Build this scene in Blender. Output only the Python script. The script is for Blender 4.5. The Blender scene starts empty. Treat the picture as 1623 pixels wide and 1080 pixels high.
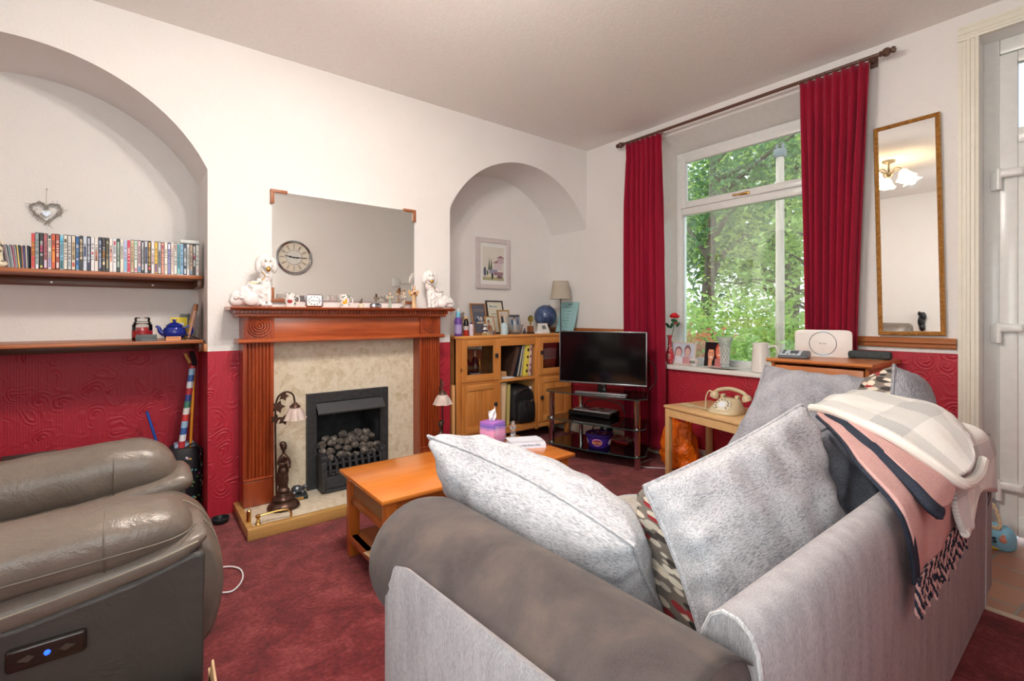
import bpy, bmesh, math, random
from mathutils import Vector, Matrix, noise
RN = random.Random(7)
PI = math.pi
S = bpy.context.scene
COL = S.collection

# ---------------------------------------------------------------- camera maths (for measuring real positions)
F, CX, CY, H = 760.0, 811.5, 500.0, 1.2
ANG = math.atan2(968.5, 760.0)
ca, sa = math.cos(ANG), math.sin(ANG)
def ray(x, y):
    d = x - CX
    return (F*ca + d*sa, F*sa - d*ca, CY - y)
def aY(x, y, Y):
    r = ray(x, y); k = Y/r[1]; return Vector((r[0]*k, Y, H + r[2]*k))
def aX(x, y, X):
    r = ray(x, y); k = X/r[0]; return Vector((X, r[1]*k, H + r[2]*k))
def aZ(x, y, Z):
    r = ray(x, y); k = (Z - H)/r[2]; return Vector((r[0]*k, r[1]*k, Z))

cam = bpy.data.cameras.new('camera'); co = bpy.data.objects.new('camera', cam); COL.objects.link(co)
co.location = (0, 0, H); co.rotation_euler = (PI/2, 0, ANG - PI/2)
cam.sensor_width = 36; cam.lens = 36*F/1623; cam.shift_y = -(540 - CY)/1623.0
cam.clip_start = 0.02; cam.clip_end = 200
S.camera = co

# ---------------------------------------------------------------- materials
def lin(c):
    return tuple((v/12.92 if v <= .04045 else ((v+.055)/1.055)**2.4) for v in c)
def rgb(r, g, b): return lin((r/255., g/255., b/255.)) + (1.,)
class N:
    def __init__(s, name):
        s.m = bpy.data.materials.new(name); s.m.use_nodes = True
        s.t = s.m.node_tree; s.n = s.t.nodes; s.l = s.t.links
        s.b = s.n['Principled BSDF']; s.tc = None
    def add(s, typ, **k):
        o = s.n.new(typ)
        for a, v in k.items():
            if a.startswith('i_'):
                key = a[2:].replace('_', ' ')
                o.inputs[key].default_value = v
            else: setattr(o, a, v)
        return o
    def coord(s, kind='Object', scale=(1, 1, 1), rot=(0, 0, 0)):
        if s.tc is None: s.tc = s.add('ShaderNodeTexCoord')
        m = s.add('ShaderNodeMapping'); m.inputs['Scale'].default_value = scale; m.inputs['Rotation'].default_value = rot
        s.l.new(s.tc.outputs[kind], m.inputs['Vector']); return m.outputs[0]
    def noise(s, vec, scale, detail=3, rough=.5, dist=0):
        o = s.add('ShaderNodeTexNoise'); o.inputs['Scale'].default_value = scale; o.inputs['Detail'].default_value = detail
        o.inputs['Roughness'].default_value = rough; o.inputs['Distortion'].default_value = dist
        if vec is not None: s.l.new(vec, o.inputs['Vector'])
        return o.outputs['Fac']
    def ramp(s, fac, stops):
        o = s.add('ShaderNodeValToRGB'); e = o.color_ramp.elements
        while len(e) < len(stops): e.new(.5)
        for i, (p, c) in enumerate(stops): e[i].position = p; e[i].color = c
        s.l.new(fac, o.inputs[0]); return o.outputs[0]
    def math(s, op, a, b=None, clamp=False):
        o = s.add('ShaderNodeMath', operation=op); o.use_clamp = clamp
        for i, v in enumerate((a, b)):
            if v is None: continue
            if isinstance(v, (int, float)): o.inputs[i].default_value = v
            else: s.l.new(v, o.inputs[i])
        return o.outputs[0]
    def mix(s, fac, a, b, mode='MIX'):
        o = s.add('ShaderNodeMix', data_type='RGBA', blend_type=mode)
        for i, v in ((0, fac), (6, a), (7, b)):
            if isinstance(v, (int, float, tuple)): o.inputs[i].default_value = v
            else: s.l.new(v, o.inputs[i])
        return o.outputs[2]
    def bump(s, h, strength=.3, dist=.01):
        o = s.add('ShaderNodeBump'); o.inputs['Strength'].default_value = strength; o.inputs['Distance'].default_value = dist
        s.l.new(h, o.inputs['Height']); s.l.new(o.outputs[0], s.b.inputs['Normal']); return o
    def col(s, c):
        if isinstance(c, tuple): s.b.inputs['Base Color'].default_value = c
        else: s.l.new(c, s.b.inputs['Base Color'])
    def set(s, **k):
        for a, v in k.items(): s.b.inputs[a.replace('_', ' ')].default_value = v
MC = {}
def plain(c, rough=.5, metal=0, **k):
    key = (c, rough, metal, tuple(sorted(k.items())))
    if key in MC: return MC[key]
    n = N('plain_%d_%d_%d' % c); n.set(Roughness=rough, Metallic=metal)
    v = n.coord(); f = n.noise(v, 25, 2)
    base = rgb(*c)
    n.col(n.mix(f, tuple(x*.93 for x in base[:3])+(1,), tuple(min(1, x*1.06) for x in base[:3])+(1,)))
    for a, vv in k.items(): n.b.inputs[a.replace('_', ' ')].default_value = vv
    MC[key] = n.m; return n.m
def emit(c, strength):
    n = N('glow_%d_%d_%d' % c); n.b.inputs['Emission Color'].default_value = rgb(*c); n.b.inputs['Emission Strength'].default_value = strength
    n.col(rgb(*c)); return n.m
def wood(name, c1, c2, axis=0, sc=1., rough=.35, knots=False, contrast=1., coat=0.2):
    n = N(name)
    s = [18*sc]*3; s[axis] = 1.2*sc
    v = n.coord(scale=tuple(s))
    f1 = n.noise(v, 1.0, 4, .6, .8)
    s2 = [90*sc]*3; s2[axis] = 3*sc
    f2 = n.noise(n.coord(scale=tuple(s2)), 1.0, 2, .5)
    f = n.math('ADD', n.math('MULTIPLY', f1, .75), n.math('MULTIPLY', f2, .25))
    c = n.ramp(f, [(.5-.17/contrast, rgb(*c1)), (.5+.17/contrast, rgb(*c2))])
    if knots:
        vo = n.add('ShaderNodeTexVoronoi'); vo.inputs['Scale'].default_value = 7
        n.l.new(n.coord(scale=tuple(1. if i != axis else .6 for i in range(3))), vo.inputs['Vector'])
        k = n.ramp(vo.outputs['Distance'], [(.07, (1, 1, 1, 1)), (.12, (0, 0, 0, 1))])
        c = n.mix(k, c, rgb(90, 45, 15))
    n.col(c); n.set(Roughness=rough, Coat_Weight=coat, Coat_Roughness=.15) if False else n.set(Roughness=rough)
    n.b.inputs['Coat Weight'].default_value = coat; n.b.inputs['Coat Roughness'].default_value = .2
    n.bump(f, .08, .004); return n.m
def swirl(n, vec, scale, warp=.35):
    """embossed scrolls: rings inside warped cells"""
    nz = n.add('ShaderNodeTexNoise'); nz.inputs['Scale'].default_value = scale*.7; nz.inputs['Detail'].default_value = 1
    n.l.new(vec, nz.inputs['Vector'])
    sub = n.add('ShaderNodeVectorMath', operation='SUBTRACT'); n.l.new(nz.outputs['Color'], sub.inputs[0]); sub.inputs[1].default_value = (.5, .5, .5)
    scl = n.add('ShaderNodeVectorMath', operation='SCALE'); n.l.new(sub.outputs[0], scl.inputs[0]); scl.inputs['Scale'].default_value = warp*2/scale*1.6
    ad = n.add('ShaderNodeVectorMath', operation='ADD'); n.l.new(vec, ad.inputs[0]); n.l.new(scl.outputs[0], ad.inputs[1])
    vo = n.add('ShaderNodeTexVoronoi'); vo.inputs['Scale'].default_value = scale; vo.inputs['Randomness'].default_value = .75
    n.l.new(ad.outputs[0], vo.inputs['Vector'])
    lv = n.add('ShaderNodeVectorMath', operation='SUBTRACT'); n.l.new(ad.outputs[0], lv.inputs[0]); n.l.new(vo.outputs['Position'], lv.inputs[1])
    q = n.add('ShaderNodeSeparateXYZ'); n.l.new(lv.outputs[0], q.inputs[0])
    an = n.math('ARCTAN2', q.outputs['Z'], n.math('ADD', q.outputs['X'], q.outputs['Y']))
    sc = n.add('ShaderNodeSeparateColor'); n.l.new(vo.outputs['Color'], sc.inputs[0])
    ph = n.math('ADD', n.math('MULTIPLY', an, 2.0), n.math('MULTIPLY', sc.outputs[0], 6.28))
    r = n.math('SINE', n.math('ADD', n.math('MULTIPLY', vo.outputs['Distance'], 30.0), ph))
    arc = n.math('ADD', n.math('MULTIPLY', n.math('SINE', n.math('ADD', an, n.math('MULTIPLY', sc.outputs[1], 6.28))), .45), .55)
    fall = n.math('SUBTRACT', 1.0, n.math('MULTIPLY', vo.outputs['Distance'], 1.1), True)
    return n.math('MULTIPLY', n.math('MULTIPLY', n.math('POWER', n.math('MULTIPLY', n.math('ADD', r, 1.0), .5), 1.6), fall), arc)
def wallpaper(name, split=.985):
    n = N(name)
    geo = n.add('ShaderNodeNewGeometry')
    pos = geo.outputs['Position']
    sx = n.add('ShaderNodeSeparateXYZ'); n.l.new(pos, sx.inputs[0])
    below = n.math('LESS_THAN', sx.outputs['Z'], split)
    sw = swirl(n, pos, 9.0)
    rib = n.math('MULTIPLY', n.math('SINE', n.math('MULTIPLY', n.math('ADD', sx.outputs['X'], sx.outputs['Y']), 500.)), .05)
    fine = n.noise(pos, 90, 3, .6)
    sw2 = swirl(n, pos, 14.0, .6)
    hb = n.math('ADD', n.math('MULTIPLY', sw, 1.), rib)
    hw = n.math('ADD', n.math('MULTIPLY', sw2, .22), n.math('MULTIPLY', fine, .5))
    h = n.math('ADD', n.math('MULTIPLY', hb, below), n.math('MULTIPLY', hw, n.math('SUBTRACT', 1., below)))
    blotch = n.noise(pos, 3, 3, .6)
    red = n.mix(blotch, rgb(166, 26, 46), rgb(178, 34, 54))
    red = n.mix(n.math('MULTIPLY', sw, .25), red, rgb(186, 46, 66))
    white = n.mix(blotch, rgb(226, 221, 218), rgb(233, 230, 228))
    n.col(n.mix(below, white, red))
    n.l.new(n.math('SUBTRACT', .75, n.math('MULTIPLY', below, .22)), n.b.inputs['Roughness'])
    n.bump(h, .85, .006); return n.m
def carpet():
    n = N('red_carpet'); v = n.coord()
    big = n.noise(v, 7, 5, .7, .6); mid = n.noise(v, 60, 3, .7); fine = n.noise(v, 420, 2, .6)
    f = n.math('ADD', n.math('MULTIPLY', big, .45), n.math('ADD', n.math('MULTIPLY', mid, .3), n.math('MULTIPLY', fine, .25)))
    n.col(n.ramp(f, [(.38, rgb(86, 16, 24)), (.5, rgb(130, 36, 42)), (.62, rgb(176, 84, 84))]))
    n.set(Roughness=1.0); n.b.inputs['Sheen Weight'].default_value = .15
    n.b.inputs['Specular IOR Level'].default_value = .1
    h = n.math('ADD', n.math('MULTIPLY', mid, .6), n.math('MULTIPLY', fine, .6)); n.bump(h, .9, .012); return n.m
def fabric(name, c1, c2, scale=(260, 40, 260), rough=.95, kind='Object', lo=.35, hi=.62, bump=.35):
    n = N(name); v = n.coord(kind, scale)
    f = n.noise(v, 1.0, 3, .7); g = n.noise(n.coord(kind, tuple(x*.06 for x in scale)), 1.0, 2)
    h = n.noise(n.coord(kind, (900, 900, 900)), 1., 1)
    ff = n.math('ADD', n.math('MULTIPLY', f, .6), n.math('ADD', n.math('MULTIPLY', g, .2), n.math('MULTIPLY', h, .2)))
    n.col(n.ramp(ff, [(lo, rgb(*c1)), (hi, rgb(*c2))])); n.set(Roughness=rough)
    n.b.inputs['Specular IOR Level'].default_value = .15
    n.bump(ff, bump, .003); return n.m
def suede():
    n = N('brown_suede'); v = n.coord()
    f = n.noise(v, 7, 4, .6, .3); g = n.noise(v, 300, 2)
    c = n.ramp(f, [(.32, rgb(60, 52, 54)), (.5, rgb(77, 68, 68)), (.68, rgb(96, 83, 77))])
    n.col(n.mix(n.math('MULTIPLY', g, .25), c, rgb(118, 107, 101))); n.set(Roughness=.9)
    n.b.inputs['Sheen Weight'].default_value = .1; n.b.inputs['Specular IOR Level'].default_value = .2
    n.bump(g, .2, .002); return n.m
def leather(name, c1, c2, rough=.32):
    n = N(name); v = n.coord()
    vo = n.add('ShaderNodeTexVoronoi'); vo.inputs['Scale'].default_value = 260; n.l.new(v, vo.inputs['Vector'])
    f = n.noise(v, 6, 3, .6); w = n.noise(n.coord(scale=(9, 14, 9)), 1., 3, .6, 1.2)
    n.col(n.mix(f, rgb(*c1), rgb(*c2))); n.set(Roughness=rough)
    h = n.math('ADD', n.math('MULTIPLY', vo.outputs['Distance'], .06), n.math('MULTIPLY', w, .8)); n.bump(h, .5, .012); return n.m
def marble(name='cream_marble'):
    n = N(name); v = n.coord()
    vo = n.add('ShaderNodeTexVoronoi'); vo.inputs['Scale'].default_value = 34
    nz = n.add('ShaderNodeTexNoise'); nz.inputs['Scale'].default_value = 9; nz.inputs['Detail'].default_value = 5; n.l.new(v, nz.inputs['Vector'])
    n.l.new(n.mix(.12, v, nz.outputs['Color']), vo.inputs['Vector'])
    f = n.noise(v, 30, 5, .7)
    ff = n.math('ADD', n.math('MULTIPLY', vo.outputs['Color'], .35), n.math('MULTIPLY', f, .65))
    n.col(n.ramp(ff, [(.25, rgb(186, 168, 140)), (.42, rgb(206, 192, 168)), (.6, rgb(218, 207, 188)), (.78, rgb(200, 184, 156))]))
    n.set(Roughness=.22); return n.m
def glassy(name, tint=(245, 250, 248), gloss=.12, alpha=.0):
    """clear pane: light passes straight through, plus a sheen"""
    n = N(name); n.n.remove(n.b); out = n.n['Material Output']
    tr = n.add('ShaderNodeBsdfTransparent'); tr.inputs[0].default_value = rgb(*tint)
    gl = n.add('ShaderNodeBsdfGlossy'); gl.inputs['Roughness'].default_value = .02
    fr = n.add('ShaderNodeFresnel'); fr.inputs[0].default_value = 1.45
    f = n.math('ADD', fr.outputs[0], gloss, True)
    mx = n.add('ShaderNodeMixShader'); n.l.new(f, mx.inputs[0]); n.l.new(tr.outputs[0], mx.inputs[1]); n.l.new(gl.outputs[0], mx.inputs[2])
    n.l.new(mx.outputs[0], out.inputs[0]); return n.m
def crystal():
    n = N('cut_crystal'); n.col(rgb(250, 252, 252)); n.set(Roughness=.03, IOR=1.5); n.b.inputs['Transmission Weight'].default_value = .92
    return n.m
def mirror_mat():
    n = N('mirror_glass'); n.col((.88, .89, .87, 1)); n.set(Metallic=1., Roughness=.01); return n.m
def stripes(name, cols, axis='Z', scale=40):
    n = N(name); v = n.coord(); sx = n.add('ShaderNodeSeparateXYZ'); n.l.new(v, sx.inputs[0])
    f = n.math('FRACT', n.math('MULTIPLY', sx.outputs[axis], scale))
    o = n.add('ShaderNodeValToRGB'); o.color_ramp.interpolation = 'CONSTANT'; e = o.color_ramp.elements
    while len(e) < len(cols): e.new(.5)
    for i, c in enumerate(cols): e[i].position = i/len(cols); e[i].color = rgb(*c)
    n.l.new(f, o.inputs[0]); n.col(o.outputs[0]); n.set(Roughness=.4); return n.m
def leafprint():
    """taupe cloth printed with cream, brown and red leaves"""
    n = N('leaf_print_cloth'); v = n.coord('Object', (13, 13, 40), (0, .55, 0))
    vo = n.add('ShaderNodeTexVoronoi'); vo.inputs['Scale'].default_value = 1.6; n.l.new(v, vo.inputs['Vector'])
    sp = n.add('ShaderNodeSeparateColor'); n.l.new(vo.outputs['Color'], sp.inputs[0])
    o = n.add('ShaderNodeValToRGB'); o.color_ramp.interpolation = 'CONSTANT'; e = o.color_ramp.elements
    cols = [(214, 202, 184), (62, 54, 52), (222, 212, 196), (206, 194, 178), (150, 40, 46), (214, 200, 180), (46, 42, 42), (200, 190, 176), (220, 208, 190)]
    while len(e) < len(cols): e.new(.5)
    for i, c in enumerate(cols): e[i].position = i/len(cols); e[i].color = rgb(*c)
    n.l.new(sp.outputs[0], o.inputs[0])
    k = n.ramp(vo.outputs['Distance'], [(.50, (0, 0, 0, 1)), (.58, (1, 1, 1, 1))])
    n.col(n.mix(k, o.outputs[0], rgb(120, 110, 102))); n.set(Roughness=.9); return n.m
def plaid():
    n = N('white_grey_plaid_fleece'); v = n.coord('UV'); sx = n.add('ShaderNodeSeparateXYZ'); n.l.new(v, sx.inputs[0])
    def band(o, sc, off, w):
        return n.math('LESS_THAN', n.math('FRACT', n.math('ADD', n.math('MULTIPLY', o, sc), off)), w)
    a = band(sx.outputs['X'], 2.2, .1, .42); b = band(sx.outputs['Y'], 1.7, .25, .36)
    tw = n.math('FRACT', n.math('ADD', n.math('MULTIPLY', sx.outputs['X'], 46.), n.math('MULTIPLY', sx.outputs['Y'], 30.)))
    t = n.math('LESS_THAN', tw, .5)
    g = n.math('MULTIPLY', n.math('ADD', n.math('MULTIPLY', a, .5), n.math('MULTIPLY', b, .5)), n.math('ADD', n.math('MULTIPLY', t, .45), .4))
    f = n.noise(n.coord('Object'), 350, 2)
    n.col(n.mix(n.math('MULTIPLY', g, .9), rgb(232, 230, 226), rgb(128, 130, 132))); n.set(Roughness=1.)
    n.b.inputs['Sheen Weight'].default_value = .4; n.bump(f, .5, .004); return n.m
def mottled(name, stops, scale=12, rough=.5, bump=.0, metal=0, detail=4, **k):
    n = N(name); f = n.noise(n.coord(), scale, detail, .6)
    n.col(n.ramp(f, [(p, rgb(*c)) for p, c in stops])); n.set(Roughness=rough, Metallic=metal)
    for a, vv in k.items(): n.b.inputs[a.replace('_', ' ')].default_value = vv
    if bump: n.bump(f, bump, .01)
    return n.m
def tiles():
    n = N('terracotta_tiles'); v = n.coord(scale=(1, 1, 1), rot=(0, 0, .12))
    b = n.add('ShaderNodeTexBrick'); b.offset = 0.; b.inputs['Scale'].default_value = 1.0
    b.inputs['Brick Width'].default_value = .2; b.inputs['Row Height'].default_value = .2; b.inputs['Mortar Size'].default_value = .008
    b.inputs['Mortar Smooth'].default_value = .3; b.inputs['Bias'].default_value = 0
    b.inputs['Color1'].default_value = rgb(158, 100, 74); b.inputs['Color2'].default_value = rgb(188, 138, 106); b.inputs['Mortar'].default_value = rgb(150, 148, 136)
    n.l.new(v, b.inputs['Vector'])
    f = n.noise(v, 18, 4, .7, .6)
    n.col(n.mix(n.math('MULTIPLY', f, .55), b.outputs['Color'], rgb(150, 112, 94))); n.set(Roughness=.4)
    n.bump(n.math('SUBTRACT', 1., b.outputs['Fac']), .4, .01); return n.m

# ---------------------------------------------------------------- mesh builder
class MB:
    def __init__(s, M=None): s.bm = bmesh.new(); s.M = M or Matrix(); s.mi = 0; s.uv = None
    def _fin(s, nv, nf, sm):
        bm = s.bm; bm.verts.ensure_lookup_table(); bm.faces.ensure_lookup_table()
        for v in bm.verts[nv:]: v.co = s.M @ v.co
        for f in bm.faces[nf:]: f.material_index = s.mi; f.smooth = sm
    def mark(s): return len(s.bm.verts), len(s.bm.faces)
    def poly(s, pts, faces, sm=False):
        a, b = s.mark(); vs = [s.bm.verts.new(p) for p in pts]
        for f in faces:
            try: s.bm.faces.new([vs[i] for i in f])
            except ValueError: pass
        s._fin(a, b, sm); return s
    def quad(s, *p): return s.poly(p, [tuple(range(len(p)))])
    def box(s, x0, y0, z0, x1, y1, z1, bev=0, seg=2):
        x0, x1 = sorted((x0, x1)); y0, y1 = sorted((y0, y1)); z0, z1 = sorted((z0, z1))
        t = bmesh.new(); vs = [t.verts.new((x, y, z)) for x in (x0, x1) for y in (y0, y1) for z in (z0, z1)]
        for f in ((0, 1, 3, 2), (4, 6, 7, 5), (0, 4, 5, 1), (2, 3, 7, 6), (0, 2, 6, 4), (1, 5, 7, 3)): t.faces.new([vs[i] for i in f])
        if bev:
            bev = min(bev, .49*min(x1-x0, y1-y0, z1-z0))
            bmesh.ops.bevel(t, geom=t.edges[:], offset=bev, segments=seg, profile=.5, affect='EDGES')
        return s.merge(t, bool(bev))
    def merge(s, t, sm):
        t.verts.ensure_lookup_table(); t.verts.index_update()
        s.poly([v.co.copy() for v in t.verts], [[v.index for v in f.verts] for f in t.faces], sm); t.free(); return s
    def loft(s, rings, caps=True, closed=True, sm=True, loop=False):
        n = len(rings[0]); pts = [p for r in rings for p in r]; fs = []
        m = len(rings)
        for i in range(m if loop else m-1):
            for j in range(n if closed else n-1):
                a = i*n+j; b = i*n+(j+1) % n; c = ((i+1) % m)*n+(j+1) % n; d = ((i+1) % m)*n+j
                fs.append((a, b, c, d))
        if caps and closed and not loop: fs.append(tuple(range(n))[::-1]); fs.append(tuple(range((m-1)*n, m*n)))
        return s.poly(pts, fs, sm)
    def cyl(s, p0, p1, r0, r1=None, n=20, caps=True, sm=True):
        r1 = r0 if r1 is None else r1
        p0 = Vector(p0); p1 = Vector(p1); d = (p1-p0).normalized(); u = d.orthogonal().normalized(); w = d.cross(u)
        R = [[p+(u*math.cos(2*PI*i/n)+w*math.sin(2*PI*i/n))*r for i in range(n)] for p, r in ((p0, r0), (p1, r1))]
        return s.loft(R, caps, sm=sm)
    def lathe(s, prof, at=(0, 0, 0), n=28, sx=1, sy=1, caps=True, wob=None):
        R = []
        for r, z in prof:
            R.append([Vector((at[0]+max(r, .0001)*(1+(wob(2*PI*i/n, z) if wob else 0))*sx*math.cos(2*PI*i/n), at[1]+max(r, .0001)*(1+(wob(2*PI*i/n, z) if wob else 0))*sy*math.sin(2*PI*i/n), at[2]+z)) for i in range(n)])
        return s.loft(R, caps)
    def tube(s, pts, r, n=10, caps=True, loop=False, flat=1.):
        pts = [Vector(p) for p in pts]; m = len(pts); rs = r if isinstance(r, (list, tuple)) else [r]*m
        R = []; u = None
        for i in range(m):
            d = (pts[(i+1) % m]-pts[i-1]) if loop else (pts[min(i+1, m-1)]-pts[max(i-1, 0)])
            d = d.normalized() if d.length > 1e-9 else Vector((0, 0, 1))
            u = (u - d*u.dot(d)).normalized() if u is not None and (u - d*u.dot(d)).length > 1e-5 else d.orthogonal().normalized()
            w = d.cross(u)
            R.append([pts[i]+(u*math.cos(2*PI*k/n)+w*math.sin(2*PI*k/n)*flat)*rs[i] for k in range(n)])
        return s.loft(R, caps, loop=loop)
    def prism(s, poly, axis, a, b, sm=False):
        """2D outline (two remaining axes in order) extruded along axis from a to b"""
        def P(q, t):
            c = [0, 0, 0]; o = [i for i in range(3) if i != axis]; c[o[0]] = q[0]; c[o[1]] = q[1]; c[axis] = t; return Vector(c)
        n = len(poly); pts = [P(q, a) for q in poly]+[P(q, b) for q in poly]
        fs = [tuple(range(n))[::-1], tuple(range(n, 2*n))]+[(i, (i+1) % n, n+(i+1) % n, n+i) for i in range(n)]
        return s.poly(pts, fs, sm)
    def ell(s, c, r, n=18, m=12, rot=None):
        if isinstance(r, (int, float)): r = (r, r, r)
        R = []
        for i in range(1, m):
            t = PI*i/m
            R.append([Vector((r[0]*math.sin(t)*math.cos(2*PI*k/n), r[1]*math.sin(t)*math.sin(2*PI*k/n), -r[2]*math.cos(t))) for k in range(n)])
        pts = [Vector((0, 0, -r[2]))]+[p for q in R for p in q]+[Vector((0, 0, r[2]))]
        if rot is not None: pts = [rot @ p for p in pts]
        pts = [p+Vector(c) for p in pts]; fs = []
        for k in range(n): fs.append((0, 1+(k+1) % n, 1+k))
        for i in range(m-2):
            for k in range(n): a = 1+i*n; fs.append((a+k, a+(k+1) % n, a+n+(k+1) % n, a+n+k))
        L = len(pts)-1; a = 1+(m-2)*n
        for k in range(n): fs.append((a+k, a+(k+1) % n, L))
        return s.poly(pts, fs, True)
    def disc(s, c, u, v, n=20):
        c = Vector(c); u = Vector(u); v = Vector(v)
        return s.poly([c+u*math.cos(2*PI*i/n)+v*math.sin(2*PI*i/n) for i in range(n)], [tuple(range(n))])
    def build(s, name, mats, parent=None, loc=None, rz=None, sharp=35, recalc=True):
        bm = s.bm
        if recalc: bmesh.ops.recalc_face_normals(bm, faces=bm.faces[:])
        me = bpy.data.meshes.new(name); bm.to_mesh(me); bm.free()
        if not isinstance(mats, (list, tuple)): mats = [mats]
        for m in mats: me.materials.append(m)
        if sharp and any(p.use_smooth for p in me.polygons): me.set_sharp_from_angle(angle=math.radians(sharp))
        o = bpy.data.objects.new(name, me); COL.objects.link(o)
        if parent: o.parent = parent
        if loc is not None: o.location = loc
        if rz is not None: o.rotation_euler = (0, 0, rz)
        return o
def thing(name, loc, label, cat, group=None, rz=0, rot=None):
    o = bpy.data.objects.new(name, None); COL.objects.link(o); o.empty_display_size = .05
    o.location = loc; o.rotation_euler = rot if rot else (0, 0, rz); o['label'] = label; o['category'] = cat
    if group: o['group'] = group
    return o
def tag(o, label, cat, group=None):
    o['label'] = label; o['category'] = cat
    if group: o['group'] = group
    return o
def struct(o): o['kind'] = 'structure'; return o
def copy_tree(o, parent=None):
    c = o.copy(); COL.objects.link(c); c.parent = parent
    for ch in list(o.children): copy_tree(ch, c)
    return c
def remesh(o, vox=.004, smooth=2):
    m = o.modifiers.new('remesh', 'REMESH'); m.mode = 'VOXEL'; m.voxel_size = vox; m.use_smooth_shade = True
    if smooth: q = o.modifiers.new('smooth', 'SMOOTH'); q.iterations = smooth; q.factor = .5
    return o
def text(body, size, mat, parent, M, name='lettering', ext=.0004, align='CENTER', shear=0.):
    cu = bpy.data.curves.new('t', 'FONT'); cu.body = body; cu.size = size; cu.extrude = ext; cu.align_x = align; cu.align_y = 'CENTER'; cu.shear = shear
    cu.resolution_u = 2
    t = bpy.data.objects.new('t', cu); COL.objects.link(t)
    bpy.context.view_layer.update()
    me = bpy.data.meshes.new_from_object(t); bpy.data.objects.remove(t); bpy.data.curves.remove(cu)
    me.materials.clear(); me.materials.append(mat)
    o = bpy.data.objects.new(name, me); COL.objects.link(o); me.transform(M); o.parent = parent; return o
def cr(p0, p1, p2, p3, t):
    return (p1*2 + (p2-p0)*t + (p0*2-p1*5+p2*4-p3)*t*t + (p1*3-p0-p2*3+p3)*t**3)*.5
def spline(P, t):
    P = [Vector(p) for p in P]; n = len(P)-1; x = min(max(t, 0), 1)*n; i = min(int(x), n-1); f = x-i
    return cr(P[i-1] if i > 0 else P[0]*2-P[1], P[i], P[i+1], P[i+2] if i+2 <= n else P[n]*2-P[n-1], f)
def smoothpath(P, n): return [spline(P, i/(n-1)) for i in range(n)]
def patch(ctrl, nu, nv, thick=.006, wr=.0, seed=0., name='cloth', mats=None, parent=None, freq=9.):
    """cloth through a grid of control points (rows = v)"""
    G = []
    for j in range(nv+1):
        v = j/nv
        G.append([None]*(nu+1))
        for i in range(nu+1):
            u = i/nu
            row = [spline([r[k] for r in ctrl], v) for k in range(len(ctrl[0]))]
            p = spline(row, u)
            G[j][i] = p
    bm = bmesh.new(); V = []
    for j in range(nv+1):
        r = []
        for i in range(nu+1):
            p = G[j][i]
            a = G[min(j+1, nv)][i]-G[max(j-1, 0)][i]; b = G[j][min(i+1, nu)]-G[j][max(i-1, 0)]
            nn = a.cross(b); nn = nn.normalized() if nn.length > 1e-9 else Vector((0, 0, 1))
            q = p+nn*wr*noise.noise(Vector((p.x*freq+seed, p.y*freq, p.z*freq*.6)))
            r.append(bm.verts.new(q))
        V.append(r)
    uvl = bm.loops.layers.uv.new('UVMap')
    for j in range(nv):
        for i in range(nu):
            f = bm.faces.new((V[j][i], V[j][i+1], V[j+1][i+1], V[j+1][i])); f.smooth = True
            for l, (a, b) in zip(f.loops, ((i, j), (i+1, j), (i+1, j+1), (i, j+1))): l[uvl].uv = (a/nu, b/nv)
    me = bpy.data.meshes.new(name); bm.to_mesh(me); bm.free()
    for m in (mats if isinstance(mats, (list, tuple)) else [mats]): me.materials.append(m)
    o = bpy.data.objects.new(name, me); COL.objects.link(o); o.parent = parent
    md = o.modifiers.new('solid', 'SOLIDIFY'); md.thickness = thick; md.offset = 0
    if isinstance(mats, (list, tuple)) and len(mats) > 1: md.material_offset = 1; md.material_offset_rim = 1
    return o
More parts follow.
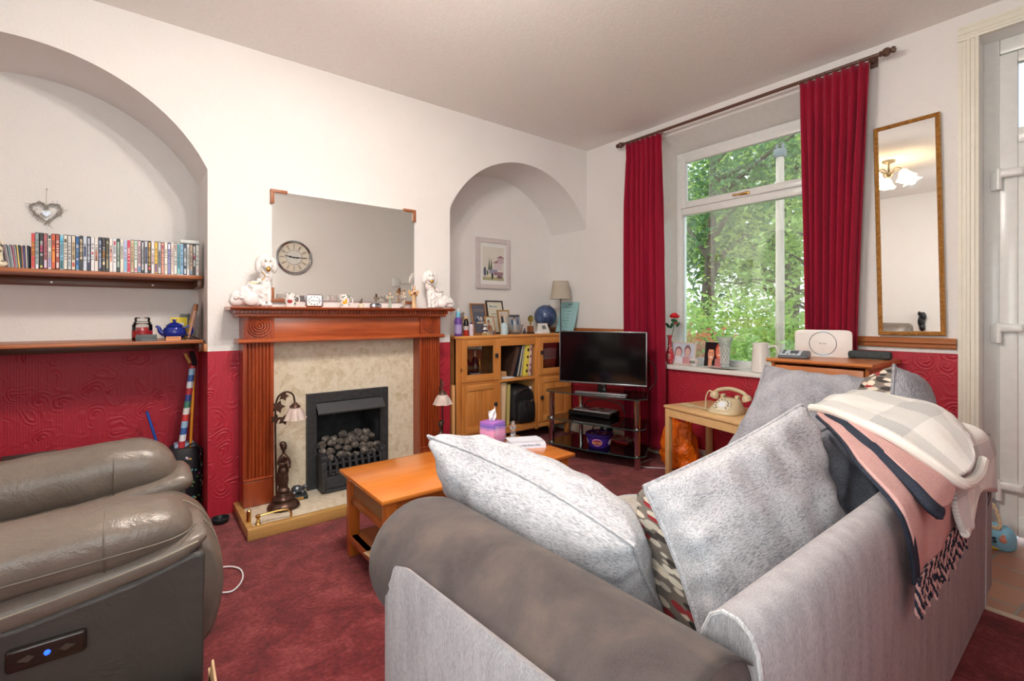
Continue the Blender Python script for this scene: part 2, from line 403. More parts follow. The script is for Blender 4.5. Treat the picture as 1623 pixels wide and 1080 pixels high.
def pillow(corners, th, name, mats, parent=None, n=28, bow=.05, wr=.012, seed=1., piping=None, sag=0., corner_pow=.5, bias=.5):
    A, B, Cc, D = [Vector(c) for c in corners]
    ctr = (A+B+Cc+D)/4; nn = (B-A).cross(D-A).normalized()
    mb = MB(); pts = []; idx = {}
    def base(u, v):
        p = (A*(1-u)+B*u)*(1-v)+(D*(1-u)+Cc*u)*v
        w = bow*((1-(2*u-1)**2)*abs(2*v-1)**3+(1-(2*v-1)**2)*abs(2*u-1)**3)
        return p+(ctr-p)*w + nn*sag*((2*u-1)**2-.5)
    for side in (1, -1):
        for j in range(n+1):
            for i in range(n+1):
                u, v = i/n, j/n
                edge = i in (0, n) or j in (0, n)
                if side < 0 and edge: idx[(side, i, j)] = idx[(1, i, j)]; continue
                h = (max(0, 1-abs(2*u-1)**2.6)*max(0, 1-abs(2*v-1)**2.6))**corner_pow
                p = base(u, v)
                e = min(u, 1-u, v, 1-v)
                k = wr*math.exp(-e*5)*2.2+wr*.5
                q = p*1.0
                wob = noise.noise(Vector((p.x*11+seed, p.y*11, p.z*11+side)))*k*(0 if edge else 1)
                wob += math.sin((u if min(v, 1-v) < min(u, 1-u) else v)*34+seed)*k*.35*math.exp(-e*16)*(0 if edge else 1)
                idx[(side, i, j)] = len(pts); pts.append(q+nn*side*(th*(bias if side > 0 else 1-bias)*h+wob*(.3+h)))
    f1 = []; f2 = []
    for j in range(n):
        for i in range(n):
            f1.append(tuple(idx[(1, a, b)] for a, b in ((i, j), (i+1, j), (i+1, j+1), (i, j+1))))
            f2.append(tuple(idx[(-1, a, b)] for a, b in ((i, j), (i, j+1), (i+1, j+1), (i+1, j))))
    mb.poly(pts, f1+f2, True)
    mb.bm.faces.ensure_lookup_table()
    if isinstance(mats, (list, tuple)) and len(mats) > 1:
        for f in mb.bm.faces[len(f1):]: f.material_index = 1
    o = mb.build(name, mats, parent, sharp=0, recalc=False)
    if piping:
        loop = [base(i/n, 0) for i in range(n)]+[base(1, i/n) for i in range(n)]+[base(1-i/n, 1) for i in range(n)]+[base(0, 1-i/n) for i in range(n)]
        q = MB(); q.tube(loop, .006, 6, loop=True); q.build('piping', piping, o)
    return o
def superring(c, ax, ay, rx, ry, p=2.6, n=28):
    """closed ring in the plane of ax, ay"""
    r = []
    for i in range(n):
        t = 2*PI*i/n; x = math.copysign(abs(math.cos(t))**(2/p), math.cos(t)); y = math.copysign(abs(math.sin(t))**(2/p), math.sin(t))
        r.append(Vector(c)+Vector(ax)*x*rx+Vector(ay)*y*ry)
    return r

# ---------------------------------------------------------------- shared materials
WALL = wallpaper('embossed_wallpaper')
CEIL = mottled('ceiling_paint', [(.3, (236, 233, 230)), (.7, (243, 240, 237))], 60, .9, .15)
CARPET = carpet()
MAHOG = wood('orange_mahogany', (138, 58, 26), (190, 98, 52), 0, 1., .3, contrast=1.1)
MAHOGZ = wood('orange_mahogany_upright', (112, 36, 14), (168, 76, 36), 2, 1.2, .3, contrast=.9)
PINE = wood('pine', (200, 124, 56), (232, 164, 92), 0, .8, .4, True)
PINEZ = wood('pine_upright', (192, 116, 50), (230, 158, 86), 2, .8, .4, True)
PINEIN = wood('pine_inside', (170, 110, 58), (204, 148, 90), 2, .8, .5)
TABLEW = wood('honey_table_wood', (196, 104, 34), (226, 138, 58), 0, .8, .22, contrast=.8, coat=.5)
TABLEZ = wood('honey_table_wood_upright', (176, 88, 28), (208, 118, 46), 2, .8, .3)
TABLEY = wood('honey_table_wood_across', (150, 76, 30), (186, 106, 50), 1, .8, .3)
BEECH = wood('beech', (214, 170, 114), (234, 196, 144), 1, .6, .4, contrast=.6)
BEECHZ = wood('beech_upright', (204, 160, 104), (226, 186, 134), 2, .6, .4, contrast=.6)
SHELFW = wood('shelf_wood', (140, 74, 36), (190, 112, 60), 0, 1., .4)
DARKW = wood('dark_wood', (84, 44, 22), (126, 74, 42), 0, 1., .4)
CHESTW = wood('chest_pine', (168, 92, 44), (206, 128, 70), 1, .8, .35, True)
RAILW = wood('rail_wood', (134, 74, 34), (176, 106, 54), 1, 1., .35)
WHITE = plain((232, 230, 226), .35)
UPVC = plain((226, 226, 224), .25)
CREAMP = plain((226, 222, 208), .4)
BLACK = plain((22, 22, 24), .4)
BLACKG = plain((12, 12, 14), .12)
IRON = mottled('black_iron', [(.3, (30, 30, 33)), (.7, (52, 53, 56))], 40, .5)
CHROME = plain((210, 210, 212), .08, 1.)
BRASS = mottled('brass', [(.3, (190, 150, 84)), (.7, (222, 188, 120))], 20, .22, 0, 1)
GOLD = plain((206, 160, 74), .3, 1.)
BRONZE = mottled('bronze', [(.3, (54, 36, 30)), (.7, (96, 70, 58))], 30, .35, .1, .6)
PORC = plain((226, 222, 220), .12)
MIRR = mirror_mat()
PANE = glassy('window_pane')
CLEAR = glassy('clear_glass', (249, 251, 250), .03)
CRYST = crystal()
SOFAG = fabric('grey_chenille', (150, 148, 150), (206, 205, 208), (90, 420, 90))
SOFAV = fabric('grey_chenille_upright', (134, 130, 133), (184, 180, 184), (520, 520, 90))
CUSHL = fabric('light_grey_cushion_cloth', (128, 128, 135), (198, 197, 202), (380, 45, 380), lo=.38, hi=.56, bump=.25)
CUSHY = fabric('light_grey_cushion_cloth_across', (128, 128, 135), (198, 197, 202), (45, 380, 380), lo=.38, hi=.56, bump=.25)
CUSHM = fabric('mid_grey_cushion_cloth', (106, 106, 114), (168, 167, 174), (340, 340, 60), lo=.38, hi=.56)
CUSHD = fabric('dark_grey_cushion_cloth', (84, 87, 98), (134, 137, 147), (70, 340, 340))
SEATC = fabric('pale_seat_cloth', (150, 146, 140), (192, 188, 182), (60, 260, 60))
SUEDE = suede()
LEAFP = leafprint()
LEATH = leather('taupe_leather', (96, 85, 77), (115, 102, 92), .34)
LEATHD = leather('dark_taupe_leather', (56, 52, 50), (70, 65, 61), .42)
MARB = marble()
PAPER = plain((232, 234, 238), .7)
CARD = mottled('cardboard', [(.3, (176, 140, 104)), (.7, (198, 164, 128))], 25, .8)
RED = plain((178, 30, 44), .3)
# ================================================================ THE ROOM
XW, XE, YS, YN, YB, ZC = -1.262, 3.58, -.5, 3.34, 3.86, 2.855
def arch_z(x, c): return 1.688+math.sqrt(max(0, .882**2-(x-c)**2))
w = MB()
def strip_arch(x0, x1, c):
    n = 40
    for i in range(n):
        a = x0+(x1-x0)*i/n; b = x0+(x1-x0)*(i+1)/n
        za, zb = arch_z(a, c), arch_z(b, c)
        w.quad((a, YN, za), (b, YN, zb), (b, YN, ZC), (a, YN, ZC))
        w.poly([(a, YN, za), (b, YN, zb), (b, YB, zb), (a, YB, za)], [(0, 1, 2, 3)], True)
    w.quad((x0, YB, 0), (x1, YB, 0), (x1, YB, 2.58), (x0, YB, 2.58))
strip_arch(XW, .334, -.464); strip_arch(1.987, XE, 2.7835)
w.quad((.334, YN, 0), (.334, YB, 0), (.334, YB, arch_z(.334, -.464)), (.334, YN, arch_z(.334, -.464)))
w.quad((1.987, YN, 0), (1.987, YB, 0), (1.987, YB, arch_z(1.987, 2.7835)), (1.987, YN, arch_z(1.987, 2.7835)))
# chimney breast with the fire opening
FX0, FX1, FZ0, FZ1 = .90, 1.405, .06, .62
w.quad((.334, YN, 0), (FX0, YN, 0), (FX0, YN, ZC), (.334, YN, ZC)); w.quad((FX1, YN, 0), (1.987, YN, 0), (1.987, YN, ZC), (FX1, YN, ZC))
w.quad((FX0, YN, FZ1), (FX1, YN, FZ1), (FX1, YN, ZC), (FX0, YN, ZC)); w.quad((FX0, YN, 0), (FX1, YN, 0), (FX1, YN, FZ0), (FX0, YN, FZ0))
struct(w.build('wall_north', WALL, sharp=40))
WY0, WY1, WZ0, WZ1 = 1.215, 2.475, .775, 2.735
DY0, DY1, DZ1 = -.43, .477, 2.70
w = MB()
def wq(ya, yb, za, zb): w.quad((XE, ya, za), (XE, yb, za), (XE, yb, zb), (XE, ya, zb))
wq(YS, DY0, 0, ZC); wq(DY0, DY1, DZ1, ZC); wq(DY1, WY0, 0, ZC); wq(WY0, WY1, 0, WZ0); wq(WY0, WY1, WZ1, ZC); wq(WY1, YB, 0, ZC)
# window reveal, widening a little into the room; the soffit slopes
XO = 3.86
w.mi = 1
w.quad((XE, WY1, WZ0), (XO, WY1, WZ0), (XO, WY1, 2.64), (XE, WY1, WZ1)); w.quad((XE, WY0, WZ0), (XO, WY0, WZ0), (XO, WY0, 2.64), (XE, WY0, WZ1))
w.quad((XE, WY0, WZ1), (XE, WY1, WZ1), (XO, WY1, 2.64), (XO, WY0, 2.64)); w.quad((XE, WY0, WZ0), (XE, WY1, WZ0), (XO, WY1, WZ0), (XO, WY0, WZ0))
for q in ((DY0, DY1),):
    w.quad((XE, DY1, 0), (3.74, DY1, 0), (3.74, DY1, DZ1), (XE, DY1, DZ1)); w.quad((XE, DY0, 0), (3.74, DY0, 0), (3.74, DY0, DZ1), (XE, DY0, DZ1)); w.quad((XE, DY0, DZ1), (XE, DY1, DZ1), (3.74, DY1, DZ1), (3.74, DY0, DZ1))
# outer leaf of the wall round window and door
w.mi = 2
for a in ((YS-.3, DY0, 0, 3), (DY0, DY1, DZ1, 3), (DY1, WY0, 0, 3), (WY0, WY1, 0, WZ0), (WY0, WY1, 2.64, 3), (WY1, YB+.3, 0, 3)):
    w.quad((3.9, a[0], a[2]), (3.9, a[1], a[2]), (3.9, a[1], a[3]), (3.9, a[0], a[3]))
STONE = mottled('pale_stone', [(.3, (120, 112, 100)), (.7, (176, 166, 150))], 8, .9, .3)
struct(w.build('wall_east', [WALL, WHITE, STONE], recalc=False))
# rear wall with a broad unseen window added for light, west wall
RX0, RX1, RZ0, RZ1 = -1.0, .85, .85, 2.45
w = MB()
for x0, x1, z0, z1 in ((XW, RX0, 0, ZC), (RX1, XE, 0, ZC), (RX0, RX1, 0, RZ0), (RX0, RX1, RZ1, ZC)):
    w.quad((x0, YS, z0), (x1, YS, z0), (x1, YS, z1), (x0, YS, z1))
w.quad((RX0, YS, RZ0), (RX0, YS-.2, RZ0), (RX0, YS-.2, RZ1), (RX0, YS, RZ1)); w.quad((RX1, YS, RZ0), (RX1, YS-.2, RZ0), (RX1, YS-.2, RZ1), (RX1, YS, RZ1))
w.quad((RX0, YS, RZ0), (RX1, YS, RZ0), (RX1, YS-.2, RZ0), (RX0, YS-.2, RZ0)); w.quad((RX0, YS, RZ1), (RX1, YS, RZ1), (RX1, YS-.2, RZ1), (RX0, YS-.2, RZ1))
struct(w.build('wall_south', WALL))
AY0, AY1, AZ0, AZ1 = -.36, .72, .5, 2.4
w = MB()
for y0, y1, z0, z1 in ((YS, AY0, 0, ZC), (AY1, YB, 0, ZC), (AY0, AY1, 0, AZ0), (AY0, AY1, AZ1, ZC)): w.quad((XW, y0, z0), (XW, y1, z0), (XW, y1, z1), (XW, y0, z1))
w.quad((XW, AY0, AZ0), (XW-.2, AY0, AZ0), (XW-.2, AY0, AZ1), (XW, AY0, AZ1)); w.quad((XW, AY1, AZ0), (XW-.2, AY1, AZ0), (XW-.2, AY1, AZ1), (XW, AY1, AZ1))
w.quad((XW, AY0, AZ0), (XW, AY1, AZ0), (XW-.2, AY1, AZ0), (XW-.2, AY0, AZ0)); w.quad((XW, AY0, AZ1), (XW, AY1, AZ1), (XW-.2, AY1, AZ1), (XW-.2, AY0, AZ1))
struct(w.build('wall_west', WALL))
aw = thing('added_window_3', (XW-.12, (AY0+AY1)/2, AZ0), 'unseen white framed window added to the west wall for daylight, left of view', 'window'); struct(aw)  # west window out of view, added to let in more light
w = MB(); wd = (AY1-AY0)/2; hh = AZ1-AZ0
for y in (-wd, -.025, wd-.05): w.box(-.03, y, 0, .03, y+.05, hh, .004)
w.box(-.029, -wd, 0, .029, wd, .05, .004); w.box(-.029, -wd, hh-.05, .029, wd, hh, .004); w.build('frame', UPVC, aw)
w = MB(); w.box(-.002, -wd, .02, .002, wd, hh-.02); w.build('pane', PANE, aw)
w = MB(); w.box(XW, .9, .955, XW+.09, 2.6, .985, .004); struct(w.build('trim_5', RAILW))
w = MB(); w.box(XW-.1, YS-.1, ZC, 3.9, YB+.1, ZC+.1); struct(w.build('ceiling', CEIL))
TX, TY = 2.725, .66
w = MB(); w.box(XW-.05, YS-.05, -.06, TX, YB+.05, 0); w.box(TX, TY, -.06, XE, YB+.05, 0); struct(w.build('floor', CARPET))
w = MB(); w.box(TX+.03, YS-.05, -.06, 3.9, TY-.03, -.004); struct(w.build('floor', tiles()))
w = MB(); w.box(TX, YS, -.05, TX+.03, TY, .004); w.box(TX, TY-.03, -.05, XE, TY, .004); struct(w.build('trim_1', plain((206, 188, 166), .5)))
# rails and baseboards
def rail_profile(d): return [(0, -.03), (d*.5, -.03), (d*.6, -.022), (d*.6, -.008), (d, 0), (d, .018), (d*.7, .03), (0, .03)]
w = MB()
for ya, yb in ((.568, 1.08), (2.48, YB)):
    w.prism([(XE-a, 1.04+b) for a, b in rail_profile(.03)], 1, ya, yb)
struct(w.build('trim_2', RAILW))
w = MB(); w.box(.334-.018, YN+.004, .985, .334, YB, 1.03, .004); struct(w.build('trim_3', wood('rail_wood_pale', (168, 108, 66), (196, 138, 92), 1)))
bs = [(0, 0), (.018, 0), (.018, .09), (.012, .105), (.006, .12), (0, .12)]
w = MB(); w.prism([(XE-a, b) for a, b in bs], 1, .70, YB); struct(w.build('baseboard_east', CREAMP))
w = MB(); w.prism([(YB-a, b) for a, b in bs], 0, 1.987, 3.56); struct(w.build('baseboard_north', CREAMP))
w = MB(); w.prism([(YS+a, b) for a, b in bs], 0, XW, 2.7); struct(w.build('baseboard_south', CREAMP))

# window
wi = thing('window_1', (3.86, 1.845, WZ0), 'white framed window with top-opening light between the red curtains', 'window'); struct(wi)
w = MB(); hw = .63; ht = 1.865; t = .055
w.box(-.035, -hw, 0, .035, -hw+t, ht, .004); w.box(-.035, hw-t, 0, .035, hw, ht, .004); w.box(-.034, -hw+t, 0, .034, hw-t, t, .004); w.box(-.034, -hw+t, ht-t, .034, hw-t, ht, .004)
zt = 1.31; w.box(-.034, -hw+t, zt, .034, hw-t, zt+.075, .004); w.build('frame', UPVC, wi)
w = MB(); a = hw-t+.012; z0 = zt+.06; z1 = ht-t+.012
w.box(-.055, -a, z0, -.012, -a+.055, z1, .004); w.box(-.055, a-.055, z0, -.012, a, z1, .004); w.box(-.054, -a+.055, z0, -.013, a-.055, z0+.055, .004); w.box(-.054, -a+.055, z1-.055, -.013, a-.055, z1, .004)
sh = w.build('sash', UPVC, wi)
w = MB(); w.box(-.012, -a+.05, z0+.05, -.008, a-.05, z1-.05); w.build('pane', PANE, sh)
w = MB(); w.box(-.068, -.03, z0+.012, -.055, .05, z0+.034, .004); w.box(-.085, -.01, z0+.016, -.068, .1, z0+.028, .004); w.build('handle', BRASS, sh)
w = MB(); w.box(.0, -hw+t-.01, t-.01, .004, hw-t+.01, zt+.01); w.build('pane', PANE, wi)
w = MB(); w.box(-.315, -hw, -.03, -.035, hw, .004, .006); w.build('window_sill', WHITE, wi)
# added rear window, out of view, a source of fill daylight
rw = thing('added_window_2', ((RX0+RX1)/2, YS-.12, RZ0), 'unseen wide white framed window added behind the camera for daylight', 'window'); struct(rw)
w = MB(); wd = (RX1-RX0)/2; hh = RZ1-RZ0
for x in (-wd, -wd/3-.025, wd/3-.025, wd-.05): w.box(x, -.03, 0, x+.05, .03, hh, .004)
w.box(-wd, -.029, 0, wd, .029, .05, .004); w.box(-wd, -.029, hh-.05, wd, .029, hh, .004); w.build('frame', UPVC, rw)
w = MB(); w.box(-wd, -.002, .02, wd, .002, hh-.02); w.build('pane', PANE, rw)

# door and its architrave
w = MB()
prof = [(0, 0), (.028, 0), (.03, .012), (.02, .02), (.02, .032), (.026, .036), (.026, .048), (.018, .052), (.018, .064), (.014, .072), (.014, .085), (0, .085)]
w.prism([(XE-a, DY1+.0+b) for a, b in prof], 2, 0, DZ1+.02); w.prism([(XE-a, DY0-b) for a, b in prof], 2, 0, DZ1+.02)
def P13(p): return [(XE-a, DZ1+b) for a, b in p]
w.prism(P13(prof), 1, DY0-.085, DY1+.085)
struct(w.build('trim_4', CREAMP, sharp=20))
dr = thing('door_1', (3.74, .42, 0), 'white panelled door with a glazed top light and heavy hinges', 'door'); struct(dr)
w = MB(); w.box(-.035, -.005, 0, .03, .062, 2.71, .005); w.box(-.035, -.85, 2.62, .03, -.005, 2.70, .005); w.box(-.035, -.85, 0, .03, -.80, 2.62, .005)
w.build('door_frame', UPVC, dr)
w = MB(); L0, L1 = -.0045, -.795
w.box(-.05, -.075, .02, -.005, L0, 2.61, .006); w.box(-.05, L1, .02, -.005, L1+.06, 2.61, .006)
w.box(-.049, L1+.06, .02, -.006, -.075, .13, .004); w.box(-.049, L1+.06, 2.55, -.006, -.075, 2.61, .004)
w.box(-.049, L1+.06, 2.12, -.006, -.075, 2.2, .004)
w.box(-.04, L1+.06, .13, -.012, -.075, 2.12); 
for z0, z1 in ((.2, .98), (1.1, 2.05)):
    for y0, y1 in ((L1+.12, -.47), (-.42, -.14)): w.box(-.05, y0, z0, -.03, y1, z1, .012)
w.build('door_leaf', UPVC, dr)
w = MB(); w.box(-.03, L1+.06, 2.2, -.025, -.075, 2.55); w.build('pane', glassy('frosted_top_light', (236, 240, 244), .15), dr)
for z in (.25, 1.10, 1.93):
    w = MB(); w.cyl((-.07, -.005, z-.05), (-.07, -.005, z+.06), .013); w.box(-.085, -.1, z+.01, -.05, -.005, z+.055, .012, 3); w.box(-.06, -.005, z-.05, -.034, .03, z+.05, .006)
    w.build('hinge', UPVC, dr)

# ================================================================ outside
OUT = mottled('grass_ground', [(.3, (60, 84, 36)), (.7, (104, 130, 60))], 3, 1., .4)
w = MB(); w.poly([(3.9, -30, -.5), (60, -30, -1.5), (60, 60, -1.5), (3.9, 60, -.5)], [(0, 1, 2, 3)]); o = struct(w.build('ground', OUT))
BARK = mottled('bark', [(.3, (74, 66, 56)), (.7, (120, 110, 96))], 12, .95, .5)
def leafmat(name, a, b):
    n = N(name); f = n.noise(n.coord(), 1.2, 3, .6); g = n.noise(n.coord(), 14, 1)
    n.col(n.ramp(n.math('ADD', n.math('MULTIPLY', f, .6), n.math('MULTIPLY', g, .4)), [(.32, rgb(*a)), (.66, rgb(*b))])); n.set(Roughness=.5)
    n.b.inputs['Transmission Weight'].default_value = 0
    tl = n.add('ShaderNodeBsdfTranslucent'); tl.inputs[0].default_value = rgb(*b)
    mx = n.add('ShaderNodeMixShader'); mx.inputs[0].default_value = .5; n.l.new(n.b.outputs[0], mx.inputs[1]); n.l.new(tl.outputs[0], mx.inputs[2])
    n.l.new(mx.outputs[0], n.n['Material Output'].inputs[0]); return n.m
LEAFA = leafmat('bright_leaves', (98, 132, 62), (190, 214, 128)); LEAFB = leafmat('deep_leaves', (48, 78, 52), (112, 148, 96)); LEAFR = leafmat('russet_leaves', (150, 80, 60), (210, 140, 100))
def tree(x, y, h, rad, nl, mat, label, seed, zlow=1.0, lean=0., tr=.16, base=-.9, sz=.16, branches=9, cat='tree', grp=None, name='leafy_tree'):
    r = random.Random(seed); t = thing(name, (x, y, base), label, cat, grp)
    w = MB(); top = Vector((lean, lean*.5, h*.8))
    tr_pts = [Vector((lean*k*k+.12*math.sin(3*k+seed), lean*.5*k*k+.1*math.cos(4*k), h*.82*k)) for k in [i/8 for i in range(9)]]
    if tr: w.tube(tr_pts, [tr*(1-.8*i/8) for i in range(9)], 9)
    ends = []
    for b in range(branches):
        k = .3+.65*b/branches; p = spline(tr_pts, k); an = r.uniform(0, 6.28); L = rad*r.uniform(.6, 1.)
        q = p+Vector((math.cos(an)*L, math.sin(an)*L, L*r.uniform(.2, .8))); m = (p+q)/2+Vector((r.uniform(-.2, .2), r.uniform(-.2, .2), .15))
        if tr: w.tube(smoothpath([p, m, q], 6), [tr*.42*(1-.15*i) for i in range(6)], 6)
        ends += [q, m, (q+m)/2]
    if tr: w.build('trunk', BARK, t)
    ends += tr_pts[5:]
    w = MB(); pts = []; fs = []
    cl = [(e+Vector((r.gauss(0, rad*.3), r.gauss(0, rad*.3), r.gauss(0, rad*.25)))) for e in ends for _ in range(3)]
    for i in range(nl):
        c = r.choice(cl); rr = rad*.27
        p = c+Vector((r.gauss(0, rr), r.gauss(0, rr), r.gauss(0, rr*.6)))
        if p.z < zlow: p.z = zlow+r.random()*.6
        s = sz*r.uniform(.6, 1.3); u = Vector((r.gauss(0, 1), r.gauss(0, 1), r.gauss(0, .5))).normalized(); v = u.cross(Vector((r.gauss(0, 1), r.gauss(0, 1), r.gauss(0, 1)))).normalized()
        k = len(pts); pts += [p-u*s*.5, p+v*s*.28-u*s*.1, p+u*s*.5, p-v*s*.28-u*s*.1]; fs.append((k, k+1, k+2, k+3))
    w.poly(pts, fs); w.build('foliage', mat, t, recalc=False, sharp=0); return t
tree(11.2, 6.3, 8.2, 2.3, 5200, LEAFB, 'dark green tree nearest the left edge of the window view', 3, 1.2, .3, .2)
tree(15.5, 8.8, 11, 2.8, 5000, LEAFA, 'bright green tall tree with forked branches, left of the wooden pole', 5, .8, -.4, .24, sz=.22)
tree(15.5, 6.3, 10.5, 2.6, 4200, LEAFA, 'bright green tree whose trunk stands close behind the wooden pole', 8, .8, .3, .22, sz=.22)
tree(19.5, 13.5, 13, 3.6, 4200, LEAFB, 'large deep green tree at the very back on the left', 11, .5, .3, .3, sz=.34)
tree(23, 9.0, 13, 3.8, 3400, LEAFA, 'tall pale green tree at the very back on the right', 12, .5, -.3, .3, sz=.34)
tree(12.5, 4.5, 7., 1.6, 2400, LEAFA, 'slim bright tree right of the wooden pole', 14, .6, .2, .1)
tree(8.4, 5.1, 2.5, 1.0, 2600, LEAFA, 'light green bush below the dark tree, seen low in the left of the window', 21, .1, 0, 0, sz=.11, branches=8, cat='bush', name='leafy_bush')
tree(10.6, 5.3, 2.4, 1.3, 2600, LEAFA, 'light green bush low in the middle of the window view', 22, .1, 0, 0, sz=.13, branches=8, cat='bush', name='leafy_bush')
tree(10.4, 4.1, 2.1, .9, 2200, LEAFA, 'light green bush low beside the foot of the wooden pole', 23, .1, 0, 0, sz=.12, branches=8, cat='bush', name='leafy_bush')
tree(7.2, 4.45, 2.3, .4, 380, LEAFR, 'small russet-leaved shrub at the lower left of the window view', 24, 1.2, 0, 0, sz=.1, branches=5, cat='bush', name='leafy_bush')
pt = thing('utility_pole', (9.0, 3.76, -1.), 'tall pale wooden utility pole standing among the trees outside', 'pole')
w = MB(); w.cyl((0, 0, 0), (0, 0, 5.0), .078, .066, 16); w.build('shaft', wood('weathered_pole', (182, 160, 146), (222, 202, 188), 2, .6, .8), pt)
w = MB(); w.box(-.07, -.09, 5.0, .07, .09, 5.15, .02); w.cyl((0, -.05, 5.14), (0, -.05, 5.24), .02); w.cyl((0, .05, 5.14), (0, .05, 5.24), .02); w.build('pole_cap', plain((120, 124, 126), .5), pt)
w = MB(); w.tube([(9.0, 3.84, 4.05), (8, 5.6, 3.6), (7, 9, 3.3)], .008, 5); tag(w.build('overhead_cable', plain((90, 92, 96), .6)), 'thin grey overhead cable running left from the wooden utility pole', 'cable')

# ================================================================ FIREPLACE
XC = 1.155
he = thing('hearth', (XC, 3.1, 0), 'cream marble hearth slab edged with a brass and wood fender', 'hearth')
w = MB(); w.box(-.67, -.22, 0, .67, .236, .058, .004); w.build('slab', marble('hearth_marble'), he)
BR2 = wood('fender_brass', (176, 132, 74), (206, 164, 100), 0, .7, .22)
w = MB(); w.box(-.69, -.243, 0, .69, -.2, .062, .004); w.box(-.69, -.2, 0, -.655, .236, .062, .004); w.box(.655, -.2, 0, .69, .236, .062, .004); w.build('fender', BR2, he)
w = MB(); pts = [(-.63, -.19, .062), (-.63, -.19, .1)]; w.lathe([(.014, 0), (.008, .008), (.012, .016), (.006, .026), (.013, .036), (.013, .046), (.006, .052)], (-.63, -.19, .062), 14)
w.tube(smoothpath([(-.63, -.19, .105), (-.53, -.195, .112), (-.475, -.2, .106), (-.465, -.2, .085), (-.465, -.2, .062)], 16), .006, 8); w.lathe([(.012, 0), (.012, .06), (.004, .07)], (-.665, -.13, .062), 14); w.build('rail', BRASS, he)

su = thing('fireplace_surround', (XC, 3.34, .06), 'carved orange-brown wooden mantelpiece with fluted pilasters and round rosettes', 'mantelpiece')
def yy(y): return y-3.34
for sgn, nm in ((-1, 'L'), (1, 'R')):
    w = MB(); x0, x1 = (-.658, -.492) if sgn < 0 else (.492, .658)
    # fluted pilaster
    out = [(x0, yy(3.339)), (x0, yy(3.2))]
    n = 7; ww = (x1-x0-.03)/n
    out.append((x0+.015, yy(3.2)))
    for i in range(n):
        a = x0+.015+i*ww
        out += [(a+ww*.2, yy(3.2)), (a+ww*.32, yy(3.208)), (a+ww*.5, yy(3.212)), (a+ww*.68, yy(3.208)), (a+ww*.8, yy(3.2))]
    out += [(x1-.015, yy(3.2)), (x1, yy(3.2)), (x1, yy(3.339))]
    w.prism(out, 2, .165, .985)
    w.box(x0, yy(3.339), 0, x1, yy(3.195), .15, .003); w.prism([(yy(3.2), .15), (yy(3.192), .155), (yy(3.192), .16), (yy(3.2), .166), (yy(3.3), .166), (yy(3.3), .15)], 0, x0, x1)
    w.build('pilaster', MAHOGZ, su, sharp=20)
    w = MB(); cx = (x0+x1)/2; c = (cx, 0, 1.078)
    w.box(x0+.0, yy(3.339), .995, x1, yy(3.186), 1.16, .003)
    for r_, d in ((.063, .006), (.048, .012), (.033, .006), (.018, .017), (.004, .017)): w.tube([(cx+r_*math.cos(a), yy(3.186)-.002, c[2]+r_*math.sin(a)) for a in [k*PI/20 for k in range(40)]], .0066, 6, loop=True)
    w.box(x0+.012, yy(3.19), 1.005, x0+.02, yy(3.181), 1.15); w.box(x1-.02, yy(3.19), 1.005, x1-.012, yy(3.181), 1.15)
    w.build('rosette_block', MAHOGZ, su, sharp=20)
w = MB(); w.box(-.492, yy(3.339), .985, .492, yy(3.2), 1.16, .003); w.build('frieze', MAHOG, su)
w = MB()
w.prism([(yy(3.339), .972), (yy(3.18), .972), (yy(3.168), .98), (yy(3.168), .99), (yy(3.18), .998), (yy(3.339), .998)], 0, -.685, .685)
w.prism([(yy(3.339), 1.108+.02), (yy(3.17), 1.128), (yy(3.155), 1.136), (yy(3.155), 1.148), (yy(3.165), 1.16), (yy(3.339), 1.16)], 0, -.69, .69)
w.build('moulding', MAHOG, su, sharp=20)
w = MB(); w.box(-.705, yy(3.339), 1.148, .705, yy(3.15), 1.172, .002)
k = -.70
while k < .70: w.box(k, yy(3.152), 1.15, k+.012, yy(3.138), 1.168); k += .02
w.build('dentil_band', MAHOGZ, su)
w = MB(); w.prism([(yy(3.339), 1.17), (yy(3.125), 1.17), (yy(3.108), 1.176), (yy(3.1), 1.184), (yy(3.1), 1.19), (yy(3.339), 1.19)], 0, -.735, .735); w.build('mantel_shelf', MAHOG, su, sharp=20)
mp = thing('marble_back_panel', (XC, 3.32, .06), 'cream fossil marble panel framing the fire within the mantelpiece', 'panel')
w = MB()
for x0, x1, z0, z1 in ((-.49, -.255, 0, .98), (.25, .49, 0, .98), (-.255, .25, .56, .98)): w.box(x0, -.02, z0, x1, .018, z1)
w.build('slab', MARB, mp)

fi = thing('gas_fire', (XC, 3.3, .06), 'black inset gas fire with hood, coals and cast basket front', 'fireplace')
w = MB(); fo = [(-.28, 0), (-.28, .625), (.275, .625), (.275, 0), (.215, 0), (.215, .565), (-.22, .565), (-.22, 0)]
w.prism(fo, 1, -.035, -.002); w.build('frame', IRON, fi)
w = MB(); w.prism([(-.03, .56), (-.085, .50), (-.08, .49), (-.02, .51), (-.01, .56)], 0, -.225, .232)
w.poly([(-.225, -.03, .56), (-.225, -.085, .5), (-.225, -.02, .48)], [(0, 1, 2)]); w.build('hood', plain((58, 60, 64), .4), fi)
SOOT = mottled('sooty_back', [(.35, (20, 20, 22)), (.6, (50, 50, 54)), (.75, (120, 122, 130))], 7, .8)
w = MB(); w.poly([(-.24, -.03, .02), (.235, -.03, .02), (.235, -.03, .56), (-.24, -.03, .56), (-.16, .2, .02), (.16, .2, .02), (.16, .2, .56), (-.16, .2, .56)], [(0, 4, 7, 3), (1, 5, 6, 2), (4, 5, 6, 7), (3, 7, 6, 2), (0, 1, 5, 4)]); w.build('firebox', SOOT, fi)
COALM = mottled('coal', [(.3, (44, 40, 38)), (.55, (92, 84, 78)), (.75, (150, 142, 134))], 30, .9, .5)
